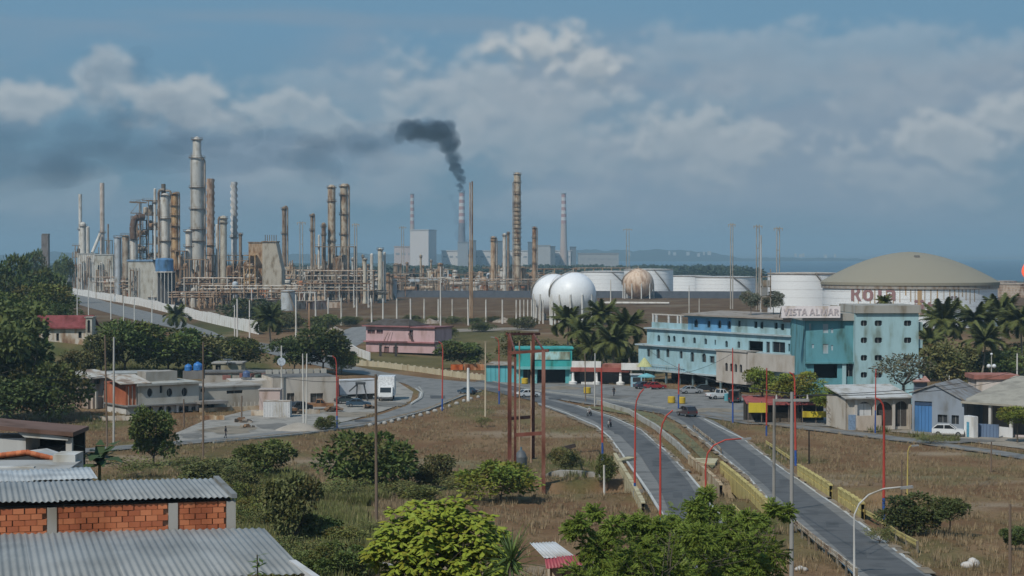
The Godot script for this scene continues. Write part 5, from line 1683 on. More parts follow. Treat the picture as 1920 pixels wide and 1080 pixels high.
func make_power_station() -> void:
	var d := 4000.0
	for q in [["leftmost red and white banded chimney of the power station", 773, 365, 7.0, 10.0], ["smoking red and white banded chimney in the middle of the power station", 866, 362, 10, 16], ["red and white banded chimney at the right end of the power station", 1057, 364, 8.5, 15.5]]:
		var g := ground_at(q[1], d)
		var h := at(q[1], q[2], d).y
		var r1: float = q[3] * 0.5 * d / F
		var r0: float = q[4] * 0.5 * d / F
		var o := thing("banded_chimney", q[0], "chimney", g)
		var cut := h * 0.6
		part(o, "shaft", Kit.new().lathe(Vector3.ZERO, [Vector2(r0, 0), Vector2(lerpf(r0, r1, 0.7), cut)], 24), mat(0.46, 0.36, 0.31, "grain") if q[1] != 866 else mat(0.17, 0.17, 0.19))
		for i in 9:
			var y0 := cut + (h - cut) * i / 9.0
			var y1 := cut + (h - cut) * (i + 1) / 9.0
			part(o, "band", Kit.new().lathe(Vector3.ZERO, [Vector2(lerpf(r0, r1, 0.7 + 0.3 * i / 9.0), y0), Vector2(lerpf(r0, r1, 0.7 + 0.3 * (i + 1) / 9.0), y1)], 24), mat(0.40, 0.22, 0.20) if i % 2 == 0 else mat(0.60, 0.56, 0.54))
		part(o, "cap", Kit.new().ring(Vector3(0, h, 0), r1 * 0.7, r1 * 1.1, 2.0, 24), mat(0.2, 0.2, 0.2))
	var blocks := [["tall pale boiler house beside the leftmost chimney", 769, 805, 432, 16, 44.0, 0.62, 0.57, 0.55], ["low pinkish hall before the tall boiler house", 739, 800, 463, -10, 30.0, 0.55, 0.45, 0.42], ["long white turbine hall of the power station", 828, 1072, 471, 0, 40.0, 0.62, 0.59, 0.57],
		["grey block at the foot of the smoking chimney", 858, 878, 455, 10, 25.0, 0.30, 0.32, 0.34], ["dark block right of the smoking chimney", 880, 892, 452, 12, 25.0, 0.12, 0.14, 0.16], ["dark block above the turbine hall behind the brown column", 932, 942, 453, 12, 25.0, 0.12, 0.14, 0.16], ["dark block beside the thin ochre column", 990, 998, 455, 12, 25.0, 0.12, 0.14, 0.16], ["pale low block above the right half of the turbine hall", 1004, 1032, 461, 12, 25.0, 0.42, 0.41, 0.40], ["small dark block left of the right chimney", 1032, 1041, 463, 12, 25.0, 0.10, 0.11, 0.12], ["dark conveyor house at the right end of the turbine hall", 1070, 1080, 464, 0, 40.0, 0.14, 0.16, 0.18], ["long low hazy sheds right of the power station", 1085, 1160, 476, 60, 30.0, 0.34, 0.34, 0.34], ["tiny white shed right of the power station", 1106, 1118, 477, 30, 20.0, 0.75, 0.75, 0.75]]
	for b in blocks:
		var f := fac(b[1], d - b[4] * 4, b[2], d - b[4] * 4)
		var o := thing("power_station_block", b[0], "building", f.o, f.turn - (0.25 if b[4] > 14 and b[4] < 20 else 0.0))
		var h := fuv(f, b[1], b[3]).y
		var w: float = f.W
		var m := mat(b[6], b[7], b[8], "grain")
		part(o, "wall", Kit.new().bx(0, w, 0, h, -b[5] * 1.4, 0), m)
		part(o, "roof", Kit.new().bx(-1, w + 1, h, h + 2, -b[5] * 1.4 - 1, 1), mat(b[6] * 0.8, b[7] * 0.8, b[8] * 0.8))
		if w > 60:
			for i in int(w / 14.0):
				part(o, "window", Kit.new().bx(4 + i * 14.0, 12 + i * 14.0, h * 0.62, h * 0.72, 0.02, 0.5), mat(0.30, 0.31, 0.32))
	# scattered pale houses on the far shore
	var r := RandomNumberGenerator.new()
	r.seed = 9
	for i in 12:
		var px := [1255, 1265, 1290, 1310, 1330, 1492, 1502, 1507, 1548, 1566, 1180, 1320][i] as float
		var g := ground_at(px, 8500)
		g.y = at(px, 480 - r.randf_range(0, 4) - (4.0 if px < 1340 else 0.0), 8500).y
		var o := thing("far_house", "tiny pale house on the hazy far shore", "house", g, 0, "tiny houses on the far shore")
		var w := r.randf_range(4, 9)
		part(o, "wall", Kit.new().bx(-w, w, -14, r.randf_range(2, 5), -12, 0), mat(0.42, 0.42, 0.41))

func puff(o: Node3D, p: Vector3, s: Vector3, m: FogMaterial) -> void:
	var v := FogVolume.new()
	v.shape = RenderingServer.FOG_VOLUME_SHAPE_ELLIPSOID
	v.size = s
	v.material = m
	v.name = "smoke_puff"
	o.add_child(v, true)
	v.position = p - o.position

func make_smoke() -> void:
	var d := 4000.0
	var s := d / F
	var r := RandomNumberGenerator.new()
	r.seed = 21
	var o := thing("smoke_cloud", "black smoke plume rising from the middle chimney and bending left", "smoke", at(866, 360, d))
	var thick := FogMaterial.new()
	thick.albedo = Color(0.40, 0.47, 0.56)
	thick.density = 0.021
	var root := FogMaterial.new()
	root.albedo = thick.albedo
	root.density = 0.09
	var path := [[866, 360, 8], [863, 340, 12], [859, 322, 16], [853, 304, 20], [846, 288, 23], [839, 272, 27], [832, 256, 32], [824, 246, 32], [812, 243, 24], [798, 246, 24], [784, 243, 26], [770, 246, 28], [758, 254, 24]]
	for i in path.size() - 1:
		for j in 5:
			var t := j / 5.0
			var w := lerpf(path[i][2], path[i + 1][2], t)
			var n := 2
			for k in n:
				var jx := r.randf_range(-0.38, 0.38) * w * (n - 0.6)
				var jy := r.randf_range(-0.38, 0.38) * w * (n - 0.6)
				var ww := w * r.randf_range(0.55, 1.05)
				puff(o, at(lerpf(path[i][0], path[i + 1][0], t) + jx, lerpf(path[i][1], path[i + 1][1], t) + jy, d + r.randf_range(-8, 8)), Vector3(ww, ww * r.randf_range(0.7, 1.1), ww) * s, root if i < 3 else thick)
	var halo := FogMaterial.new()
	halo.albedo = Color(0.46, 0.55, 0.65)
	halo.density = 0.0055
	for i in path.size() - 2:
		for j in 3:
			var w: float = path[i + 1][2] * r.randf_range(0.9, 1.7)
			puff(o, at(path[i + 1][0] + r.randf_range(-0.6, 0.4) * w, path[i + 1][1] + r.randf_range(-0.5, 0.4) * w, d + r.randf_range(-10, 10)), Vector3(w, w * 0.8, w) * s, halo)
	var wisp := FogMaterial.new()
	wisp.albedo = Color(0.40, 0.47, 0.56)
	wisp.density = 0.012
	for q in [[862, 440, 20], [868, 420, 20], [870, 455, 22], [858, 400, 14], [852, 385, 12], [846, 370, 11], [858, 415, 14]]:
		puff(o, at(q[0], q[1], d + 30), Vector3(q[2], q[2] * 1.5, q[2]) * s, wisp)
	var drift := thing("smoke_cloud", "wide dark veil of old smoke drifting over the left of the plant", "smoke", at(400, 280, d))
	var faint := FogMaterial.new()
	faint.albedo = Color(0.54, 0.68, 0.79)
	faint.density = 0.0024
	var mid := FogMaterial.new()
	mid.albedo = Color(0.50, 0.63, 0.74)
	mid.density = 0.0044
	for i in 34:                                  # the plume thins out downwind
		var t := i / 33.0
		var w := lerpf(34, 78, t) * r.randf_range(0.6, 1.2)
		puff(drift, at(lerpf(780, 560, t) + r.randf_range(-16, 16), lerpf(250, 285, t) + r.randf_range(-26, 24) * (0.6 + t), d + r.randf_range(-60, 60)), Vector3(w, w * 0.7, w * lerpf(0.9, 0.35, t)) * s, mid)
	for q in [[700, 262, 130, 60], [640, 285, 150, 70], [580, 295, 150, 70], [530, 270, 130, 50], [470, 275, 160, 70], [400, 250, 150, 60], [330, 250, 160, 70], [260, 235, 150, 80], [225, 200, 80, 50], [170, 265, 180, 80], [90, 270, 190, 90], [20, 285, 200, 100], [-60, 290, 220, 110], [240, 300, 260, 70], [600, 300, 90, 50], [225, 120, 120, 60], [215, 160, 100, 60], [300, 205, 110, 60], [420, 205, 80, 34], [380, 290, 200, 50], [120, 310, 220, 60]]:
		for j in 4:
			puff(drift, at(q[0] + r.randf_range(-0.45, 0.45) * q[2], q[1] + r.randf_range(-0.55, 0.5) * q[3], d + r.randf_range(-80, 80)), Vector3(q[2] * r.randf_range(0.3, 0.9), q[3] * r.randf_range(0.45, 1.1), q[2] * 0.45) * s, faint)

# ---------------------------------------------------------------- buildings
# walls of a box standing on the facade f: front with openings [px, py, w, h, shape] in picture points, the other sides plain; dark panes behind
func shell_of(o: Node3D, f: Dictionary, x0: float, x1: float, y0: float, y1: float, z: float, deep: float, m: Material, wins: Array, pane: Material, roof: Material = null, called := "wall", inset := 0.35) -> void:
	var holes := []
	for q in wins:
		holes.append(rect(f, q[0], q[1], q[2], q[3], q[4] if q.size() > 4 else 0, z))
	var k := Kit.new().wall(x0, x1, y0, y1, z, 0.3, holes)
	k.bx(x0, x0 + 0.3, y0, y1, z - deep, z - 0.3).bx(x1 - 0.3, x1, y0, y1, z - deep, z - 0.3).bx(x0, x1, y0, y1, z - deep - 0.3, z - deep)
	part(o, called, k, m)
	for h in holes:
		var w: float = h[2] - h[0]
		if w < 4.0:
			var p := part(o, "window", Kit.new().bx(h[0] - 0.1, h[2] + 0.1, h[1] - 0.1, h[3] + 0.1, z - inset - 0.05, z - inset), pane)
			if w > 1.0:
				part(p, "frame", Kit.new().bx((h[0] + h[2]) * 0.5 - 0.04, (h[0] + h[2]) * 0.5 + 0.04, h[1], h[3], z - inset + 0.01, z - inset + 0.07), mat(0.25, 0.25, 0.24))
		else:
			part(o, "recess", Kit.new().bx(h[0] - 0.2, h[2] + 0.2, h[1] - 0.1, h[3] + 0.2, z - 3.3, z - 3.2), pane)
	if roof:
		part(o, "roof", Kit.new().bx(x0 - 0.25, x1 + 0.25, y1, y1 + 0.25, z - deep - 0.4, z + 0.25), roof)

func make_hotel() -> void:
	var blue := mat(0.29, 0.455, 0.515, "stain")
	var deep_blue := mat(0.125, 0.31, 0.52, "stain")
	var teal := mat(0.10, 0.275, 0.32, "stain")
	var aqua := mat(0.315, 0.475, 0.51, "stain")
	var beige := mat(0.40, 0.365, 0.33, "stain")
	var old := mat(0.33, 0.32, 0.29, "stain")
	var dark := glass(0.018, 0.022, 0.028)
	var trim := mat(0.36, 0.43, 0.46, "stain")
	var f := fac(1196, 380, 1492, 338)
	var o := thing("hotel", "long blue four storey hotel wing with stepped terraces", "hotel", f.o, f.turn)
	var W: float = f.W
	var l1 := fuv(f, 1200, 690).y
	var l2 := fuv(f, 1215, 648).y
	var l3 := fuv(f, 1225, 617).y
	var l4 := fuv(f, 1350, 594).y
	var xa := fuv(f, 1197, 690).x
	var xb := fuv(f, 1213, 648).x
	var xc := fuv(f, 1222, 617).x
	var xd := fuv(f, 1290, 594).x
	# open arcade below
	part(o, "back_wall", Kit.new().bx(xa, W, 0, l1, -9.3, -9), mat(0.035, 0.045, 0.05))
	for i in 12:
		part(o, "column", Kit.new().bx(-0.18, 0.18, 0, l1, -0.18, 0.18), mat(0.13, 0.2, 0.23, "stain")).position = Vector3(lerpf(xa + 0.3, W - 0.3, i / 11.0), 0, -0.4)
	part(o, "floor_slab", Kit.new().bx(xa - 0.5, W, l1 - 0.35, l1, -9, 0.6), trim)
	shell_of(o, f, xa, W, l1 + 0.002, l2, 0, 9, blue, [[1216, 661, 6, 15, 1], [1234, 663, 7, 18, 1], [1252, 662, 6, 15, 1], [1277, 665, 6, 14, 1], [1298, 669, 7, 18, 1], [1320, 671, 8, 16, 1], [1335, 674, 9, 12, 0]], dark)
	part(o, "floor_slab", Kit.new().bx(xa - 0.4, W, l2, l2 + 0.3, -9, 0.7), trim)
	shell_of(o, f, xb, W, l2 + 0.3, l3, 0, 9, blue, [[1235, 634, 5, 12, 1], [1254, 635, 5, 12, 1], [1264, 635, 5, 11, 1], [1281, 637, 5, 11, 1], [1302, 638, 5, 11, 1], [1323, 640, 5, 11, 1], [1341, 642, 3, 9, 0], [1362, 645, 5, 12, 1], [1385, 646, 5, 12, 1], [1417, 651, 27, 21, 0], [1440, 651, 7, 20, 0], [1460, 651, 24, 18, 0], [1481, 652, 7, 14, 0]], dark)
	part(o, "floor_slab", Kit.new().bx(xb - 0.4, W, l3, l3 + 0.3, -9, 0.6), trim)
	# top floor and the roofless terrace beside it
	shell_of(o, f, xd, W * 0.62, l3 + 0.3, l4, 0, 9, deep_blue, [[1305, 606, 7, 15, 1], [1329, 608, 6, 12, 0], [1349, 608, 7, 15, 1], [1367, 609, 7, 15, 1]], dark)
	shell_of(o, f, W * 0.62 + 0.004, W, l3 + 0.3, l4 - 0.2, 0, 9, blue, [[1386, 607, 5, 11, 0], [1417, 609, 6, 12, 0], [1428, 610, 6, 12, 0], [1455, 611, 6, 11, 0], [1467, 613, 6, 12, 0]], dark)
	part(o, "roof", Kit.new().box(Vector3((xd + W) * 0.5, l4 + 0.45, -4), Vector3(W - xd + 1.2, 0.3, 11), Basis(Vector3.RIGHT, 0.05)), mat(0.28, 0.245, 0.215, "stain"))
	part(o, "canopy", Kit.new().bx(xd - 0.3, W * 0.62, l4 - 0.3, l4 - 0.05, 0.0, 0.9), mat(0.16, 0.32, 0.42, "stain"))
	part(o, "parapet", Kit.new().bx(xc, xd, l3 + 0.3, l3 + 1.5, -0.25, 0), blue)
	for q in [1224, 1230, 1253, 1270, 1276]:
		part(o, "terrace_post", Kit.new().bx(-0.16, 0.16, l3 + 1.5, l4 - 0.2, -0.3, 0.02), mat(0.62, 0.62, 0.6)).position.x = fuv(f, q, 600).x
	part(o, "terrace_beam", Kit.new().bx(xc, xd, l4 - 0.2, l4 + 0.05, -0.25, 0), mat(0.45, 0.43, 0.4))
	for i in 26:
		part(o, "baluster", Kit.new().bx(-0.04, 0.04, l1, l1 + 1.0, 0.45, 0.53), mat(0.4, 0.46, 0.48)).position.x = xa + 0.2 + i * 0.62
	part(o, "handrail", Kit.new().bx(xa, xa + 16.2, l1 + 1.0, l1 + 1.08, 0.43, 0.55), mat(0.4, 0.46, 0.48))
	# beige projecting hall with four arched windows
	var xe := fuv(f, 1343, 690, 3.0).x
	var xf := fuv(f, 1400, 690, 3.0).x
	var yb := fuv(f, 1350, 714, 3.0).y
	var yt := fuv(f, 1343, 657, 3.0).y
	shell_of(o, f, xe, xf, yb, yt, 3.0, 2.6, beige, [[1362, 688, 5, 15, 1], [1371, 689, 5, 15, 1], [1379.5, 690, 5, 15, 1], [1389, 691, 5, 15, 1]], dark, mat(0.36, 0.34, 0.32, "stain"), "hall_wall")
	part(o, "hall_floor", Kit.new().bx(xe, xf, yb - 0.3, yb, 0.1, 3.1), beige)
	var xg := fuv(f, 1490, 680, 3.0).x
	var yc := fuv(f, 1440, 664, 3.0).y
	part(o, "balcony_wall", Kit.new().bx(xf + 0.004, xg, yt - 3.0, yc, 2.6, 2.9), beige)
	part(o, "balcony_floor", Kit.new().bx(xf + 0.004, xg, yt - 3.3, yt - 3.0, 0.1, 2.9), beige)
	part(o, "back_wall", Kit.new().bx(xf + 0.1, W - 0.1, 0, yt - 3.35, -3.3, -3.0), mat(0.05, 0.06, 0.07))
	# tower block
	f = fac(1511, 321.5, 1606, 321.5)
	var t := thing("hotel_tower", "blue hotel tower block with three rows of rounded windows", "hotel", f.o, f.turn)
	var top := fuv(f, 1540, 601).y
	var y0 := fuv(f, 1540, 680).y
	var y1 := fuv(f, 1540, 711).y
	W = f.W
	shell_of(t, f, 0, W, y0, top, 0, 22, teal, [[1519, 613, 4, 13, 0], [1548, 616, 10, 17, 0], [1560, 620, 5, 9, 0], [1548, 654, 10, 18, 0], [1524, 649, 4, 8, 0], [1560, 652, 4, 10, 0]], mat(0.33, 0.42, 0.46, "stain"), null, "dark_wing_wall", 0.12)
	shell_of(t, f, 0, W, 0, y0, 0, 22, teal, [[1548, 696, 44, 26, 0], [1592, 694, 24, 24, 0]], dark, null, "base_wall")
	part(t, "ledge", Kit.new().bx(-0.2, W, y0 - 0.15, y0 + 0.2, 0, 0.7), teal)
	part(t, "attic", Kit.new().bx(-0.6, W - 0.1, top, top + 1.3, -22.4, 0.7), old)
	part(t, "column", Kit.new().bx(W * 0.72, W * 0.72 + 0.7, 0, y0, 0.05, 0.4), aqua)
	# the lit wing
	var f2 := fac(1604, 320, 1723, 320.5)
	var ox: Vector3 = Basis(Vector3.UP, -f.turn) * (f2.o - f.o)
	var lit := Node3D.new()
	lit.name = "lit_wing"
	t.add_child(lit)
	lit.position = ox
	lit.rotation.y = f2.turn - f.turn
	var top2 := fuv(f2, 1660, 587).y
	W = f2.W
	var rows := []
	for y in [606, 638, 671, 703]:
		for q in [[1620, 12], [1647, 14], [1702, 14]]:
			rows.append([q[0], y, q[1], 10.5, 3])
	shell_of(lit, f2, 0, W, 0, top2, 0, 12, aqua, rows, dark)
	part(lit, "attic", Kit.new().bx(-0.1, W + 0.3, top2, top2 + 1.4, -12.4, 0.5), old)
	for i in 4:
		part(lit, "balcony", Kit.new().bx(W, W + 0.9, top2 - 3.2 - i * 3.2, top2 - 1.7 - i * 3.2, -6, -0.6), aqua)
	for i in 9:
		part(lit, "plinth_bulge", Kit.new().lathe(Vector3(1.2 + i * 1.25, 0, 0.2), [Vector2(0.7, 0), Vector2(0.7, 1.6), Vector2(0, 2.4)], 12), aqua)
	# old name board on the roof
	f = fac(1466, 319.5, 1576, 320, 0.0)
	var by := fuv(f, 1465, 596).y
	var ty := fuv(f, 1465, 574).y
	var bd := thing("name_board", "weathered pinkish white rooftop board with faded hotel lettering", "sign", f.o + Vector3(0, by, 0), f.turn)
	W = f.W
	part(bd, "board", Kit.new().bx(0, W, 0, ty - by, -0.3, 0), mat(0.74, 0.68, 0.68, "stain"))
	for i in 5:
		part(bd, "prop", Kit.new().beam(Vector3(W * i / 4.0, 0, -2), Vector3(W * i / 4.0, (ty - by) * 0.9, -0.3), 0.15), mat(0.2, 0.17, 0.15))
	var font := SystemFont.new()
	font.font_names = PackedStringArray(["Droid Sans"])
	font.font_weight = 700
	var tm := TextMesh.new()
	tm.text = "VISTA ALMAR"
	tm.font = font
	tm.font_size = 64
	tm.depth = 0.1
	tm.pixel_size = 1.2 / 48.0
	var tx := part(bd, "lettering", tm, mat(0.52, 0.46, 0.475, "grain"))
	tx.position = Vector3(W * 0.5, (ty - by) * 0.5, 0.06)
	part(bd, "broken_corner", Kit.new().bx(0.2, 1.6, -0.8, -0.05, 0.05, 0.3), mat(0.03, 0.03, 0.03))
	# roof stair house and tanks
	f = fac(1536, 334, 1716, 334, 0.0)
	var ry := fuv(f, 1600, 588).y
	var rh := thing("roof_slab", "ragged grey concrete attic storey on top of the tower block", "roof structure", f.o + Vector3(0, ry, 0), f.turn)
	part(rh, "wall", Kit.new().bx(0, f.W, 0, 1.0, -5, 0), old)
	for i in 8:
		part(rh, "block", Kit.new().bx(f.W * i / 8.0, f.W * i / 8.0 + 1.2, 1.0, 1.3 + 0.3 * (i % 3), -1, -0.05), old)
	palm("little palm growing on the roof of the tower block", 1658, 0, 566, 30, 333, 0.0, "", null, ry + 1.0)
	for q in [[1408, 40, 1, "left"], [1450, 46, 3, "right"]]:
		var p := at(q[0], 578, 352)
		var rc := thing("roof_creeper", "grey-green climbing growth above the hotel roof, %s of two" % q[3], "plant", p)
		part(rc, "stem", Kit.new().cyl(Vector3(0, -1.5, 0), Vector3(0, 1.5, 0), 0.1, 0.06, 6), mat(0.2, 0.17, 0.14))
		var cm := part(rc, "crown", crowns[q[2]], leafy(0.20, 0.215, 0.175))
		cm.position.y = 1.7
		cm.scale = Vector3(q[1] * 0.5 * 352 / F, 2.0, 1.8)
	part(thing("roof_lattice", "pale steel lattice with dark boxes on the hotel roof", "roof structure", at(1436, 580, 350)), "lattice", Kit.new().bx(-1.0, -0.8, 0, 8.0, 0, 0.2).bx(0.8, 1.0, 0, 8.0, 0, 0.2).bx(-1, 1, 2.4, 2.6, 0, 0.2).bx(-1, 1, 4.4, 4.6, 0, 0.2).bx(-1, 1, 6.4, 6.6, 0, 0.2).bx(-0.7, 0.7, 4.65, 5.8, -0.4, 0.3), mat(0.24, 0.24, 0.235, "rust"))

func make_shops() -> void:
	var dark := mat(0.03, 0.03, 0.032)
	# teal shop
	var f := fac(968, 372, 1073, 372)
	var o := thing("teal_shop", "bright teal two storey shop with a dark open front", "shop", f.o, f.turn)
	var teal := mat(0.045, 0.33, 0.32, "stain")
	var ym := fuv(f, 1000, 692).y
	var yt := fuv(f, 1000, 655).y
	shell_of(o, f, 0, f.W, 0, ym, 0, 8, mat(0.10, 0.36, 0.38, "stain"), [[990, 706, 18, 28, 0], [1034, 706, 52, 28, 0]], dark)
	part(o, "awning", Kit.new().bx(-0.3, f.W + 0.2, ym, ym + 0.5, -0.5, 1.2), mat(0.16, 0.42, 0.42, "stain"))
	part(o, "upper_wall", Kit.new().bx(0, f.W, ym + 0.5, yt, -8, -0.6), teal)
	part(o, "sign_band", Kit.new().bx(f.W * 0.25, f.W * 0.96, yt - 2.2, yt - 0.5, -0.58, -0.4), mat(0.35, 0.55, 0.58, "rust"))
	part(o, "roof", Kit.new().bx(-0.3, f.W + 0.3, yt, yt + 0.3, -8.3, -0.3), teal)
	for i in 3:
		part(o, "pillar", Kit.new().bx(-0.2, 0.2, 0, ym, 0.05, 0.4), mat(0.2, 0.45, 0.46)).position.x = [0.4, f.W * 0.35, f.W - 0.4][i]
	f = fac(911, 376, 966, 374)
	o = thing("teal_shed", "low teal shed left of the teal shop", "shed", f.o, f.turn)
	yt = fuv(f, 930, 684).y
	part(o, "wall", Kit.new().bx(0, f.W, 0, yt, -5, 0), mat(0.10, 0.37, 0.42, "stain"))
	part(o, "roof", Kit.new().box(Vector3(f.W * 0.5, yt + 0.15, -2.4), Vector3(f.W + 0.6, 0.15, 6), Basis(Vector3.RIGHT, 0.05)), mat(0.3, 0.3, 0.29, "rust"))
	for i in 5:
		part(o, "panel_joint", Kit.new().bx(f.W * (i + 1) / 6.0 - 0.05, f.W * (i + 1) / 6.0 + 0.05, 0, yt - 0.1, 0.01, 0.06), mat(0.06, 0.25, 0.29))
	# white shop with a red band
	f = fac(1072, 370, 1178, 368)
	o = thing("white_shop", "white single storey shop with a red roof band and white posts", "shop", f.o, f.turn)
	ym = fuv(f, 1100, 697).y
	yt = fuv(f, 1100, 689).y
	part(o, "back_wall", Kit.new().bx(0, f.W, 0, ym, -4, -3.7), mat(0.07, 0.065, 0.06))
	part(o, "red_band", Kit.new().bx(-0.2, f.W + 0.2, ym, yt, -4, 0.2), mat(0.30, 0.085, 0.065, "stain"))
	part(o, "parapet", Kit.new().bx(0, f.W * 0.52, yt, yt + 1.3, -0.5, 0), mat(0.66, 0.65, 0.63, "stain"))
	part(o, "roof", Kit.new().bx(f.W * 0.54, f.W * 0.9, yt, yt + 0.7, -4, -0.4), mat(0.33, 0.15, 0.13, "rust"))
	part(o, "side_parapet", Kit.new().bx(f.W * 0.88, f.W + 2.6, yt - 0.4, yt + 1.0, -0.3, 0.5), mat(0.66, 0.65, 0.63, "stain"))
	for q in [1074, 1118, 1163]:
		part(o, "post", Kit.new().lathe(Vector3.ZERO, [Vector2(0.9, 0), Vector2(0.9, 0.5), Vector2(0.32, 0.7), Vector2(0.26, ym)], 10), mat(0.68, 0.67, 0.65)).position = Vector3(fuv(f, q, 715).x, 0, -0.3)
	part(o, "planter", Kit.new().bx(fuv(f, 1090, 715).x, fuv(f, 1112, 715).x, 0, 0.5, -0.3, 0.3), mat(0.6, 0.58, 0.55))
	for q in [[1083, 1113], [1122, 1158]]:
		part(o, "shutter", Kit.new().bx(fuv(f, q[0], 700).x, fuv(f, q[1], 700).x, 0.1, ym - 0.3, -3.68, -3.6), mat(0.12, 0.11, 0.11, "grain", 0.5))
	# umbrella and kiosk
	var g := G(1212, 728)
	o = thing("umbrella", "light blue sun umbrella between the white shop and the hotel", "umbrella", g)
	part(o, "canopy", Kit.new().lathe(Vector3.ZERO, [Vector2(2.0, 2.3), Vector2(1.2, 2.75), Vector2(0, 3.1)], 8), mat(0.16, 0.42, 0.46))
	part(o, "shaft", Kit.new().cyl(Vector3.ZERO, Vector3(0, 3.1, 0), 0.05, 0.05, 6), mat(0.4, 0.4, 0.4))
	o = thing("umbrella", "yellowish green sun umbrella by the corner of the hotel arcade", "umbrella", G(1211, 726) + Vector3(0, 0, -4))
	part(o, "canopy", Kit.new().lathe(Vector3.ZERO, [Vector2(1.6, 4.0), Vector2(0.2, 5.8), Vector2(0, 5.9)], 8), mat(0.45, 0.46, 0.22))
	part(o, "shaft", Kit.new().cyl(Vector3.ZERO, Vector3(0, 5.9, 0), 0.05, 0.05, 6), mat(0.4, 0.4, 0.4))
	f = fac(1184, 362, 1204, 362)
	o = thing("kiosk", "small pale blue kiosk right of the white shop", "kiosk", f.o, f.turn)
	part(o, "wall", Kit.new().bx(0, f.W, 0, 2.5, -2, 0), mat(0.30, 0.48, 0.58, "stain"))
	part(o, "roof", Kit.new().bx(-0.2, f.W + 0.2, 2.5, 2.65, -2.2, 0.3), mat(0.5, 0.5, 0.5))
	part(o, "hatch", Kit.new().bx(0.3, f.W - 0.3, 1.1, 2.0, 0.01, 0.06), dark)
	# pink house
	f = fac(686, 478, 815, 468)
	o = thing("pink_house", "faded pink two storey house with a dark hipped roof", "house", f.o, f.turn)
	var pink := mat(0.46, 0.315, 0.325, "stain")
	yt = fuv(f, 700, 612).y
	ym = fuv(f, 700, 641).y
	shell_of(o, f, 0, f.W, 0, ym, 0, 9, pink, [[725, 656, 9, 12, 0], [742, 656, 9, 12, 0]], mat(0.16, 0.08, 0.08))
	part(o, "ledge", Kit.new().bx(-0.4, f.W + 0.3, ym, ym + 0.35, -9, 0.8), mat(0.36, 0.16, 0.17, "stain"))
	shell_of(o, f, 0, f.W, ym + 0.35, yt, 0, 9, mat(0.50, 0.345, 0.36, "stain"), [[696, 622, 14, 7, 0], [712, 622, 12, 7, 0], [771, 627, 7, 16, 0]], mat(0.10, 0.05, 0.055))
	part(o, "eave", Kit.new().bx(-0.7, f.W * 0.66, yt, yt + 0.35, -9.5, 1.0), mat(0.30, 0.13, 0.135, "stain"))
	part(o, "side_roof", Kit.new().bx(f.W * 0.66, f.W + 0.4, yt - 0.2, yt + 0.15, -9.5, 0.6), mat(0.25, 0.11, 0.11, "stain"))
	var k := Kit.new()
	var e := yt + 0.35
	var w: float = f.W * 0.66
	k.quad(Vector3(-0.7, e, 1.0), Vector3(w, e, 1.0), Vector3(w * 0.78, e + 1.7, -4), Vector3(w * 0.25, e + 1.7, -4))
	k.quad(Vector3(w, e, -9.5), Vector3(-0.7, e, -9.5), Vector3(w * 0.25, e + 1.7, -4.01), Vector3(w * 0.78, e + 1.7, -4.01))
	k.tri(Vector3(-0.7, e, -9.5), Vector3(-0.7, e, 1.0), Vector3(w * 0.25, e + 1.7, -4))
	k.tri(Vector3(w, e, 1.0), Vector3(w, e, -9.5), Vector3(w * 0.78, e + 1.7, -4))
	part(o, "roof", k, mat(0.075, 0.07, 0.068, "rust"))
	part(o, "broken_wall", Kit.new().beam(Vector3(f.W * 0.64, yt - 1.6, 0.3), Vector3(f.W * 0.70, yt - 4.0, 0.3), 0.5), mat(0.1, 0.06, 0.06))
	# billboard frame before the pink house
	f = fac(713, 458, 742, 458)
	o = thing("billboard_gantry", "dark empty billboard frame in front of the pink house", "frame", f.o, f.turn)
	for x in [0.0, f.W]:
		part(o, "post", Kit.new().bx(x - 0.3, x + 0.3, 0, fuv(f, 713, 643).y, -0.3, 0.3), mat(0.05, 0.045, 0.045))
	part(o, "beam", Kit.new().bx(-3, f.W + 3, fuv(f, 713, 643).y, fuv(f, 713, 640).y, -0.3, 0.3), mat(0.16, 0.07, 0.07))
	for i in 3:
		part(o, "brace", Kit.new().beam(Vector3(0.3 + i, 2.5, 0), Vector3(f.W * 0.5 + i * 0.6, 6.2, 0), 0.12), mat(0.12, 0.07, 0.065))
	# pale stepped retaining wall and the orange barrier along the ring road
	var rw := thing("roadside_wall", "cream low wall with small arches along the ring road", "wall", G(780, 700))
	var ln := [[660, 684], [720, 689], [790, 698], [860, 708], [912, 714]]
	for i in ln.size() - 1:
		var a := G(ln[i][0], ln[i][1]) - rw.position
		var b := G(ln[i + 1][0], ln[i + 1][1]) - rw.position
		for j in 6:
			part(rw, "panel", Kit.new().beam(a.lerp(b, j / 6.0) + Vector3(0, 0.55, 0), a.lerp(b, (j + 0.86) / 6.0) + Vector3(0, 0.55, 0), 0.3, 1.3), mat(0.42, 0.37, 0.26, "stain"))
			part(rw, "post", Kit.new().box(a.lerp(b, (j + 0.93) / 6.0) + Vector3(0, 0.6, 0), Vector3(0.5, 1.6, 0.5)), mat(0.46, 0.41, 0.30, "stain"))
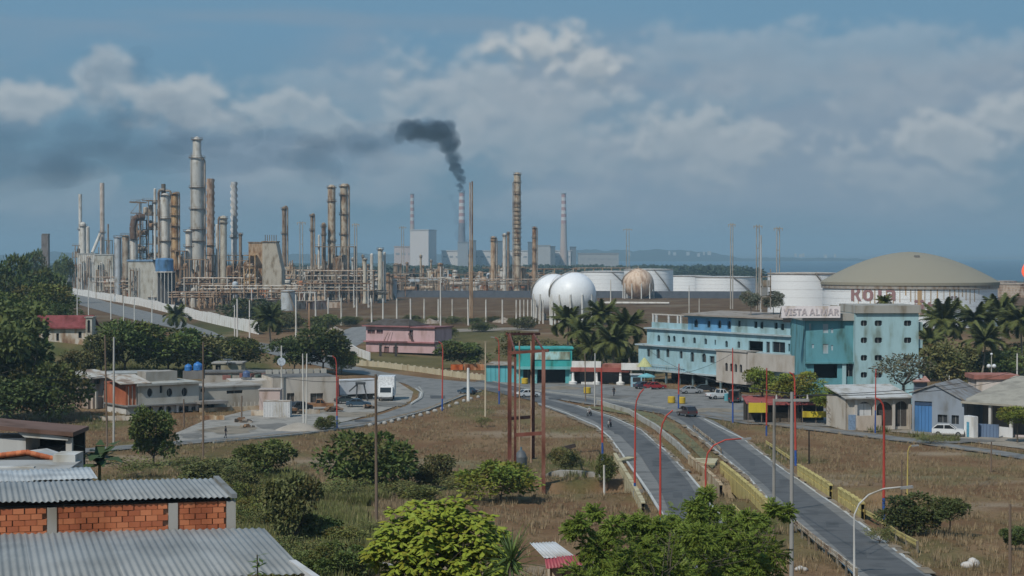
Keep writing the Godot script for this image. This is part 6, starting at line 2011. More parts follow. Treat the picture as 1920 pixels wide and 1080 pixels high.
	for q in [["bright orange container beside the roadside wall", 845, 868, 684, mat(0.50, 0.13, 0.035, "rust")], ["faded orange hoarding right of the orange container", 870, 908, 683, mat(0.44, 0.23, 0.13, "rust")]]:
		f = fac(q[1], 412, q[2], 412)
		o = thing("container" if q[1] == 845 else "hoarding", q[0], "container" if q[1] == 845 else "fence", f.o, f.turn)
		var h := fuv(f, q[1], q[3]).y
		part(o, "wall", Kit.new().bx(0, f.W, 0, h, -2.2 if q[1] == 845 else -0.2, 0), q[4])
		for i in 6:
			part(o, "rib", Kit.new().bx(f.W * (i + 0.5) / 6 - 0.06, f.W * (i + 0.5) / 6 + 0.06, 0.1, h - 0.1, 0.0, 0.06), q[4])
	f = fac(838, 470, 912, 470)
	# food stall
	f = fac(1403, 283, 1556, 283)
	o = thing("food_stall", "open roadside food stall with a red roof and yellow counters", "stall", f.o, f.turn)
	yt = fuv(f, 1420, 752).y
	var red := mat(0.30, 0.075, 0.07, "stain")
	part(o, "roof", Kit.new().box(Vector3(f.W * 0.47, yt, -2.6), Vector3(f.W * 0.98, 0.14, 6.0), Basis(Vector3.RIGHT, 0.13)), red)
	part(o, "fascia", Kit.new().bx(0, f.W * 0.95, yt - 0.6, yt - 0.4, 0.42, 0.5), red)
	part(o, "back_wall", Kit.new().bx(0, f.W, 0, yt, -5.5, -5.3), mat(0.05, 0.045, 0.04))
	var yel := mat(0.55, 0.44, 0.03, "stain")
	for q in [[1403, 1438, 755, 773], [1504, 1553, 771, 782]]:
		part(o, "counter", Kit.new().bx(fuv(f, q[0], 770).x, fuv(f, q[1], 770).x, fuv(f, 1420, q[3]).y, fuv(f, 1420, q[2]).y, 0.1, 0.6), yel)
	part(o, "counter_back", Kit.new().bx(fuv(f, 1438, 770).x, fuv(f, 1504, 770).x, 0, 1.6, -1.6, -1.2), mat(0.09, 0.07, 0.05))
	for i in 7:
		part(o, "post", Kit.new().bx(-0.07, 0.07, 0, yt, 0.1, 0.24), mat(0.15, 0.12, 0.1)).position.x = f.W * i / 6.0
	# arched building
	f = fac(1588, 270, 1706, 272)
	o = thing("arched_building", "low cream building with wide arches right of the food stall", "building", f.o, f.turn)
	yt = fuv(f, 1640, 746).y
	shell_of(o, f, 0, f.W, 0, yt - 0.004, 0, 8, mat(0.46, 0.42, 0.37, "stain"), [[1621, 775, 31, 44, 1], [1658, 776, 32, 46, 1], [1690, 776, 28, 48, 1]], mat(0.07, 0.06, 0.055))
	part(o, "roof", Kit.new().box(Vector3(f.W * 0.5, yt + 0.72, -3.7), Vector3(f.W + 0.8, 0.2, 9.2), Basis(Vector3.RIGHT, 0.15)), mat(0.46, 0.46, 0.45, "stain"))
	for q in [1604, 1640, 1675, 1705]:
		part(o, "pier", Kit.new().bx(-0.22, 0.22, 0, yt - 0.1, 0.01, 0.22), mat(0.50, 0.46, 0.42, "stain")).position.x = fuv(f, q, 770).x
	part(o, "infill_wall", Kit.new().bx(fuv(f, 1606, 760).x, fuv(f, 1635, 760).x, 0, fuv(f, 1620, 757).y, -0.36, -0.302), mat(0.6, 0.6, 0.6, "stain"))
	part(o, "infill_wall", Kit.new().bx(fuv(f, 1606, 790).x, fuv(f, 1650, 790).x, 0, fuv(f, 1620, 779).y, 0.3, 0.6), mat(0.48, 0.40, 0.33, "stain"))
	part(o, "gate", Kit.new().bx(fuv(f, 1590, 770).x, fuv(f, 1603, 770).x, 0, 2.4, 0.1, 0.3), mat(0.2, 0.28, 0.40))
	for i in 9:
		part(o, "railing", Kit.new().bx(-0.04, 0.04, 0, 2.6, -0.5, -0.42), mat(0.3, 0.29, 0.28)).position.x = lerpf(fuv(f, 1644, 770).x, fuv(f, 1672, 770).x, i / 8.0)
	# blue-grey warehouse with a gable
	f = fac(1711, 268, 1809, 264)
	o = thing("warehouse", "blue-grey gabled warehouse with a big blue door", "warehouse", f.o, f.turn)
	var yl := fuv(f, 1711, 738).y
	var yp := fuv(f, 1762, 722).y
	var yr := fuv(f, 1809, 752).y
	var wall := mat(0.24, 0.275, 0.325, "stain")
	shell_of(o, f, 0, f.W, 0, yr - 0.3, 0, 12, wall, [[1731, 781, 33, 56, 0], [1767, 785, 18, 14, 0], [1791, 787, 14, 16, 0]], glass(0.04, 0.045, 0.05))
	part(o, "gable", Kit.new().slab(PackedVector2Array([Vector2(0, yr - 0.298), Vector2(f.W, yr - 0.298), Vector2(f.W, yr), Vector2(f.W * 0.45, yp), Vector2(0, yl)]), -0.3, 0.0), wall)
	k = Kit.new()
	var pb := PackedVector2Array([Vector2(-0.4, yl), Vector2(f.W * 0.45, yp), Vector2(f.W + 0.4, yr - 0.15), Vector2(f.W + 0.4, yr + 0.05), Vector2(f.W * 0.45, yp + 0.22), Vector2(-0.4, yl + 0.2)])
	part(o, "roof", k.slab(pb, -12.5, 0.3), mat(0.22, 0.24, 0.27, "rust"))
	var dh := rect(f, 1731, 782, 33, 54)
	for i in 5:
		part(o, "door_panel", Kit.new().bx(lerpf(dh[0], dh[2], i / 5.0) + 0.02, lerpf(dh[0], dh[2], (i + 1) / 5.0) - 0.02, 0.02, dh[3] - 0.55, -0.2, -0.1), mat(0.055, 0.17, 0.38, "stain", 0.6))
	part(o, "door_lintel", Kit.new().bx(dh[0], dh[2], dh[3] - 0.5, dh[3], -0.28, -0.15), mat(0.03, 0.06, 0.12))
	# beige roofed yard building at the right
	f = fac(1809, 264, 1960, 254)
	o = thing("yard_building", "open yard building with a broad beige roof at the right edge", "building", f.o, f.turn)
	yt = fuv(f, 1850, 755).y
	k = Kit.new()
	var s := Vector3(-2.5, yt + 2.9, -18)
	k.quad(Vector3(-0.2, yt, 0.6), Vector3(f.W, yt, 0.6), Vector3(f.W - 2, yt + 2.9, -18), s)
	k.quad(Vector3(-0.2, yt - 0.3, 0.6), Vector3(-0.2, yt, 0.6), Vector3(f.W, yt, 0.6), Vector3(f.W, yt - 0.3, 0.6))
	part(o, "roof", k, mat(0.315, 0.29, 0.24, "blot"))
	part(o, "side_wall", Kit.new().bx(f.W - 2.4, f.W - 2.1, 0, yt - 0.3, -5, 0).bx(-2.3, f.W - 2.2, 0, yt + 2.7, -17.8, -17.5).bx(f.W - 2.4, f.W - 2.1, 0, yt + 0.5, -17.5, -5.3), mat(0.40, 0.38, 0.34, "stain"))
	part(o, "back_wall", Kit.new().bx(0, f.W, 0, yt - 0.35, -5.3, -5), mat(0.17, 0.16, 0.15, "stain"))
	for q in [1857, 1896]:
		part(o, "post", Kit.new().bx(-0.2, 0.2, 0, yt - 0.35, -0.2, 0.2), mat(0.5, 0.48, 0.45, "stain")).position.x = fuv(f, q, 770).x
	for q in [["gate_post", 1809, 1827, 779, mat(0.64, 0.64, 0.63, "stain")], ["blue_gate", 1829, 1874, 794, mat(0.115, 0.17, 0.27, "stain", 0.6)], ["yard_wall", 1875, 1900, 800, mat(0.6, 0.6, 0.6, "stain")], ["yard_wall", 1901, 1960, 815, mat(0.45, 0.42, 0.47, "rust")]]:
		f = fac(q[1], 259, q[2], 257)
		var h := fuv(f, q[1], q[3]).y
		o = thing(q[0], {"gate_post": "white gate house block beside the white car", "blue_gate": "low blue sheet metal gate right of the white car", "yard_wall": "white yard wall right of the blue gate" if q[1] == 1875 else "faded yard wall cut by the right edge"}[q[0]], {"gate_post": "gate house", "blue_gate": "gate", "yard_wall": "wall"}[q[0]], f.o, f.turn)
		part(o, "panel", Kit.new().bx(0, f.W, 0, h, -0.8 if q[0] == "gate_post" else -0.15, 0), q[4])
		if q[0] == "gate_post":
			part(o, "door", Kit.new().bx(f.W * 0.3, f.W * 0.55, 0.05, h * 0.72, 0.01, 0.06), mat(0.10, 0.30, 0.42))
		if q[0] == "blue_gate":
			for i in 7:
				part(o, "bar", Kit.new().bx(f.W * (i + 0.5) / 7 - 0.04, f.W * (i + 0.5) / 7 + 0.04, 0.05, h, 0.0, 0.05), mat(0.09, 0.13, 0.21))
	# white house behind with a red edge
	f = fac(1832, 322, 1906, 322)
	o = thing("white_house", "white flat house with a red roof edge under the right palms", "house", f.o, f.turn)
	yt = fuv(f, 1850, 711).y
	part(o, "wall", Kit.new().bx(0, f.W, 0, yt, -6, 0), mat(0.58, 0.52, 0.48, "stain"))
	part(o, "roof", Kit.new().bx(-0.5, f.W + 0.5, yt, yt + 0.8, -6.5, 0.4), mat(0.34, 0.14, 0.11, "stain"))
	f = fac(1715, 320, 1740, 320)
	o = thing("red_roof_shed", "small shed with a pale red roof beside the tower block", "shed", f.o, f.turn)
	yt = fuv(f, 1725, 712).y
	part(o, "wall", Kit.new().bx(0, f.W, 0, yt, -5, 0), mat(0.12, 0.14, 0.18, "stain"))
	part(o, "roof", Kit.new().box(Vector3(f.W * 0.5, yt + 0.3, -2.2), Vector3(f.W + 0.6, 0.2, 6), Basis(Vector3.RIGHT, 0.2)), mat(0.45, 0.25, 0.21, "stain"))

func make_settlement() -> void:
	var concrete := mat(0.33, 0.31, 0.28, "stain")
	var cream := mat(0.44, 0.42, 0.375, "stain")
	var whit := mat(0.50, 0.49, 0.47, "stain")
	var dark := mat(0.028, 0.028, 0.03)
	var zinc := mat(0.46, 0.46, 0.45, "rust", 0.6)
	# red-roofed white house on the left hillside
	var f := fac(66, 400, 166, 400)
	var o := thing("red_roof_house", "old white house with a long dark red roof among the left trees", "house", f.o, f.turn)
	var ye := fuv(f, 100, 612).y
	var yt := fuv(f, 100, 592).y
	shell_of(o, f, 0, f.W, -3, ye, 0, 8, mat(0.46, 0.44, 0.42, "rust"), [[150, 628, 6, 12, 0], [108, 632, 5, 14, 0]], dark)
	var k := Kit.new()
	k.slab(PackedVector2Array([Vector2(0.8, ye - 0.2), Vector2(-3.6, yt), Vector2(-8.6, ye), Vector2(-8.6, ye - 0.3), Vector2(-3.6, yt - 0.3), Vector2(0.8, ye - 0.5)]), -0.5, f.W + 0.4, Transform3D(Basis(Vector3(0, 0, 1), Vector3.UP, Vector3(1, 0, 0)), Vector3.ZERO))
	part(o, "roof", k, mat(0.20, 0.052, 0.058, "rust"))
	f = fac(160, 398, 172, 398)
	o = thing("arched_porch", "pale porch with a dark arch at the right end of the red roof", "porch", f.o, f.turn)
	yt = fuv(f, 165, 596).y
	shell_of(o, f, 0, f.W, -2, yt, 0, 3, cream, [[166.5, 612, 5, 24, 1]], dark, concrete)
	# the row at the left
	f = fac(166, 306, 232, 312)
	o = thing("weathered_house", "weathered two storey concrete house behind the two left poles", "house", f.o, f.turn)
	yt = fuv(f, 200, 708).y
	shell_of(o, f, 0, f.W, 0, yt, 0, 9, mat(0.30, 0.26, 0.235, "rust"), [[182, 716, 10, 9, 0], [200, 734, 12, 11, 0], [222, 722, 8, 16, 0]], dark, mat(0.34, 0.33, 0.32, "stain"))
	part(o, "lower_wall", Kit.new().bx(0.3, f.W - 0.3, 0, fuv(f, 200, 742).y, 0.02, 0.6), mat(0.46, 0.44, 0.43, "rust"))
	for q in [176, 190]:
		part(o, "pilaster", Kit.new().bx(-0.2, 0.2, 0, yt * 0.6, 0.62, 0.9), cream).position.x = fuv(f, q, 760).x
	part(o, "eave", Kit.new().box(Vector3(f.W * 0.45, yt + 0.5, -3.5), Vector3(f.W, 0.12, 9), Basis(Vector3.RIGHT, 0.1)), zinc)
	f = fac(236, 296, 372, 304)
	o = thing("oval_window_house", "cream two storey house with three oval windows over a dark arcade", "house", f.o, f.turn)
	var ym := fuv(f, 300, 757).y
	yt = fuv(f, 300, 722).y
	shell_of(o, f, fuv(f, 258, 740).x, f.W, ym, yt, 0, 9, cream, [[281, 736, 10, 17, 2], [318, 736, 11, 17, 2], [346, 735, 11, 17, 2], [302, 730, 5, 14, 0]], dark)
	part(o, "orange_wall", Kit.new().bx(0, fuv(f, 257, 740).x, ym, yt + 0.4, -9, -0.3), mat(0.40, 0.135, 0.07, "rust"))
	for i in 3:
		part(o, "pale_strip", Kit.new().bx(0.4 + i * 0.7, 0.55 + i * 0.7, ym, yt, -0.28, -0.2), mat(0.5, 0.4, 0.33))
	part(o, "ledge", Kit.new().bx(-0.2, f.W + 0.3, ym - 0.25, ym, -9, 0.9), mat(0.20, 0.20, 0.195, "stain"))
	part(o, "roof", Kit.new().bx(fuv(f, 258, 740).x - 0.3, f.W + 0.4, yt, yt + 0.35, -9.3, 0.6), mat(0.36, 0.36, 0.33, "stain"))
	part(o, "roof_sheet", Kit.new().box(Vector3(f.W * 0.12, yt + 1.0, -3), Vector3(f.W * 0.42, 0.12, 7), Basis(Vector3.RIGHT, 0.16)), zinc)
	shell_of(o, f, 0.2, f.W, 0, ym - 0.254, -0.2, 8, whit, [[267, 768, 13, 14, 2], [281, 768, 12, 14, 2], [302, 769, 10, 14, 2], [316, 768, 11, 14, 2], [338, 769, 11, 15, 2], [350, 773, 8, 24, 0], [364, 769, 11, 15, 2]], dark, null, "arcade_wall")
	for q in [308, 331, 368]:
		part(o, "pillar", Kit.new().bx(-0.2, 0.2, 0, ym - 0.25, 0.0, 0.4), mat(0.6, 0.59, 0.57)).position.x = fuv(f, q, 770).x
	part(o, "roof_room", Kit.new().bx(f.W * 0.42, f.W * 0.86, yt + 0.35, yt + 2.0, -8, -4.5), concrete)
	# flat roofed yards to the right
	f = fac(374, 302, 500, 308)
	o = thing("flat_house", "long flat-roofed cream house with a yellow lower wall", "house", f.o, f.turn)
	yt = fuv(f, 430, 728).y
	shell_of(o, f, 0, f.W, 0, yt, -3, 8, mat(0.40, 0.37, 0.32, "stain"), [[380, 732, 8, 6, 0], [395, 762, 14, 10, 0], [440, 735, 30, 7, 0]], dark, concrete)
	part(o, "porch_roof", Kit.new().bx(-0.2, fuv(f, 425, 756).x, fuv(f, 390, 757).y, fuv(f, 390, 752).y, -3, 0.9), mat(0.22, 0.21, 0.20, "stain"))
	part(o, "yellow_wall", Kit.new().bx(0, f.W - 0.2, 0, fuv(f, 430, 775).y, -0.3, 0), mat(0.46, 0.36, 0.20, "rust"))
	part(o, "upper_wall", Kit.new().bx(0, f.W - 0.2, fuv(f, 430, 775).y, fuv(f, 430, 763).y, -0.3, -0.02), mat(0.45, 0.40, 0.32, "rust"))
	for i in 10:
		part(o, "fence_bar", Kit.new().bx(-0.07, 0.07, fuv(f, 430, 763).y, fuv(f, 430, 755).y, -0.2, -0.1), cream).position.x = f.W * (0.4 + 0.06 * i)
	f = fac(432, 320, 512, 322)
	o = thing("flat_house", "small cream house with a dark shadowed eave behind the yellow wall", "house", f.o, f.turn)
	yt = fuv(f, 470, 713).y
	part(o, "wall", Kit.new().bx(0, f.W, 0, yt - 2.0, -6, 0), mat(0.34, 0.32, 0.28, "stain"))
	part(o, "roof", Kit.new().bx(-0.2, f.W + 0.3, yt - 1.6, yt, -6, 1.6), mat(0.48, 0.44, 0.39, "stain"))
	f = fac(512, 318, 632, 322)
	o = thing("long_wall_building", "long cream building end wall left of the red and blue lamp post", "building", f.o, f.turn)
	yt = fuv(f, 560, 708).y
	shell_of(o, f, 0, f.W, 0, yt, 0, 10, mat(0.46, 0.415, 0.365, "stain"), [[545, 748, 14, 22, 0], [594, 749, 24, 24, 0]], mat(0.08, 0.065, 0.055))
	part(o, "red_edge", Kit.new().bx(f.W, f.W + 0.3, 0, yt, -1.5, 0.05), mat(0.26, 0.06, 0.05))
	for i in 9:
		part(o, "merlon", Kit.new().bx(-0.5, 0.5, yt, yt + 0.9, -10, -9.4), cream).position.x = f.W * (0.1 + 0.11 * i)
	part(o, "roof", Kit.new().bx(0, f.W, yt, yt + 0.12, -10, -0.1), mat(0.13, 0.125, 0.12, "blot"))
	# white container and yard bits
	f = fac(493, 293, 543, 293)
	o = thing("white_container", "plain white box container standing in the yard by the road", "container", f.o, f.turn)
	yt = fuv(f, 510, 753).y
	part(o, "wall", Kit.new().bx(0, f.W, 0, yt, -2.4, 0), mat(0.54, 0.54, 0.54, "stain"))
	part(o, "roof", Kit.new().bx(-0.05, f.W + 0.05, yt, yt + 0.08, -2.45, 0.05), mat(0.4, 0.38, 0.36, "rust"))
	for i in 10:
		part(o, "rib", Kit.new().bx(f.W * (i + 0.5) / 10 - 0.05, f.W * (i + 0.5) / 10 + 0.05, 0.1, yt - 0.1, 0, 0.04), mat(0.5, 0.5, 0.5))
	o = thing("pink_shed", "low pinkish shed behind the white container", "shed", G(512, 770))
	part(o, "wall", Kit.new().bx(-2.4, 1.2, 0, 3.6, -3, 0), mat(0.46, 0.36, 0.33, "stain"))
	part(o, "roof", Kit.new().bx(-2.6, 1.4, 3.6, 3.75, -3.2, 0.2), mat(0.4, 0.35, 0.32))
	# roof tanks
	for q in [["left bright blue plastic water tank on the flat roof", 353, 690, 14], ["right bright blue plastic water tank on the flat roof", 371, 688, 17], ["dull dark blue water tank on the far flat roof", 462, 702, 14]]:
		var d := 322.0
		var p := at(q[1], q[2] + q[3] * 0.35, d)
		var r: float = q[3] * 0.5 * d / F
		o = thing("water_tank", q[0], "water tank", p)
		part(o, "body", Kit.new().lathe(Vector3.ZERO, [Vector2(0, -0.05), Vector2(r, 0), Vector2(r, r * 1.1), Vector2(r * 0.8, r * 1.5), Vector2(r * 0.3, r * 1.7), Vector2(r * 0.3, r * 1.85), Vector2(0, r * 1.85)], 16), mat(0.035, 0.17, 0.45, "grain", 0.5) if q[1] < 400 else mat(0.07, 0.11, 0.22, "grain", 0.5))
		part(o, "stand", Kit.new().bx(-r * 1.3, r * 1.3, -p.y + 4.5, -0.02, -r * 1.5, r * 0.9), mat(0.17, 0.165, 0.16, "stain"))
	f = fac(398, 345, 452, 345)
	o = thing("roof_hut", "small tan rooftop hut with a white disc behind the flat houses", "hut", f.o, f.turn)
	yt = fuv(f, 420, 682).y
	shell_of(o, f, 0, f.W, 0, yt, 0, 5, mat(0.30, 0.27, 0.19, "stain"), [[409, 692, 10, 14, 0]], dark, concrete)
	o = thing("satellite_dish", "white satellite dish above the tan rooftop hut", "dish", at(427, 680, 344))
	part(o, "dish", Kit.new().lathe(Vector3(0, 0.4, 0), [Vector2(0, 0), Vector2(0.7, 0.12), Vector2(1.0, 0.35), Vector2(0, 0.1)], 16), mat(0.62, 0.64, 0.66))
	part(o, "mount", Kit.new().cyl(Vector3(0, -0.4, 0), Vector3(0, 0.4, 0), 0.08, 0.08, 6), mat(0.3, 0.3, 0.3))
	o = thing("roof_junk", "dark jumble of scrap on the grey roof terrace", "scrap", at(480, 705, 330))
	var r := RandomNumberGenerator.new()
	r.seed = 8
	for i in 12:
		part(o, "scrap", Kit.new().box(Vector3(r.randf_range(-6, 6), r.randf_range(-0.3, 0.4), r.randf_range(-1, 1)), Vector3(r.randf_range(0.5, 2), r.randf_range(0.3, 1.0), 0.8), Basis(Vector3.UP, r.randf())), mat(r.randf_range(0.05, 0.3), 0.14, 0.13, "rust"))
	o = thing("roof_terrace", "dark grey flat roof terrace behind the cream end wall", "roof", ground_at(500, 336))
	part(o, "slab", Kit.new().bx(-13, 9, 4.2, 4.5, -6, 0), mat(0.13, 0.125, 0.12, "blot"))
	part(o, "wall", Kit.new().bx(-12.5, 8.5, 0, 4.2, -5.5, -0.3), concrete)
	for q in [["pale yard wall running out from the yellow wall to the white container", 470, 494, 296, 769, 0.50, 0.46, 0.41], ["low concrete wall along the lot before the pink shed", 545, 600, 300, 776, 0.36, 0.34, 0.31], ["crumbling low wall below the weathered house", 168, 250, 286, 782, 0.42, 0.39, 0.36], ["rubble wall beside the yellow lower wall", 374, 420, 288, 786, 0.44, 0.38, 0.30]]:
		f = fac(q[1], q[3], q[2], q[3])
		o = thing("yard_wall", q[0], "wall", f.o, f.turn)
		var hh := maxf(fuv(f, q[1], q[4]).y, 0.8)
		for i in 5:
			part(o, "panel", Kit.new().bx(f.W * i / 5.0, f.W * (i + 0.97) / 5.0, 0, hh * (0.8 + 0.2 * absf(sin(i * 2.1 + q[1]))), -0.2, 0), mat(q[5], q[6], q[7], "rust"))
	for q in [["dark scrap heap beside the old jeep in the yard", 548, 776, 1.4], ["brown scrap heap under the cream end wall", 622, 772, 1.2], ["pile of planks by the yellow lower wall", 452, 792, 1.0], ["dark heap of tyres on the lot near the pedestrian", 465, 802, 0.8], ["rusty scrap pile before the tow crane", 690, 766, 0.9]]:
		o = thing("scrap_heap", q[0], "scrap", G(q[1], q[2]))
		for i in 9:
			part(o, "scrap", Kit.new().box(Vector3(r.randf_range(-1.2, 1.2) * q[3], r.randf_range(0.1, 0.6) * q[3], r.randf_range(-0.5, 0.5)), Vector3(r.randf_range(0.4, 1.5), r.randf_range(0.1, 0.5), r.randf_range(0.3, 0.8)) * q[3], Basis.from_euler(Vector3(r.randf_range(-0.3, 0.3), r.randf() * 3, r.randf_range(-0.4, 0.4)))), mat([0.07, 0.2, 0.28][i % 3], [0.065, 0.13, 0.26][i % 3], [0.06, 0.08, 0.24][i % 3], "rust"))
	# low grey block by the trees at the left
	f = fac(172, 326, 300, 330)
	o = thing("grey_block", "long grey flat roof behind the weathered house", "building", f.o, f.turn)
	yt = fuv(f, 200, 703).y
	part(o, "wall", Kit.new().bx(-3, f.W, 0, yt, -7, 0), mat(0.26, 0.26, 0.25, "stain"))
	part(o, "roof", Kit.new().bx(-3.3, f.W + 0.3, yt, yt + 0.3, -7.3, 0.3), mat(0.33, 0.34, 0.33, "stain"))
	# sand heap
	k = Kit.new()
	k.smooth(true)
	single("sand_heap", Kit.new().lathe(Vector3.ZERO, [Vector2(4.2, -0.2), Vector2(2.6, 0.45), Vector2(1.0, 1.0), Vector2(0, 1.15)], 18), mat(0.34, 0.30, 0.25, "blot"), "pale heap of sand at the foot of the two white poles", "sand heap", G(560, 806))

# ---------------------------------------------------------------- vehicles
func car(label: String, px: float, py: float, turn: float, kind: int, paint: Material, category := "car", size := 1.0, called := "parked_car") -> Node3D:
	var g := G(px, py)
	g.y = H0(g.x, g.z) + 0.08
	var o := thing(called, label, category, g, turn)
	# side outline, nose to +x: 0 saloon, 1 off-roader, 2 van, 3 pick-up
	var L := [4.4, 4.6, 5.2, 5.2][kind] as float
	var Hh := [1.42, 1.72, 2.2, 1.75][kind] as float
	var x := L * 0.5
	var body: PackedVector2Array
	var cab: PackedVector2Array
	match kind:
		0:
			body = PackedVector2Array([Vector2(-x, 0.35), Vector2(x, 0.32), Vector2(x, 0.68), Vector2(x * 0.92, 0.78), Vector2(x * 0.38, 0.92), Vector2(-x * 0.62, 0.95), Vector2(-x, 0.9)])
			cab = PackedVector2Array([Vector2(-x * 0.78, 0.94), Vector2(x * 0.42, 0.9), Vector2(x * 0.08, Hh), Vector2(-x * 0.42, Hh)])
		1:
			body = PackedVector2Array([Vector2(-x, 0.42), Vector2(x, 0.42), Vector2(x, 0.92), Vector2(x * 0.9, 1.02), Vector2(x * 0.4, 1.1), Vector2(-x, 1.1)])
			cab = PackedVector2Array([Vector2(-x * 0.97, 1.1), Vector2(x * 0.48, 1.09), Vector2(x * 0.10, Hh), Vector2(-x * 0.66, Hh - 0.05)])
		2:
			body = PackedVector2Array([Vector2(-x, 0.4), Vector2(x, 0.4), Vector2(x, 1.1), Vector2(x * 0.94, 1.2), Vector2(-x, 1.2)])
			cab = PackedVector2Array([Vector2(-x, 1.2), Vector2(x * 0.93, 1.2), Vector2(x * 0.68, Hh), Vector2(-x, Hh)])
		_:
			body = PackedVector2Array([Vector2(-x, 0.5), Vector2(x, 0.5), Vector2(x, 1.0), Vector2(x * 0.4, 1.1), Vector2(-x, 1.1)])
			cab = PackedVector2Array([Vector2(-x * 0.2, 1.1), Vector2(x * 0.42, 1.1), Vector2(x * 0.2, Hh), Vector2(-x * 0.15, Hh)])
	var W := [0.86, 0.92, 0.98, 0.92][kind] as float
	var k := Kit.new().slab(body, -W, W)
	var roof := PackedVector2Array([cab[3] + Vector2(0, -0.06), cab[2] + Vector2(0, -0.06), cab[2] + Vector2(-0.04, 0.02), cab[3] + Vector2(0.04, 0.02)])
	k.slab(roof, -W * 0.86, W * 0.86)
	for s in [-1.0, 1.0]:                     # pillars
		for e in [[0, 3], [1, 2]]:
			k.beam(Vector3(cab[e[0]].x, cab[e[0]].y, s * W * 0.93), Vector3(cab[e[1]].x, cab[e[1]].y, s * W * 0.84), 0.09)
		var mid := (cab[0].x + cab[1].x) * 0.5
		k.beam(Vector3(mid, cab[0].y, s * W * 0.94), Vector3(mid, Hh - 0.03, s * W * 0.85), 0.09)
	if kind == 2:
		k.bx(-x, x * 0.1, 1.2, Hh, -W * 0.97, W * 0.97)
	part(o, "body", k, paint)
	var gk := Kit.new()
	gk.slab(cab, -W * 0.83, W * 0.83)
	part(o, "windows", gk, glass(0.02, 0.023, 0.027))
	for sx in [-0.62, 0.64]:
		for s in [-1.0, 1.0]:
			var r := 0.36 if kind != 0 else 0.31
			var wh := part(o, "wheel", Kit.new().cyl(Vector3(0, 0, -0.12), Vector3(0, 0, 0.12), r, r, 16), mat(0.02, 0.02, 0.02, ""))
			wh.position = Vector3(x * sx, r - 0.02, s * (W - 0.09))
			part(wh, "rim", Kit.new().cyl(Vector3(0, 0, -0.13), Vector3(0, 0, 0.13), r * 0.6, r * 0.6, 10), mat(0.35, 0.35, 0.36, "", 0.35, 0.6))
	for s in [-1.0, 1.0]:
		part(o, "headlight", Kit.new().box(Vector3(x - 0.06, body[2].y - 0.08, s * W * 0.74), Vector3(0.14, 0.16, 0.34)), mat(0.7, 0.7, 0.7, "", 0.15))
		part(o, "tail_light", Kit.new().box(Vector3(-x + 0.02, 0.8, s * W * 0.82), Vector3(0.08, 0.2, 0.22)), mat(0.3, 0.02, 0.02, "", 0.2))
		part(o, "mirror", Kit.new().box(Vector3(cab[1].x - 0.1, cab[1].y + 0.1, s * (W + 0.08)), Vector3(0.1, 0.13, 0.18)), paint)
	part(o, "bumper", Kit.new().bx(x - 0.02, x + 0.06, 0.35, 0.55, -W * 0.94, W * 0.94).bx(-x - 0.06, -x + 0.02, 0.4, 0.6, -W * 0.94, W * 0.94), mat(0.06, 0.06, 0.065))
	o.scale = Vector3.ONE * size
	return o

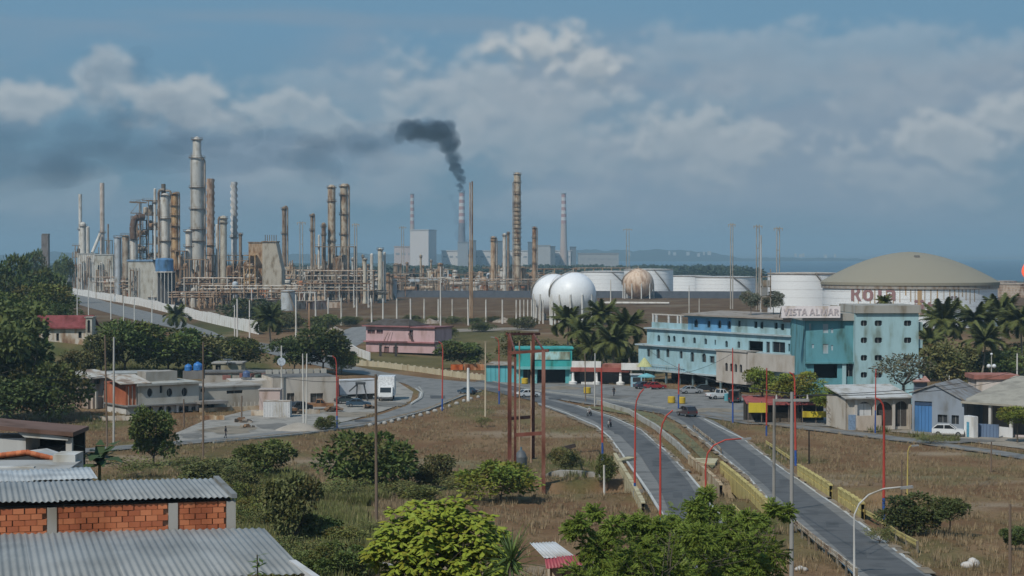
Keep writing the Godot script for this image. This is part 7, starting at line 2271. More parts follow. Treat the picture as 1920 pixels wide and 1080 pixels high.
func make_vehicles() -> void:
	var white := mat(0.70, 0.71, 0.72, "", 0.25)
	var black := mat(0.02, 0.022, 0.026, "", 0.25)
	var silver := mat(0.42, 0.43, 0.45, "", 0.3, 0.3)
	var navy := mat(0.04, 0.075, 0.115, "", 0.3)
	var red := mat(0.34, 0.03, 0.035, "", 0.3)
	car("white off-road car parked in front of the gabled warehouse", 1778, 818, -0.32, 1, white, "car", 1.0)
	car("dark maroon car driving away on the right ramp road", 1288, 781, 1.9, 1, mat(0.07, 0.05, 0.055, "", 0.3), "car", 1.0, "moving_car")
	car("dark blue saloon car parked before the white truck", 672, 763, 0.1, 0, navy)
	car("dark blue car by the white sign post on the ring road", 876, 739, 2.4, 0, navy, "car", 0.9, "moving_car")
	car("white car passing behind the rusty steel frame", 990, 745, 0.5, 0, white, "car", 1.0, "moving_car")
	car("red car parked beside the hotel arcade", 1228, 730, 0.35, 0, red)
	car("dark blue car parked left of the red car", 1208, 729, 0.5, 0, mat(0.05, 0.06, 0.09, "", 0.3))
	car("white and grey car parked in the hotel arcade", 1296, 738, 0.25, 0, silver)
	car("black car behind the grey car in the hotel arcade", 1322, 735, 0.2, 0, black)
	car("white pick-up parked at the end of the hotel arcade", 1350, 748, 0.45, 3, white, "pick-up")
	car("black van parked right of the white pick-up", 1378, 754, 1.35, 2, black, "van")
	car("grey car parked behind the red stall roof", 1425, 757, 0.4, 0, silver)
	car("dark car parked beside the grey car behind the stall", 1446, 757, 0.4, 0, black)
	car("old dark jeep parked in the yard beside the white container", 562, 772, 0.9, 1, mat(0.05, 0.05, 0.05, "", 0.6))
	car("rusty brown pick-up parked against the cream end wall", 598, 768, 0.1, 3, mat(0.27, 0.15, 0.075, "rust", 0.6), "pick-up")
	car("dark green car with an open boot beside the lot lamp post", 650, 757, 0.3, 0, mat(0.045, 0.06, 0.06, "", 0.4))
	# white box truck: cargo box seen from its side and another cab-over lorry seen from the front
	var f := fac(634, 326, 706, 330)
	var o := thing("box_truck", "long white box truck parked at the edge of the lot", "truck", f.o, f.turn)
	var yt := fuv(f, 660, 712).y
	part(o, "cargo_box", Kit.new().bx(0.3, f.W, 1.1, yt, -2.5, 0), mat(0.60, 0.61, 0.63, "stain", 0.5))
	part(o, "chassis", Kit.new().bx(0.3, f.W, 0.6, 1.05, -2.2, -0.3), mat(0.04, 0.04, 0.04))
	part(o, "cab", Kit.new().bx(-1.6, 0.25, 0.7, yt * 0.72, -2.4, -0.1), mat(0.12, 0.035, 0.035, "", 0.4))
	for xw in [-0.7, f.W * 0.7, f.W * 0.85]:
		for z in [-2.3, -0.25]:
			part(o, "wheel", Kit.new().cyl(Vector3(xw, 0.5, z - 0.15), Vector3(xw, 0.5, z + 0.15), 0.5, 0.5, 14), mat(0.02, 0.02, 0.02))
	f = fac(707, 326, 738, 326)
	o = thing("delivery_truck", "white delivery truck facing the camera at the end of the lot", "truck", f.o, f.turn)
	yt = fuv(f, 720, 707).y
	var w: float = f.W
	part(o, "cargo_box", Kit.new().bx(0, w, 0.9, yt, -6, -1.6), mat(0.68, 0.69, 0.70, "grain", 0.4))
	part(o, "cab", Kit.new().slab(PackedVector2Array([Vector2(-1.55, 0.6), Vector2(0.2, 0.6), Vector2(0.15, 1.5), Vector2(-0.25, 2.6), Vector2(-1.55, 2.6)]), 0.25, w - 0.25, Transform3D(Basis(Vector3(0, 0, 1), Vector3.UP, Vector3(1, 0, 0)), Vector3.ZERO)), white)
	part(o, "windscreen", Kit.new().box(Vector3(w * 0.5, 2.05, -0.02), Vector3(w * 0.66, 0.95, 0.06), Basis(Vector3.RIGHT, -0.35)), glass(0.03, 0.035, 0.04))
	part(o, "bumper", Kit.new().bx(0.2, w - 0.2, 0.4, 0.75, 0.0, 0.28), mat(0.08, 0.08, 0.085))
	for s in [0.4, w - 0.8]:
		part(o, "headlight", Kit.new().bx(s, s + 0.4, 0.8, 1.05, 0.1, 0.26), mat(0.75, 0.75, 0.72, "", 0.2))
	for xw in [0.35, w - 0.35]:
		for z in [-0.8, -4.6]:
			part(o, "wheel", Kit.new().cyl(Vector3(xw - 0.14, 0.45, z), Vector3(xw + 0.14, 0.45, z), 0.45, 0.45, 14), mat(0.02, 0.02, 0.02))
	# forklift-like tow arm by the truck
	o = thing("tow_crane", "dark small crane frame standing before the white box truck", "crane", G(673, 752))
	part(o, "post", Kit.new().beam(Vector3(-0.5, 0, 0), Vector3(-0.3, 3.3, 0), 0.25), mat(0.06, 0.065, 0.07))
	part(o, "post", Kit.new().beam(Vector3(1.6, 0, 0), Vector3(0.9, 3.3, 0), 0.25), mat(0.06, 0.065, 0.07))
	part(o, "head", Kit.new().bx(-0.6, 1.2, 3.1, 3.5, -0.5, 0.5), mat(0.05, 0.055, 0.06))
	part(o, "boom", Kit.new().beam(Vector3(-0.2, 3.2, 0), Vector3(-1.8, 1.8, 0), 0.25), mat(0.06, 0.065, 0.07))
	# yellow bollard signs on the forecourt
	for q in [["yellow round drum by the thin dark pole on the forecourt", 1101, 738], ["left yellow drum by the red lamp post on the forecourt", 1259, 756], ["right yellow drum by the red lamp post on the forecourt", 1278, 757], ["yellow drum by the teal shop front", 984, 720]]:
		single("yellow_drum", Kit.new().lathe(Vector3.ZERO, [Vector2(0.62, 0), Vector2(0.7, 0.1), Vector2(0.7, 1.1), Vector2(0.6, 1.2), Vector2(0, 1.2)], 16), mat(0.48, 0.33, 0.03, "stain"), q[0], "drum", G(q[1], q[2]) + Vector3(0, 0.05, 0))
	single("blue_drum", Kit.new().lathe(Vector3.ZERO, [Vector2(0.4, 0), Vector2(0.4, 1.3), Vector2(0, 1.4)], 12), mat(0.10, 0.32, 0.38, "stain"), "light blue drum between the white pick-up and the black van", "drum", G(1362, 752) + Vector3(0, 0.05, 0))

# ---------------------------------------------------------------- people: one continuous skin round a posed skeleton
func skin(bones: Array, cell: float) -> ArrayMesh:   # bones: [a, b, radius a, radius b, colour]
	var lo := Vector3.ONE * 99
	var hi := -lo
	for b in bones:
		for i in 2:
			lo = lo.min(b[i] - Vector3.ONE * (b[2 + i] + cell * 2)); hi = hi.max(b[i] + Vector3.ONE * (b[2 + i] + cell * 2))
	var n := Vector3i(((hi - lo) / cell).ceil()) + Vector3i.ONE
	var val := PackedFloat32Array()
	val.resize(n.x * n.y * n.z)
	var who := PackedInt32Array()
	who.resize(val.size())
	for z in n.z:
		for y in n.y:
			for x in n.x:
				var p := lo + Vector3(x, y, z) * cell
				var best := 9.0
				var s := 0.0
				var bi := 0
				for i in bones.size():
					var b: Array = bones[i]
					var ab: Vector3 = b[1] - b[0]
					var t := clampf((p - b[0]).dot(ab) / maxf(ab.length_squared(), 1e-6), 0, 1)
					var dd: float = p.distance_to(b[0] + ab * t) - lerpf(b[2], b[3], t)
					s += exp(-dd * 45.0)
					if dd < best:
						best = dd; bi = i
				var id := (z * n.y + y) * n.x + x
				val[id] = -log(s) / 45.0
				who[id] = bi
	var at_cell := {}
	var k := Kit.new()
	k.smooth(true)
	var corner := [0, 1, n.x, n.x + 1, n.x * n.y, n.x * n.y + 1, n.x * n.y + n.x, n.x * n.y + n.x + 1]
	for z in n.z - 1:
		for y in n.y - 1:
			for x in n.x - 1:
				var id := (z * n.y + y) * n.x + x
				var ins := 0
				for c in corner:
					if val[id + c] < 0: ins += 1
				if ins == 0 or ins == 8:
					continue
				var sum := Vector3.ZERO
				var cnt := 0
				for e in [[0, 1], [2, 3], [4, 5], [6, 7], [0, 2], [1, 3], [4, 6], [5, 7], [0, 4], [1, 5], [2, 6], [3, 7]]:
					var a := val[id + corner[e[0]]]
					var b := val[id + corner[e[1]]]
					if (a < 0) != (b < 0):
						var t := a / (a - b)
						var pa := Vector3(e[0] & 1, (e[0] >> 1) & 1, e[0] >> 2)
						var pb := Vector3(e[1] & 1, (e[1] >> 1) & 1, e[1] >> 2)
						sum += pa.lerp(pb, t); cnt += 1
				at_cell[id] = [lo + (Vector3(x, y, z) + sum / cnt) * cell, bones[who[id]][4]]
	var step := [1, n.x, n.x * n.y]
	for id in at_cell:
		for ax in 3:
			var u: int = step[(ax + 1) % 3]
			var v: int = step[(ax + 2) % 3]
			if id + step[ax] < val.size() and (val[id] < 0) != (val[id + step[ax]] < 0):
				if at_cell.has(id - u) and at_cell.has(id - v) and at_cell.has(id - u - v):
					var q := [at_cell[id], at_cell[id - u], at_cell[id - u - v], at_cell[id - v]]
					if val[id] > 0:
						q.reverse()
					for i in [0, 1, 2, 0, 2, 3]:
						k.col = q[i][1]
						k.v(q[i][0])
	return k.done()

func body(kind: String, shirt: Color, legs: Color) -> ArrayMesh:
	var sk := Color(0.22, 0.13, 0.085)
	var hair := Color(0.015, 0.013, 0.012)
	var b := []
	if kind == "walk":
		b = [[Vector3(0, 0.95, 0), Vector3(0, 1.38, 0.02), 0.135, 0.155, shirt], [Vector3(-0.16, 1.40, 0), Vector3(0.16, 1.40, 0), 0.075, 0.075, shirt], [Vector3(0, 1.44, 0.01), Vector3(0, 1.55, 0.02), 0.055, 0.052, sk], [Vector3(0, 1.60, 0.035), Vector3(0, 1.68, 0.02), 0.085, 0.095, sk], [Vector3(0, 1.70, -0.005), Vector3(0, 1.66, -0.03), 0.098, 0.095, hair], [Vector3(0, 1.60, 0.11), Vector3(0, 1.585, 0.125), 0.02, 0.016, sk],
			[Vector3(-0.09, 0.92, 0), Vector3(-0.10, 0.50, 0.12), 0.095, 0.065, legs], [Vector3(-0.10, 0.50, 0.12), Vector3(-0.10, 0.09, 0.10), 0.062, 0.045, legs], [Vector3(-0.10, 0.05, 0.08), Vector3(-0.10, 0.05, 0.26), 0.045, 0.04, hair], [Vector3(0.09, 0.92, 0), Vector3(0.10, 0.50, -0.02), 0.095, 0.065, legs], [Vector3(0.10, 0.50, -0.02), Vector3(0.10, 0.10, -0.24), 0.062, 0.045, legs], [Vector3(0.10, 0.06, -0.26), Vector3(0.10, 0.04, -0.10), 0.045, 0.04, hair],
			[Vector3(-0.21, 1.39, 0), Vector3(-0.25, 1.12, -0.08), 0.055, 0.045, shirt], [Vector3(-0.25, 1.12, -0.08), Vector3(-0.26, 0.90, 0.02), 0.042, 0.032, sk], [Vector3(0.21, 1.39, 0), Vector3(0.25, 1.12, 0.06), 0.055, 0.045, shirt], [Vector3(0.25, 1.12, 0.06), Vector3(0.26, 0.91, 0.20), 0.042, 0.032, sk], [Vector3(-0.26, 0.86, 0.04), Vector3(-0.26, 0.78, 0.06), 0.035, 0.022, sk], [Vector3(0.26, 0.87, 0.22), Vector3(0.26, 0.80, 0.26), 0.035, 0.022, sk]]
	else:
		b = [[Vector3(0, 0.82, -0.20), Vector3(0, 1.24, -0.06), 0.14, 0.16, shirt], [Vector3(-0.17, 1.27, -0.05), Vector3(0.17, 1.27, -0.05), 0.075, 0.075, shirt], [Vector3(0, 1.32, -0.03), Vector3(0, 1.42, 0.01), 0.055, 0.052, sk], [Vector3(0, 1.49, 0.03), Vector3(0, 1.56, 0.01), 0.105, 0.115, Color(0.25, 0.25, 0.26)],
			[Vector3(-0.10, 0.80, -0.16), Vector3(-0.19, 0.72, 0.24), 0.095, 0.07, legs], [Vector3(-0.19, 0.72, 0.24), Vector3(-0.19, 0.36, 0.06), 0.065, 0.048, legs], [Vector3(-0.19, 0.31, 0.04), Vector3(-0.19, 0.29, 0.22), 0.045, 0.04, hair], [Vector3(0.10, 0.80, -0.16), Vector3(0.19, 0.72, 0.24), 0.095, 0.07, legs], [Vector3(0.19, 0.72, 0.24), Vector3(0.19, 0.36, 0.06), 0.065, 0.048, legs], [Vector3(0.19, 0.31, 0.04), Vector3(0.19, 0.29, 0.22), 0.045, 0.04, hair],
			[Vector3(-0.22, 1.26, -0.04), Vector3(-0.33, 1.05, 0.20), 0.055, 0.045, shirt], [Vector3(-0.33, 1.05, 0.20), Vector3(-0.30, 1.03, 0.46), 0.042, 0.034, sk], [Vector3(0.22, 1.26, -0.04), Vector3(0.33, 1.05, 0.20), 0.055, 0.045, shirt], [Vector3(0.33, 1.05, 0.20), Vector3(0.30, 1.03, 0.46), 0.042, 0.034, sk], [Vector3(-0.30, 1.02, 0.50), Vector3(-0.30, 1.0, 0.56), 0.036, 0.03, sk], [Vector3(0.30, 1.02, 0.50), Vector3(0.30, 1.0, 0.56), 0.036, 0.03, sk]]
	return skin(b, 0.035)

func make_people() -> void:
	var m := StandardMaterial3D.new()
	m.vertex_color_use_as_albedo = true
	m.roughness = 0.85
	for q in [["pedestrian in dark clothes walking on the pale lot by the road edge", 423, 822, 1.5, Color(0.05, 0.05, 0.055), Color(0.03, 0.03, 0.04)], ["person in dark clothes walking across the hotel forecourt", 1151, 743, 0.3, Color(0.03, 0.03, 0.035), Color(0.03, 0.03, 0.04)]]:
		var p := G(q[1], q[2]) + Vector3(0, 0.05, 0)
		part(thing("person", q[0], "person", p, q[3]), "body", body("walk", q[4], q[5]), m)
	for q in [["rider in a pale shirt on the motorcycle farther up the left ramp", "motorcycle farther up the left ramp", 1105, 781, -0.45, Color(0.45, 0.43, 0.40), Color(0.12, 0.12, 0.14)], ["rider in dark clothes on the nearer motorcycle on the left ramp", "nearer motorcycle on the left ramp", 1143, 802, -0.35, Color(0.10, 0.10, 0.11), Color(0.05, 0.06, 0.09)]]:
		var p := G(q[2], q[3]) + Vector3(0, 0.07, 0)
		part(thing("person", q[0], "person", p, PI + q[4] + PI), "body", body("ride", q[5], q[6]), m)
		var o := thing("motorcycle", q[1], "motorcycle", p, q[4] + TAU)
		for z in [-0.68, 0.68]:
			part(o, "wheel", Kit.new().lathe(Vector3.ZERO, [Vector2(0.24, -0.05), Vector2(0.31, -0.05), Vector2(0.31, 0.05), Vector2(0.24, 0.05), Vector2(0.24, -0.05)], 18), mat(0.02, 0.02, 0.02)).transform = Transform3D(Basis(Vector3(0, 0, 1), PI * 0.5), Vector3(0, 0.31, z))
		part(o, "frame", Kit.new().beam(Vector3(0, 0.35, -0.6), Vector3(0, 0.62, 0.1), 0.1).beam(Vector3(0, 0.62, 0.1), Vector3(0, 0.95, 0.42), 0.09).bx(-0.12, 0.12, 0.32, 0.6, -0.18, 0.18), mat(0.06, 0.06, 0.065))
		part(o, "seat", Kit.new().bx(-0.13, 0.13, 0.66, 0.74, -0.68, 0.02), mat(0.02, 0.02, 0.02))
		part(o, "fuel_tank", Kit.new().ball(Vector3(0, 0.74, 0.2), Vector3(0.14, 0.13, 0.24), 12, 8), mat(0.28, 0.03, 0.03, "", 0.3))
		part(o, "fork", Kit.new().beam(Vector3(-0.08, 0.31, 0.7), Vector3(-0.08, 0.98, 0.48), 0.05).beam(Vector3(0.08, 0.31, 0.7), Vector3(0.08, 0.98, 0.48), 0.05), mat(0.3, 0.3, 0.3, "", 0.4, 0.6))
		part(o, "handlebar", Kit.new().beam(Vector3(-0.34, 1.0, 0.5), Vector3(0.34, 1.0, 0.5), 0.04), mat(0.05, 0.05, 0.05))
		part(o, "headlight", Kit.new().ball(Vector3(0, 0.86, 0.62), Vector3.ONE * 0.09, 10, 6), mat(0.6, 0.6, 0.58, "", 0.2))

# ---------------------------------------------------------------- street furniture, bridges
func lamp(label: String, px: float, ytop: float, ybase: float, w: float, blue: float, arm: Array, group := "", paint: Material = null) -> Node3D:
	var red := paint if paint else mat(0.42, 0.052, 0.035, "stain", 0.6)
	var g := G(px, ybase, false)
	g.y = H0(g.x, g.z) - 0.05
	var d := -g.z
	var h := at(px, ytop, d).y - g.y
	var r := maxf(w * 0.43 * d / F, 0.06)
	var o := thing("street_lamp", label, "street lamp", g, 0, group)
	var hb := h * blue
	if blue > 0:
		part(o, "base_shaft", Kit.new().cyl(Vector3(0, -0.3, 0), Vector3(0, hb, 0), r * 1.15, r, 10), mat(0.02, 0.075, 0.30, "stain", 0.6))
	part(o, "shaft", Kit.new().cyl(Vector3(0, hb, 0), Vector3(0, h, 0), r, r * 0.72, 10), red)
	if arm.size():
		var pts := [Vector3(0, h - 0.05, 0)]
		for q in arm:
			var p := at(q[0], q[1], d) - g
			p.z = 0
			pts.append(p)
		part(o, "arm", Kit.new().tube(pts, r * 0.6, 8), red)
		var e: Vector3 = pts[-1]
		var dx := signf(e.x)
		part(o, "lamp_head", Kit.new().box(e + Vector3(dx * 0.35, -0.02, 0), Vector3(0.75, 0.14, 0.28), Basis(Vector3(0, 0, 1), 0.1 * dx)), mat(0.25, 0.25, 0.25))
	return o

func parapet(label: String, line: Array, m: Material, h: float, drop: float, gap := 2.6, called := "bridge_parapet", holes := true) -> void:
	var o := thing(called, label, "parapet", G(line[0][0], line[0][1]))
	for i in line.size() - 1:
		var a := G(line[i][0], line[i][1])
		var b := G(line[i + 1][0], line[i + 1][1])
		var n := maxi(1, int(a.distance_to(b) / gap))
		for j in n:
			var p := a.lerp(b, float(j) / n)
			var q := a.lerp(b, (j + 0.985) / n)
			var u := flat2(q - p).normalized()
			var w := flat2(q).distance_to(flat2(p))
			var hs := [[w * 0.12, h * 0.50, w * 0.42, h * 0.66, 0], [w * 0.58, h * 0.50, w * 0.88, h * 0.66, 0]] if holes else []
			var k := Kit.new().wall(0, w, -drop, h, 0.15, 0.3, hs)
			k.bx(0, w, h, h + 0.1, -0.2, 0.2)
			var e := part(o, "panel", k, m)
			e.position = Vector3(p.x, minf(H0(p.x, p.z), H0(q.x, q.z)) + 0.02, p.z) - o.position
			e.rotation.y = atan2(-u.y, u.x)

func rail(label: String, line: Array, m: Material, h := 0.75) -> void:
	var o := thing("guard_rail", label, "guard rail", G(line[0][0], line[0][1]))
	var pts := []
	for i in line.size() - 1:
		var a := G(line[i][0], line[i][1])
		var b := G(line[i + 1][0], line[i + 1][1])
		var n := maxi(1, int(a.distance_to(b) / 4.0))
		for j in n:
			pts.append(a.lerp(b, float(j) / n))
	pts.append(G(line[-1][0], line[-1][1]))
	for i in pts.size():
		var p: Vector3 = pts[i] - o.position
		part(o, "post", Kit.new().bx(-0.07, 0.07, -0.6, h, -0.07, 0.07), mat(0.2, 0.19, 0.17, "rust")).position = p
		if i > 0:
			var q: Vector3 = pts[i - 1] - o.position
			var k := Kit.new().beam(q + Vector3(0, h - 0.06, 0), p + Vector3(0, h - 0.06, 0), 0.09, 0.13).beam(q + Vector3(0, h - 0.3, 0), p + Vector3(0, h - 0.3, 0), 0.09, 0.13).beam(q + Vector3(0, h - 0.18, 0), p + Vector3(0, h - 0.18, 0), 0.03, 0.14)
			part(o, "rail", k, m)

func make_street() -> void:
	for q in [["red and blue lamp post at the edge of the settlement lot", 632, 682, 803, 3.2, 0.2, [[630, 672], [624, 667]]], ["red and blue lamp post on the curve right of the lot", 829, 655, 770, 3.2, 0.2, [[827, 645], [820, 640]]], ["red and blue lamp post between the white sign post and the steel frame", 936, 645, 757, 3, 0.22, [[934, 636], [928, 632]]], ["red and blue lamp post half hidden behind the rusty steel frame", 998, 690, 762, 3, 0.3, []],
			["straight red and blue lamp post at the start of the left bridge", 1130, 690, 864, 4.2, 0.2, []], ["red lamp post with short hooked arm beside the left ramp", 1190, 768, 932, 5, 0.17, [[1192, 752], [1198, 738], [1206, 729]]], ["red lamp post leaning its arm right at the ramp edge", 1238, 815, 985, 5.5, 0.1, [[1242, 795], [1250, 779], [1262, 769]]], ["red lamp post with long curved arm before the bridge", 1324, 870, 1010, 5.5, 0.05, [[1328, 850], [1340, 835], [1362, 825], [1392, 823]]],
			["red lamp post with dark foot by the yellow drums", 1272, 682, 766, 3, 0.32, []], ["red and blue lamp post in front of the black van", 1374, 652, 792, 3.2, 0.28, []], ["red and blue lamp post left of the food stall", 1437, 690, 816, 3.6, 0.15, []], ["tall red and blue lamp post beside the grey utility pole", 1492, 712, 872, 5, 0.18, [[1490, 702], [1482, 698]]], ["thin red lamp post in front of the arched building", 1641, 692, 812, 3, 0.36, []], ["tallest red and blue lamp post on the dry field", 1657, 775, 972, 6.5, 0.2, [[1656, 760], [1650, 750], [1640, 746]]]]:
		lamp(q[0], q[1], q[2], q[3], q[4], q[5], q[6])
	lamp("grey street lamp with a sweeping arm beside the right ramp", 1602, 985, 1092, 6, 0, [[1603, 965], [1612, 945], [1630, 928], [1658, 917], [1690, 914]], "", mat(0.50, 0.50, 0.49, "stain"))
	lamp("yellow pole with a small white lamp on the dry field", 1701, 845, 932, 3.5, 0, [[1704, 838], [1708, 835]], "", mat(0.50, 0.40, 0.12, "stain"))
	var wood := mat(0.16, 0.115, 0.085, "stain")
	var conc := mat(0.40, 0.39, 0.37, "stain")
	var grim := mat(0.27, 0.265, 0.255, "stain")
	var pale := mat(0.56, 0.55, 0.52, "stain")
	for q in [["brown wooden pole standing among the field bushes", 706, 702, 982, 5.5, wood, false], ["dark thin pole beside the oval window house", 381, 641, 856, 3.6, wood, false], ["brown pole left of the white-topped pole", 201, 628, 842, 3.4, wood, false], ["white-topped utility pole before the weathered house", 213, 632, 832, 4, conc, false], ["white pole with a round dish by the settlement wall", 528, 648, 758, 3, pale, false], ["left one of two close white poles by the sand heap", 569, 663, 803, 2.6, pale, false],
			["right one of two close white poles by the sand heap", 574, 663, 803, 2.6, pale, false], ["leaning dark pole in front of the oval window house", 345, 748, 800, 3, wood, false], ["cream thin pole left of the rusty steel frame", 910, 640, 780, 3, mat(0.50, 0.43, 0.32, "stain"), false], ["thin dark pole on the forecourt by the yellow drum", 1098, 662, 752, 2, wood, false], ["slim grey pole on the forecourt before the white shop", 1115, 662, 762, 2.6, conc, false],
			["grey concrete pole in the middle of the right ramp view", 1451, 748, 962, 6, grim, false], ["tallest grey utility pole with a crossarm beside the right ramp", 1484, 735, 1098, 7.5, grim, true], ["dark wooden pole at the lower right edge", 1894, 945, 1090, 6, wood, false], ["thin dark pole on the verge before the blue gate", 1858, 828, 884, 3, wood, false], ["thin dark pole on the dry field near the right ramp", 1517, 808, 868, 3, wood, false], ["dark thin pole beside the yellow lamp pole", 1690, 862, 976, 3, wood, false],
			["left one of the pair of white poles by the olive tree", 1776, 668, 722, 2, pale, false], ["right one of the pair of white poles by the olive tree", 1780, 666, 722, 2.4, pale, false], ["white pole right of the white flat house", 1907, 663, 730, 3, pale, false], ["short white pole by the bridge end post", 1133, 872, 926, 4, pale, false], ["thin brown pole by the leaning house wall left of the yellow wall", 453, 742, 790, 3, wood, false]]:
		pole("utility_pole" if q[6] else "pole", q[0], q[1], q[2], q[3], q[4], q[5], "", "utility pole" if q[6] else "pole", 0.0, q[6])
	var tilt := 0
	for c in get_children():
		if str(c.name).begins_with("pole") or str(c.name).begins_with("street_lamp") or str(c.name).begins_with("concrete_post"):
			c.rotation.z += [0.008, -0.012, 0.004, -0.003, 0.015, -0.007, 0.0][tilt % 7]
			tilt += 1
	pole("sign_post", "thick white sign post on the ring road corner", 878, 690, 752, 5.5, mat(0.68, 0.68, 0.66, "stain"), "", "post")
	var dp := at(528, 678, -G(528, 758).z)
	var dd := thing("round_sign", "round pale disc mounted on the settlement pole", "sign", dp)
	part(dd, "disc", Kit.new().cyl(Vector3(0, 0, 0.15), Vector3(0, 0, 0.3), 0.75, 0.75, 18), mat(0.42, 0.47, 0.52))
	part(dd, "bracket", Kit.new().bx(-0.1, 0.1, -0.3, 0.3, 0.0, 0.15), conc)
	# twin globe lamp by the palms
	var g := ground_at(1860, 335)
	var o := thing("twin_lamp", "white street lamp with two round globes under the right palms", "street lamp", g)
	var h := at(1860, 664, 335).y
	part(o, "shaft", Kit.new().cyl(Vector3.ZERO, Vector3(0, h, 0), 0.1, 0.07, 8), pale)
	for s in [-0.5, 0.5]:
		part(o, "globe", Kit.new().ball(Vector3(s, h - 2.3, 0), Vector3.ONE * 0.42, 14, 10), mat(0.66, 0.68, 0.7, "", 0.3))
	part(o, "lamp_head", Kit.new().ball(Vector3(0, h, 0), Vector3.ONE * 0.25, 12, 8), mat(0.66, 0.68, 0.7, "", 0.3))
	# rusty steel frame
	g = G(955, 862)
	o = thing("steel_gantry", "tall rusty red steel billboard frame in the dry field", "frame", g)
	var rust := mat(0.155, 0.055, 0.042, "rust")
	var tops := []
	for q in [[955.5, 626, 864, 7.5], [1000, 626, 858, 5.5], [966, 662, 900, 4.5], [1019, 657, 922, 7.0]]:
		var b := G(q[0], q[2], false)
		var d := -b.z
		var t := at(q[0], q[1], d)
		var r: float = q[3] * 0.5 * d / F
		part(o, "post", Kit.new().bx(-r, r, -0.6, t.y - b.y, -r, r), rust if q[0] < 1010 else mat(0.24, 0.12, 0.10, "rust")).position = b - g
		tops.append(t - g)
	part(o, "top_beam", Kit.new().beam(tops[0] + Vector3(-0.4, 0, 0), tops[1] + Vector3(0.8, 0, 0), 0.25, 0.32), rust)
	part(o, "top_beam", Kit.new().beam(tops[2] + Vector3(-0.8, 0, 0), tops[3] + Vector3(0.6, 0, 0), 0.25, 0.32), rust)
	part(o, "cross_beam", Kit.new().beam(tops[0], tops[2], 0.15, 0.2).beam(tops[1], tops[3], 0.15, 0.2), rust)
	for e in [[0, 1, 176.0], [2, 3, 150.0]]:
		var dy: float = e[2] * 200.0 / F
		part(o, "mid_beam", Kit.new().beam(tops[e[0]] - Vector3(0, dy, 0), tops[e[1]] - Vector3(0, dy, 0), 0.25, 0.4), rust)
	for q in [974, 996]:
		var b := G(q, 868)
		part(o, "rod", Kit.new().cyl(Vector3.ZERO, Vector3(0, at(q, 640, -b.z).y - b.y, 0), 0.09, 0.09, 6), mat(0.40, 0.30, 0.24, "rust")).position = b - g
	o = thing("gas_bottle", "dark grey dome-topped tank between the steel frame posts", "tank", G(977, 874))
	part(o, "body", Kit.new().lathe(Vector3.ZERO, [Vector2(0.72, 0), Vector2(0.72, 1.1), Vector2(0.5, 1.7), Vector2(0.2, 1.95), Vector2(0, 1.95)], 20), mat(0.09, 0.10, 0.11, "grain", 0.6))
	part(o, "valve", Kit.new().cyl(Vector3(0, 1.9, 0), Vector3(0, 2.35, 0), 0.14, 0.1, 8), mat(0.10, 0.16, 0.2))
	single("culvert", Kit.new().box(Vector3(0, 0.2, 0), Vector3(2.6, 0.5, 0.5), Basis(Vector3(0, 0, 1), 0.25)), mat(0.045, 0.032, 0.028), "dark fallen log lying right of the steel frame", "log", G(1062, 842))
	# bridges over the cutting
	var yel := mat(0.47, 0.385, 0.14, "stain")
	var cream := mat(0.44, 0.39, 0.25, "stain")
	parapet("cream parapet wall along the left edge of the left ramp bridge", [[1153, 866], [1166, 888], [1180, 912], [1193, 936], [1206, 962]], cream, 1.0, 1.6)
	parapet("yellow slotted parapet on the near side of the right bridge", [[1352, 886], [1380, 910], [1410, 937], [1440, 968]], yel, 1.25, 1.0)
	parapet("yellow slotted parapet on the far side of the right bridge, upper piece", [[1497, 893], [1528, 913], [1558, 933]], yel, 1.3, 0.4)
	parapet("yellow slotted parapet on the far side of the right bridge, lower piece", [[1574, 943], [1596, 957], [1618, 973]], yel, 1.4, 0.4)
	parapet("broken cream wall between the ramps at the bridge", [[1292, 868], [1312, 884], [1338, 908], [1352, 924]], mat(0.42, 0.36, 0.26, "rust"), 0.9, 0.8, 2.6, "bridge_parapet", false)
	rail("yellow guard rail leading off the right bridge across the dry grass", [[1622, 972], [1650, 988], [1680, 1012], [1720, 1034]], yel)
	rail("yellow guard rail below the near parapet of the right bridge", [[1374, 960], [1395, 982], [1418, 1004]], yel)
	rail("short yellow guard rail on the grass above the right bridge", [[1436, 836], [1458, 851], [1482, 868]], yel)
	rail("grey guard rail along the near edge of the right ramp", [[1492, 996], [1530, 1030], [1570, 1062], [1606, 1094]], mat(0.40, 0.38, 0.34, "rust"), 0.9)
	rail("rusty low guard rail along the median of the right ramp", [[1300, 806], [1340, 838], [1352, 852]], mat(0.36, 0.33, 0.28, "rust"))
	# abutments, deck undersides and the old retaining wall
	for q in [["white left abutment of the left ramp bridge", 1146, 1160, 868, 940], ["white abutment wall between the two bridges", 1300, 1340, 872, 930]]:
		var b := G(q[1], q[3])
		var f := fac(q[1], -b.z, q[2], -b.z - 0.5)
		o = thing("abutment", q[0], "abutment", f.o + Vector3(0, -4.5, 0), f.turn)
		part(o, "wall", Kit.new().bx(0, f.W, 0, 4.6, -5, 0), mat(0.50, 0.48, 0.46, "stain"))
		part(o, "cap", Kit.new().bx(-0.1, f.W + 0.1, 4.6, 4.8, -5.1, 0.15), cream)
	patch("bridge_deck", [[1155, 868], [1206, 962], [1300, 962], [1262, 868]], -1.0, mat(0.2, 0.19, 0.18), 4.0, true, false)
	patch("bridge_deck", [[1352, 880], [1440, 968], [1600, 968], [1480, 880]], -1.0, mat(0.2, 0.19, 0.18), 4.0, true, false)
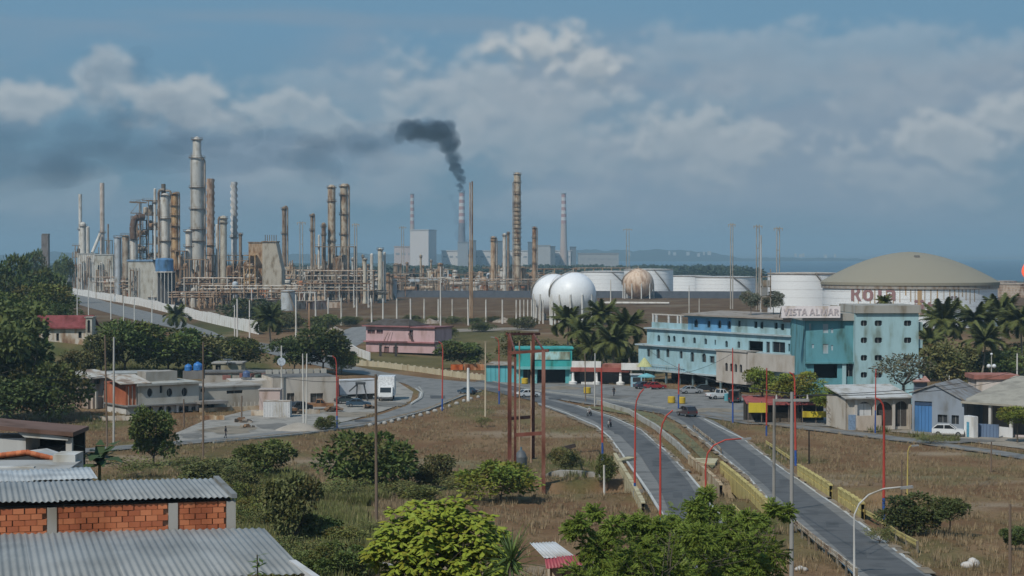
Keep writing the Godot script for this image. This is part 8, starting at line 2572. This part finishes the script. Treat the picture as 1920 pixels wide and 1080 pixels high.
	for q in [[1376, 934], [1404, 960]]:
		var b := G(q[0], q[1])
		o = thing("bridge_pier", "pale pier under the near side of the right bridge, %s one" % ("left" if q[0] < 1390 else "right"), "pier", b + Vector3(0.4, -5.0, -0.8))
		part(o, "shaft", Kit.new().bx(-0.35, 0.35, 0, 4.2, -0.35, 0.35), mat(0.40, 0.40, 0.40, "stain"))
		part(o, "foot", Kit.new().bx(-0.7, 0.7, 0, 0.8, -0.7, 0.7), mat(0.40, 0.40, 0.40, "stain"))
	var b2 := G(1075, 892)
	var f2 := fac(1016, -b2.z, 1136, -b2.z - 1.0, b2.y - 4.0)
	var poly := PackedVector2Array()
	for q in [[1016, 922], [1140, 926], [1136, 908], [1128, 893], [1112, 886], [1085, 883], [1050, 882], [1030, 886], [1018, 893]]:
		poly.append(fuv(f2, q[0], q[1]))
	poly[0].y = 0.0; poly[1].y = 0.0
	single("retaining_wall", Kit.new().slab(poly, -0.6, 0.0), mat(0.33, 0.315, 0.29, "stain"), "worn pale concrete retaining wall below the steel frame", "wall", f2.o, f2.turn)
	# stones and rubble
	var r := RandomNumberGenerator.new()
	r.seed = 12
	for q in [["white rock on the dry grass at the lower right", 1820, 1062, 0.7], ["small pale rock left of the guard rail at the bottom", 1502, 1068, 0.35], ["pale rock pile between the bushes at the bottom left", 704, 1068, 1.0]]:
		var k := Kit.new()
		for i in 4:
			k.ball(Vector3(r.randf_range(-0.6, 0.6) * q[3], q[3] * 0.25 * r.randf(), r.randf_range(-0.3, 0.3)), Vector3(r.randf_range(0.4, 0.9), r.randf_range(0.3, 0.6), 0.5) * q[3], 7, 5)
		single("rock", k, mat(0.48, 0.45, 0.42, "blot"), q[0], "rock", G(q[1], q[2]))
	for i in 16:
		single("kerb_stone", Kit.new().ball(Vector3(0, 0.15, 0), Vector3(r.randf_range(0.3, 0.5), 0.35, 0.3), 7, 5), mat(0.33, 0.32, 0.30, "blot"), "pale stone lined up along the inner kerb of the ring road", "stone", G(694 + i * 13.5, [799, 797, 795, 792, 789, 786, 783, 780, 776, 772, 768, 763, 758, 753, 749, 746][i]), 0, "stones along the ring road kerb")
	for q in [["power cable from the tall utility pole to the right edge of the view", 1470, 742, 1990, 660, 112, 330], ["second power cable from the tall utility pole to the right edge", 1496, 742, 1990, 672, 112, 330], ["power cable between the two tall grey poles and the hotel", 1484, 738, 1200, 640, 112, 372], ["thin cable along the ramp lamp posts", 1130, 700, 1374, 662, 200, 300], ["thin cable over the settlement roofs", 213, 640, 528, 655, 262, 320], ["thin cable from the brown pole to the settlement", 706, 712, 381, 650, 150, 252]]:
		cable(q[0], at(q[1], q[2], q[5]), at(q[3], q[4], q[6]), 1.8)
	for q in [["upper sagging power cable across the dark shade tree", -30, 672, 213, 700], ["lower sagging power cable across the dark shade tree", -30, 690, 213, 716]]:
		cable(q[0], at(q[1], q[2], 215), at(q[3], q[4], 262), 1.6)

func cable(label: String, p0: Vector3, p1: Vector3, sag: float) -> void:
	var pts := []
	for i in 17:
		var t := i / 16.0
		pts.append(p0.lerp(p1, t) - p0 - Vector3(0, sag * 4 * t * (1 - t), 0))
	single("power_cable", Kit.new().tube(pts, 0.028, 5), mat(0.05, 0.05, 0.05), label, "cable", p0)

# ---------------------------------------------------------------- the near houses below the camera
# a corrugated roof laid as sheets side by side between its back edge a-b and its eave d-c
func corrugated(o: Node3D, a: Vector3, b: Vector3, c: Vector3, d: Vector3, sheets_n: int, pitch: float, depth: float, tones: Array, called := "roof_sheet") -> void:
	var n := ((b - a).cross(d - a)).normalized()
	if n.y < 0: n = -n
	var per := int(round(a.distance_to(b) / sheets_n / pitch))
	for s in sheets_n:
		var k := Kit.new()
		k.smooth(true)
		var m := per * 6
		var lift := 0.012 * (s % 2)
		for i in m:
			var q := []
			for e in [i, i + 1]:
				var t: float = (s + (float(e) / m) * 1.02) / sheets_n
				var y := sin(TAU * float(e) / 6.0) * depth + lift
				q.append([a.lerp(b, t) + n * y, d.lerp(c, t) + n * y + Vector3(0, 0.012 * sin(s * 2.3), 0)])
			k.quad(q[0][0], q[1][0], q[1][1], q[0][1])
			k.quad(q[0][1], q[1][1], q[1][1] - n * 0.02, q[0][1] - n * 0.02)
		part(o, called, k, tones[s % tones.size()])

func make_near_houses() -> void:
	var zincs := [mat(0.215, 0.23, 0.235, "blot", 0.55), mat(0.20, 0.215, 0.22, "blot", 0.6), mat(0.228, 0.243, 0.248, "blot", 0.55)]
	var conc := mat(0.30, 0.29, 0.275, "stain")
	# brick house: upper roof, a band of hollow clay blocks under the eave, posts, then the lower roof
	var f := fac(-40, 60.0, 434, 62.3, 12.0)
	var o := thing("brick_house", "bare brick house with two grey corrugated roofs at the lower left", "house", f.o, f.turn)
	var inv := Transform3D(Basis(Vector3.UP, f.turn), f.o).affine_inverse()
	corrugated(o, inv * at(-60, 905, 64.4), inv * at(402, 897, 66.4), inv * at(436, 931, 61.8), inv * at(-60, 943, 59.4), 9, 0.21, 0.026, zincs)
	var ve := [inv * at(402, 897, 66.4), inv * at(436, 931, 61.8)]
	part(o, "verge_flashing", Kit.new().beam(ve[0] + Vector3(0.06, 0.02, 0), ve[1] + Vector3(0.06, 0.02, 0), 0.2, 0.16), mat(0.19, 0.20, 0.20, "stain"))
	part(o, "fascia", Kit.new().bx(0, f.W - 0.05, fuv(f, 420, 934).y - 0.16, fuv(f, 420, 934).y - 0.03, -0.25, -0.1), mat(0.11, 0.10, 0.095))
	var yt := fuv(f, 300, 936).y
	var yb := fuv(f, 300, 1000).y - 0.1
	part(o, "wall", Kit.new().bx(0, f.W - 0.05, 0, yt - 0.1, -4.0, 0.26), mat(0.30, 0.17, 0.11, "stain"))
	var posts := [fuv(f, -20, 960).x, fuv(f, 97, 960).x, fuv(f, 323, 960).x, fuv(f, 431, 960).x]
	for x in posts:
		part(o, "post", Kit.new().bx(x - 0.16, x + 0.16, yb - 0.5, yt - 0.1, 0.0, 0.41), mat(0.36, 0.34, 0.31, "stain"))
	var tones := [mat(0.50, 0.155, 0.065, "stain"), mat(0.44, 0.13, 0.055, "stain"), mat(0.56, 0.19, 0.085, "stain"), mat(0.40, 0.115, 0.05, "stain")]
	var brick := Kit.new().bx(-0.192, 0.192, -0.094, 0.094, -0.12, 0.0).done()
	var chip := Kit.new().bx(-0.19, 0.17, -0.09, 0.092, -0.12, 0.004).done()
	var r := RandomNumberGenerator.new()
	r.seed = 3
	for p in 3:
		var x0: float = posts[p] + 0.17
		var x1: float = posts[p + 1] - 0.17
		var row := 0
		var y := yb
		while y < yt - 0.12:
			var x := x0 + 0.2 - (0.2 if row % 2 else 0.0)
			while x < x1 - 0.02:
				var c := clampf(x, x0 + 0.1, x1 - 0.1)
				var e := part(o, "brick", brick if r.randf() < 0.75 else chip, tones[r.randi() % 4])
				var w := minf(minf(x + 0.2, x1) - maxf(x - 0.2, x0), 0.4)
				c = (minf(x + 0.2, x1) + maxf(x - 0.2, x0)) * 0.5
				e.position = Vector3(c, y + 0.1, 0.36 + r.randf_range(-0.01, 0.012))
				e.scale.x = maxf(w - 0.018, 0.05) / 0.384
				x += 0.4
			y += 0.2
			row += 1
	var la := inv * at(-60, 1001, 59.8)
	var lb := inv * at(494, 990, 62.0)
	var lc := inv * at(575, 1074, 54.2)
	var ld := inv * at(-60, 1100, 52.2)
	corrugated(o, la, lb, lc, ld, 11, 0.21, 0.026, zincs, "lower_roof_sheet")
	part(o, "lower_wall", Kit.new().bx(0, f.W + 0.4, 0, yb - 1.6, -1.0, 1.3), conc)
	part(o, "coping", Kit.new().beam(inv * at(548, 1056, 56.0), inv * at(600, 1092, 53.0), 0.22, 0.22), mat(0.5, 0.5, 0.5, "stain"))
	# grey and orange edged roofs behind it
	f = fac(-60, 72, 178, 73, 10.0)
	o = thing("grey_roof_house", "house under a flat pale grey sheet roof behind the brick house", "house", f.o, f.turn)
	inv = Transform3D(Basis(Vector3.UP, f.turn), f.o).affine_inverse()
	corrugated(o, inv * at(-60, 884, 76), inv * at(168, 876, 77), inv * at(182, 896, 71.5), inv * at(-60, 906, 70.5), 6, 0.24, 0.016, [mat(0.36, 0.39, 0.41, "blot", 0.5), mat(0.335, 0.365, 0.385, "blot", 0.5)])
	part(o, "wall", Kit.new().bx(0, f.W - 0.3, 0, fuv(f, 60, 902).y - 0.3, -4, -0.4), conc)
	f = fac(-60, 80, 112, 80, 10.0)
	o = thing("orange_edged_house", "white house with a low orange tiled ridge at the left edge", "house", f.o, f.turn)
	inv = Transform3D(Basis(Vector3.UP, f.turn), f.o).affine_inverse()
	var k := Kit.new()
	var rl := [inv * at(-60, 861, 80), inv * at(50, 848, 80), inv * at(112, 863, 80)]
	for i in 2:
		k.quad(rl[i], rl[i + 1], rl[i + 1] + Vector3(0, -0.35, -4), rl[i] + Vector3(0, -0.35, -4))
	part(o, "roof", k, mat(0.36, 0.37, 0.37, "stain"))
	part(o, "gable_wall", Kit.new().slab(PackedVector2Array([Vector2(rl[0].x, 0), Vector2(rl[2].x - 0.3, 0), Vector2(rl[2].x - 0.3, rl[2].y - 0.22), Vector2(rl[1].x, rl[1].y - 0.2), Vector2(rl[0].x, rl[0].y - 0.2)]), -3.5, -0.3), mat(0.46, 0.455, 0.44, "stain"))
	for i in 2:
		var n := 12 if i == 0 else 7
		for j in n:
			part(o, "ridge_tile", Kit.new().cyl(rl[i].lerp(rl[i + 1], float(j) / n), rl[i].lerp(rl[i + 1], (j + 1.05) / n), 0.13, 0.115, 8), tones[(i + j) % 4])
	part(o, "lean_roof", Kit.new().box(inv * at(30, 874, 77.5), Vector3(5.2, 0.12, 2.6), Basis(Vector3.RIGHT, 0.05)), mat(0.33, 0.33, 0.32, "stain"))
	part(o, "white_parapet", Kit.new().box(inv * at(5, 885, 76.8), Vector3(2.8, 0.5, 0.3)), mat(0.5, 0.5, 0.49, "stain"))
	part(o, "dark_gap", Kit.new().bx(1.0, f.W - 0.4, fuv(f, 60, 880).y, fuv(f, 60, 872).y, -0.28, -0.2), mat(0.05, 0.05, 0.05))
	part(o, "white_step", Kit.new().box(inv * at(128, 868, 79), Vector3(1.0, 0.9, 1.5)), mat(0.5, 0.5, 0.48, "stain"))
	for q in [[112, 872], [132, 880], [10, 868]]:
		part(o, "vent_pipe", Kit.new().cyl(inv * at(q[0], q[1] + 12, 79.5), inv * at(q[0], q[1], 79.5), 0.06, 0.06, 8), mat(0.6, 0.6, 0.58))
	f = fac(-60, 93, 138, 93, 9.0)
	o = thing("carport", "dark open carport with a brown flat roof and a white post", "carport", f.o, f.turn)
	var yr := fuv(f, 60, 800).y
	part(o, "roof", Kit.new().slab(PackedVector2Array([Vector2(0, 0), Vector2(f.W, -0.5), Vector2(f.W, -0.28), Vector2(0, 0.22)]), -3.2, 0.3, Transform3D(Basis(), Vector3(0, yr, 0))), mat(0.145, 0.085, 0.065, "stain"))
	var fx := fuv(f, 26, 815).x
	part(o, "fascia", Kit.new().slab(PackedVector2Array([Vector2(fx, -0.12), Vector2(f.W - 0.3, -0.55), Vector2(f.W - 0.3, -0.72), Vector2(fx + 0.6, -0.55)]), -0.3, 0.15, Transform3D(Basis(), Vector3(0, yr, 0))), mat(0.50, 0.51, 0.50, "stain"))
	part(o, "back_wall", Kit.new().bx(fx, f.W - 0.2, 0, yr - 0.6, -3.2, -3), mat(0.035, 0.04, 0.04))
	part(o, "side_wall", Kit.new().bx(0, fx + 0.6, 0, fuv(f, 10, 822).y, -2.9, -0.1), mat(0.46, 0.46, 0.45, "stain"))
	part(o, "post", Kit.new().bx(-0.16, 0.16, 0, yr - 0.6, -0.3, 0.0), mat(0.52, 0.51, 0.49, "stain")).position.x = f.W - 0.3
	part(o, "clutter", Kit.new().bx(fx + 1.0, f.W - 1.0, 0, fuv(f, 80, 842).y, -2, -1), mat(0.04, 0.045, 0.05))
	# kiosk with a red roof edge in the foreground
	f = fac(1022, 84, 1098, 83, 8.0)
	o = thing("red_kiosk", "small kiosk with a red eave and a white sheet roof at the bottom", "kiosk", f.o, f.turn)
	inv = Transform3D(Basis(Vector3.UP, f.turn), f.o).affine_inverse()
	yt = fuv(f, 1060, 1050).y
	corrugated(o, inv * at(993, 1018, 87), inv * at(1040, 1016, 88), inv * at(1078, 1044, 83.5), inv * at(1020, 1046, 83), 2, 0.2, 0.02, [mat(0.50, 0.51, 0.52, "stain", 0.5)])
	var re := [inv * at(1021, 1046, 83.2), inv * at(1086, 1040, 83.6), inv * at(1099, 1058, 82.4), inv * at(1024, 1066, 82.0)]
	corrugated(o, re[0], re[1], re[2], re[3], 3, 0.16, 0.018, [mat(0.33, 0.06, 0.075, "stain", 0.55), mat(0.37, 0.075, 0.09, "stain", 0.55)], "red_sheet")
	part(o, "wall", Kit.new().bx(0.2, f.W - 0.15, 0, fuv(f, 1060, 1064).y, -2.2, -0.1), mat(0.40, 0.32, 0.24, "stain"))
	part(o, "door", Kit.new().bx(0.9, 1.0, 0, fuv(f, 1060, 1066).y, -0.09, -0.05), mat(0.05, 0.04, 0.035))
	for x in [0.25, f.W - 0.2]:
		part(o, "post", Kit.new().bx(x - 0.06, x + 0.06, 0, fuv(f, 1060, 1062).y, -0.08, 0.1), mat(0.44, 0.38, 0.3))

func _ready() -> void:
	rng.seed = 20
	# camera
	var cam := Camera3D.new()
	cam.name = "camera"
	cam.fov = rad_to_deg(2.0 * atan(540.0 / F))
	cam.near = 0.5
	cam.far = 16000
	cam.position = EYE
	cam.rotation.x = -atan(60.0 / F)
	add_child(cam)
	cam.current = true
	aim = cam.basis
	# sky and air
	var env := Environment.new()
	env.background_mode = Environment.BG_SKY
	env.sky = make_sky()
	env.background_energy_multiplier = 1.0
	env.ambient_light_source = Environment.AMBIENT_SOURCE_SKY
	env.tonemap_mode = Environment.TONE_MAPPER_LINEAR
	env.tonemap_exposure = 1.0
	env.fog_enabled = true
	env.fog_density = 0.00013
	env.fog_light_color = Color(0.70, 0.84, 0.92)
	env.fog_sky_affect = 0.0
	env.volumetric_fog_enabled = true
	env.volumetric_fog_density = 0.0
	env.sdfgi_enabled = true
	env.ssao_enabled = true
	env.ssil_enabled = true
	var we := WorldEnvironment.new()
	we.name = "world_environment"
	we.environment = env
	add_child(we)
	# sun: high, behind the camera on the left
	var sun := DirectionalLight3D.new()
	sun.name = "sun"
	sun.light_color = Color(1.0, 0.98, 0.935)
	sun.light_energy = 1.0
	sun.light_angular_distance = 0.5
	sun.shadow_enabled = true
	add_child(sun)
	var el := deg_to_rad(47.0)
	var az := deg_to_rad(36.0)
	sun.look_at_from_position(Vector3.ZERO, -Vector3(-sin(az) * cos(el), sin(el), cos(az) * cos(el)))
	# land
	bumps.seed = 3; bumps.frequency = 0.02; bumps.noise_type = FastNoiseLite.TYPE_SIMPLEX_SMOOTH
	blotch.seed = 8; blotch.frequency = 0.018; blotch.noise_type = FastNoiseLite.TYPE_SIMPLEX_SMOOTH; blotch.fractal_octaves = 4
	var dl: Array = []
	for q in [[1045, 912], [1180, 910], [1300, 912], [1420, 920], [1560, 930], [1640, 938]]:
		dl.append(flat2(G(q[0], q[1])))
	dip_line = dl
	for q in [[545, 985, 140, 90, 1.0], [420, 925, 140, 50, 0.95], [610, 1050, 110, 50, 1.0], [680, 940, 110, 30, 0.6], [300, 890, 110, 40, 0.7], [810, 910, 110, 25, 0.7], [1060, 875, 60, 22, 0.8], [880, 772, 40, 10, 0.7], [1330, 790, 60, 12, 0.7], [1420, 985, 90, 50, 0.6], [1440, 850, 80, 18, 0.75], [1530, 930, 120, 26, 0.6], [1600, 1010, 60, 26, 0.5], [1720, 1030, 110, 30, 0.6], [1640, 800, 80, 10, 0.9], [1760, 822, 110, 9, 0.9], [1880, 852, 70, 8, 0.6], [620, 795, 60, 10, 0.8], [210, 790, 60, 14, 0.8],
			[870, 628, 120, 14, 0.75], [960, 650, 120, 20, 0.6], [760, 676, 110, 14, 0.7], [620, 630, 70, 12, 0.6], [250, 610, 120, 9, 0.6], [1850, 700, 120, 30, 0.8], [70, 620, 130, 90, 1.0], [300, 680, 250, 30, 0.9], [1140, 668, 120, 30, 0.7]]:
		var c := G(q[0], q[1])
		var e := G(q[0], q[1] - q[3])
		green_spots.append([c.x, c.z, q[2] * -c.z / F, absf(e.z - c.z), q[4]])
	make_foliage()
	make_land()
	make_roads()
	make_power_station()
	make_refinery()
	make_hotel()
	make_shops()
	make_settlement()
	make_near_houses()
	make_street()
	make_plants()
	make_vehicles()
	make_people()
	make_grass()
	make_smoke()
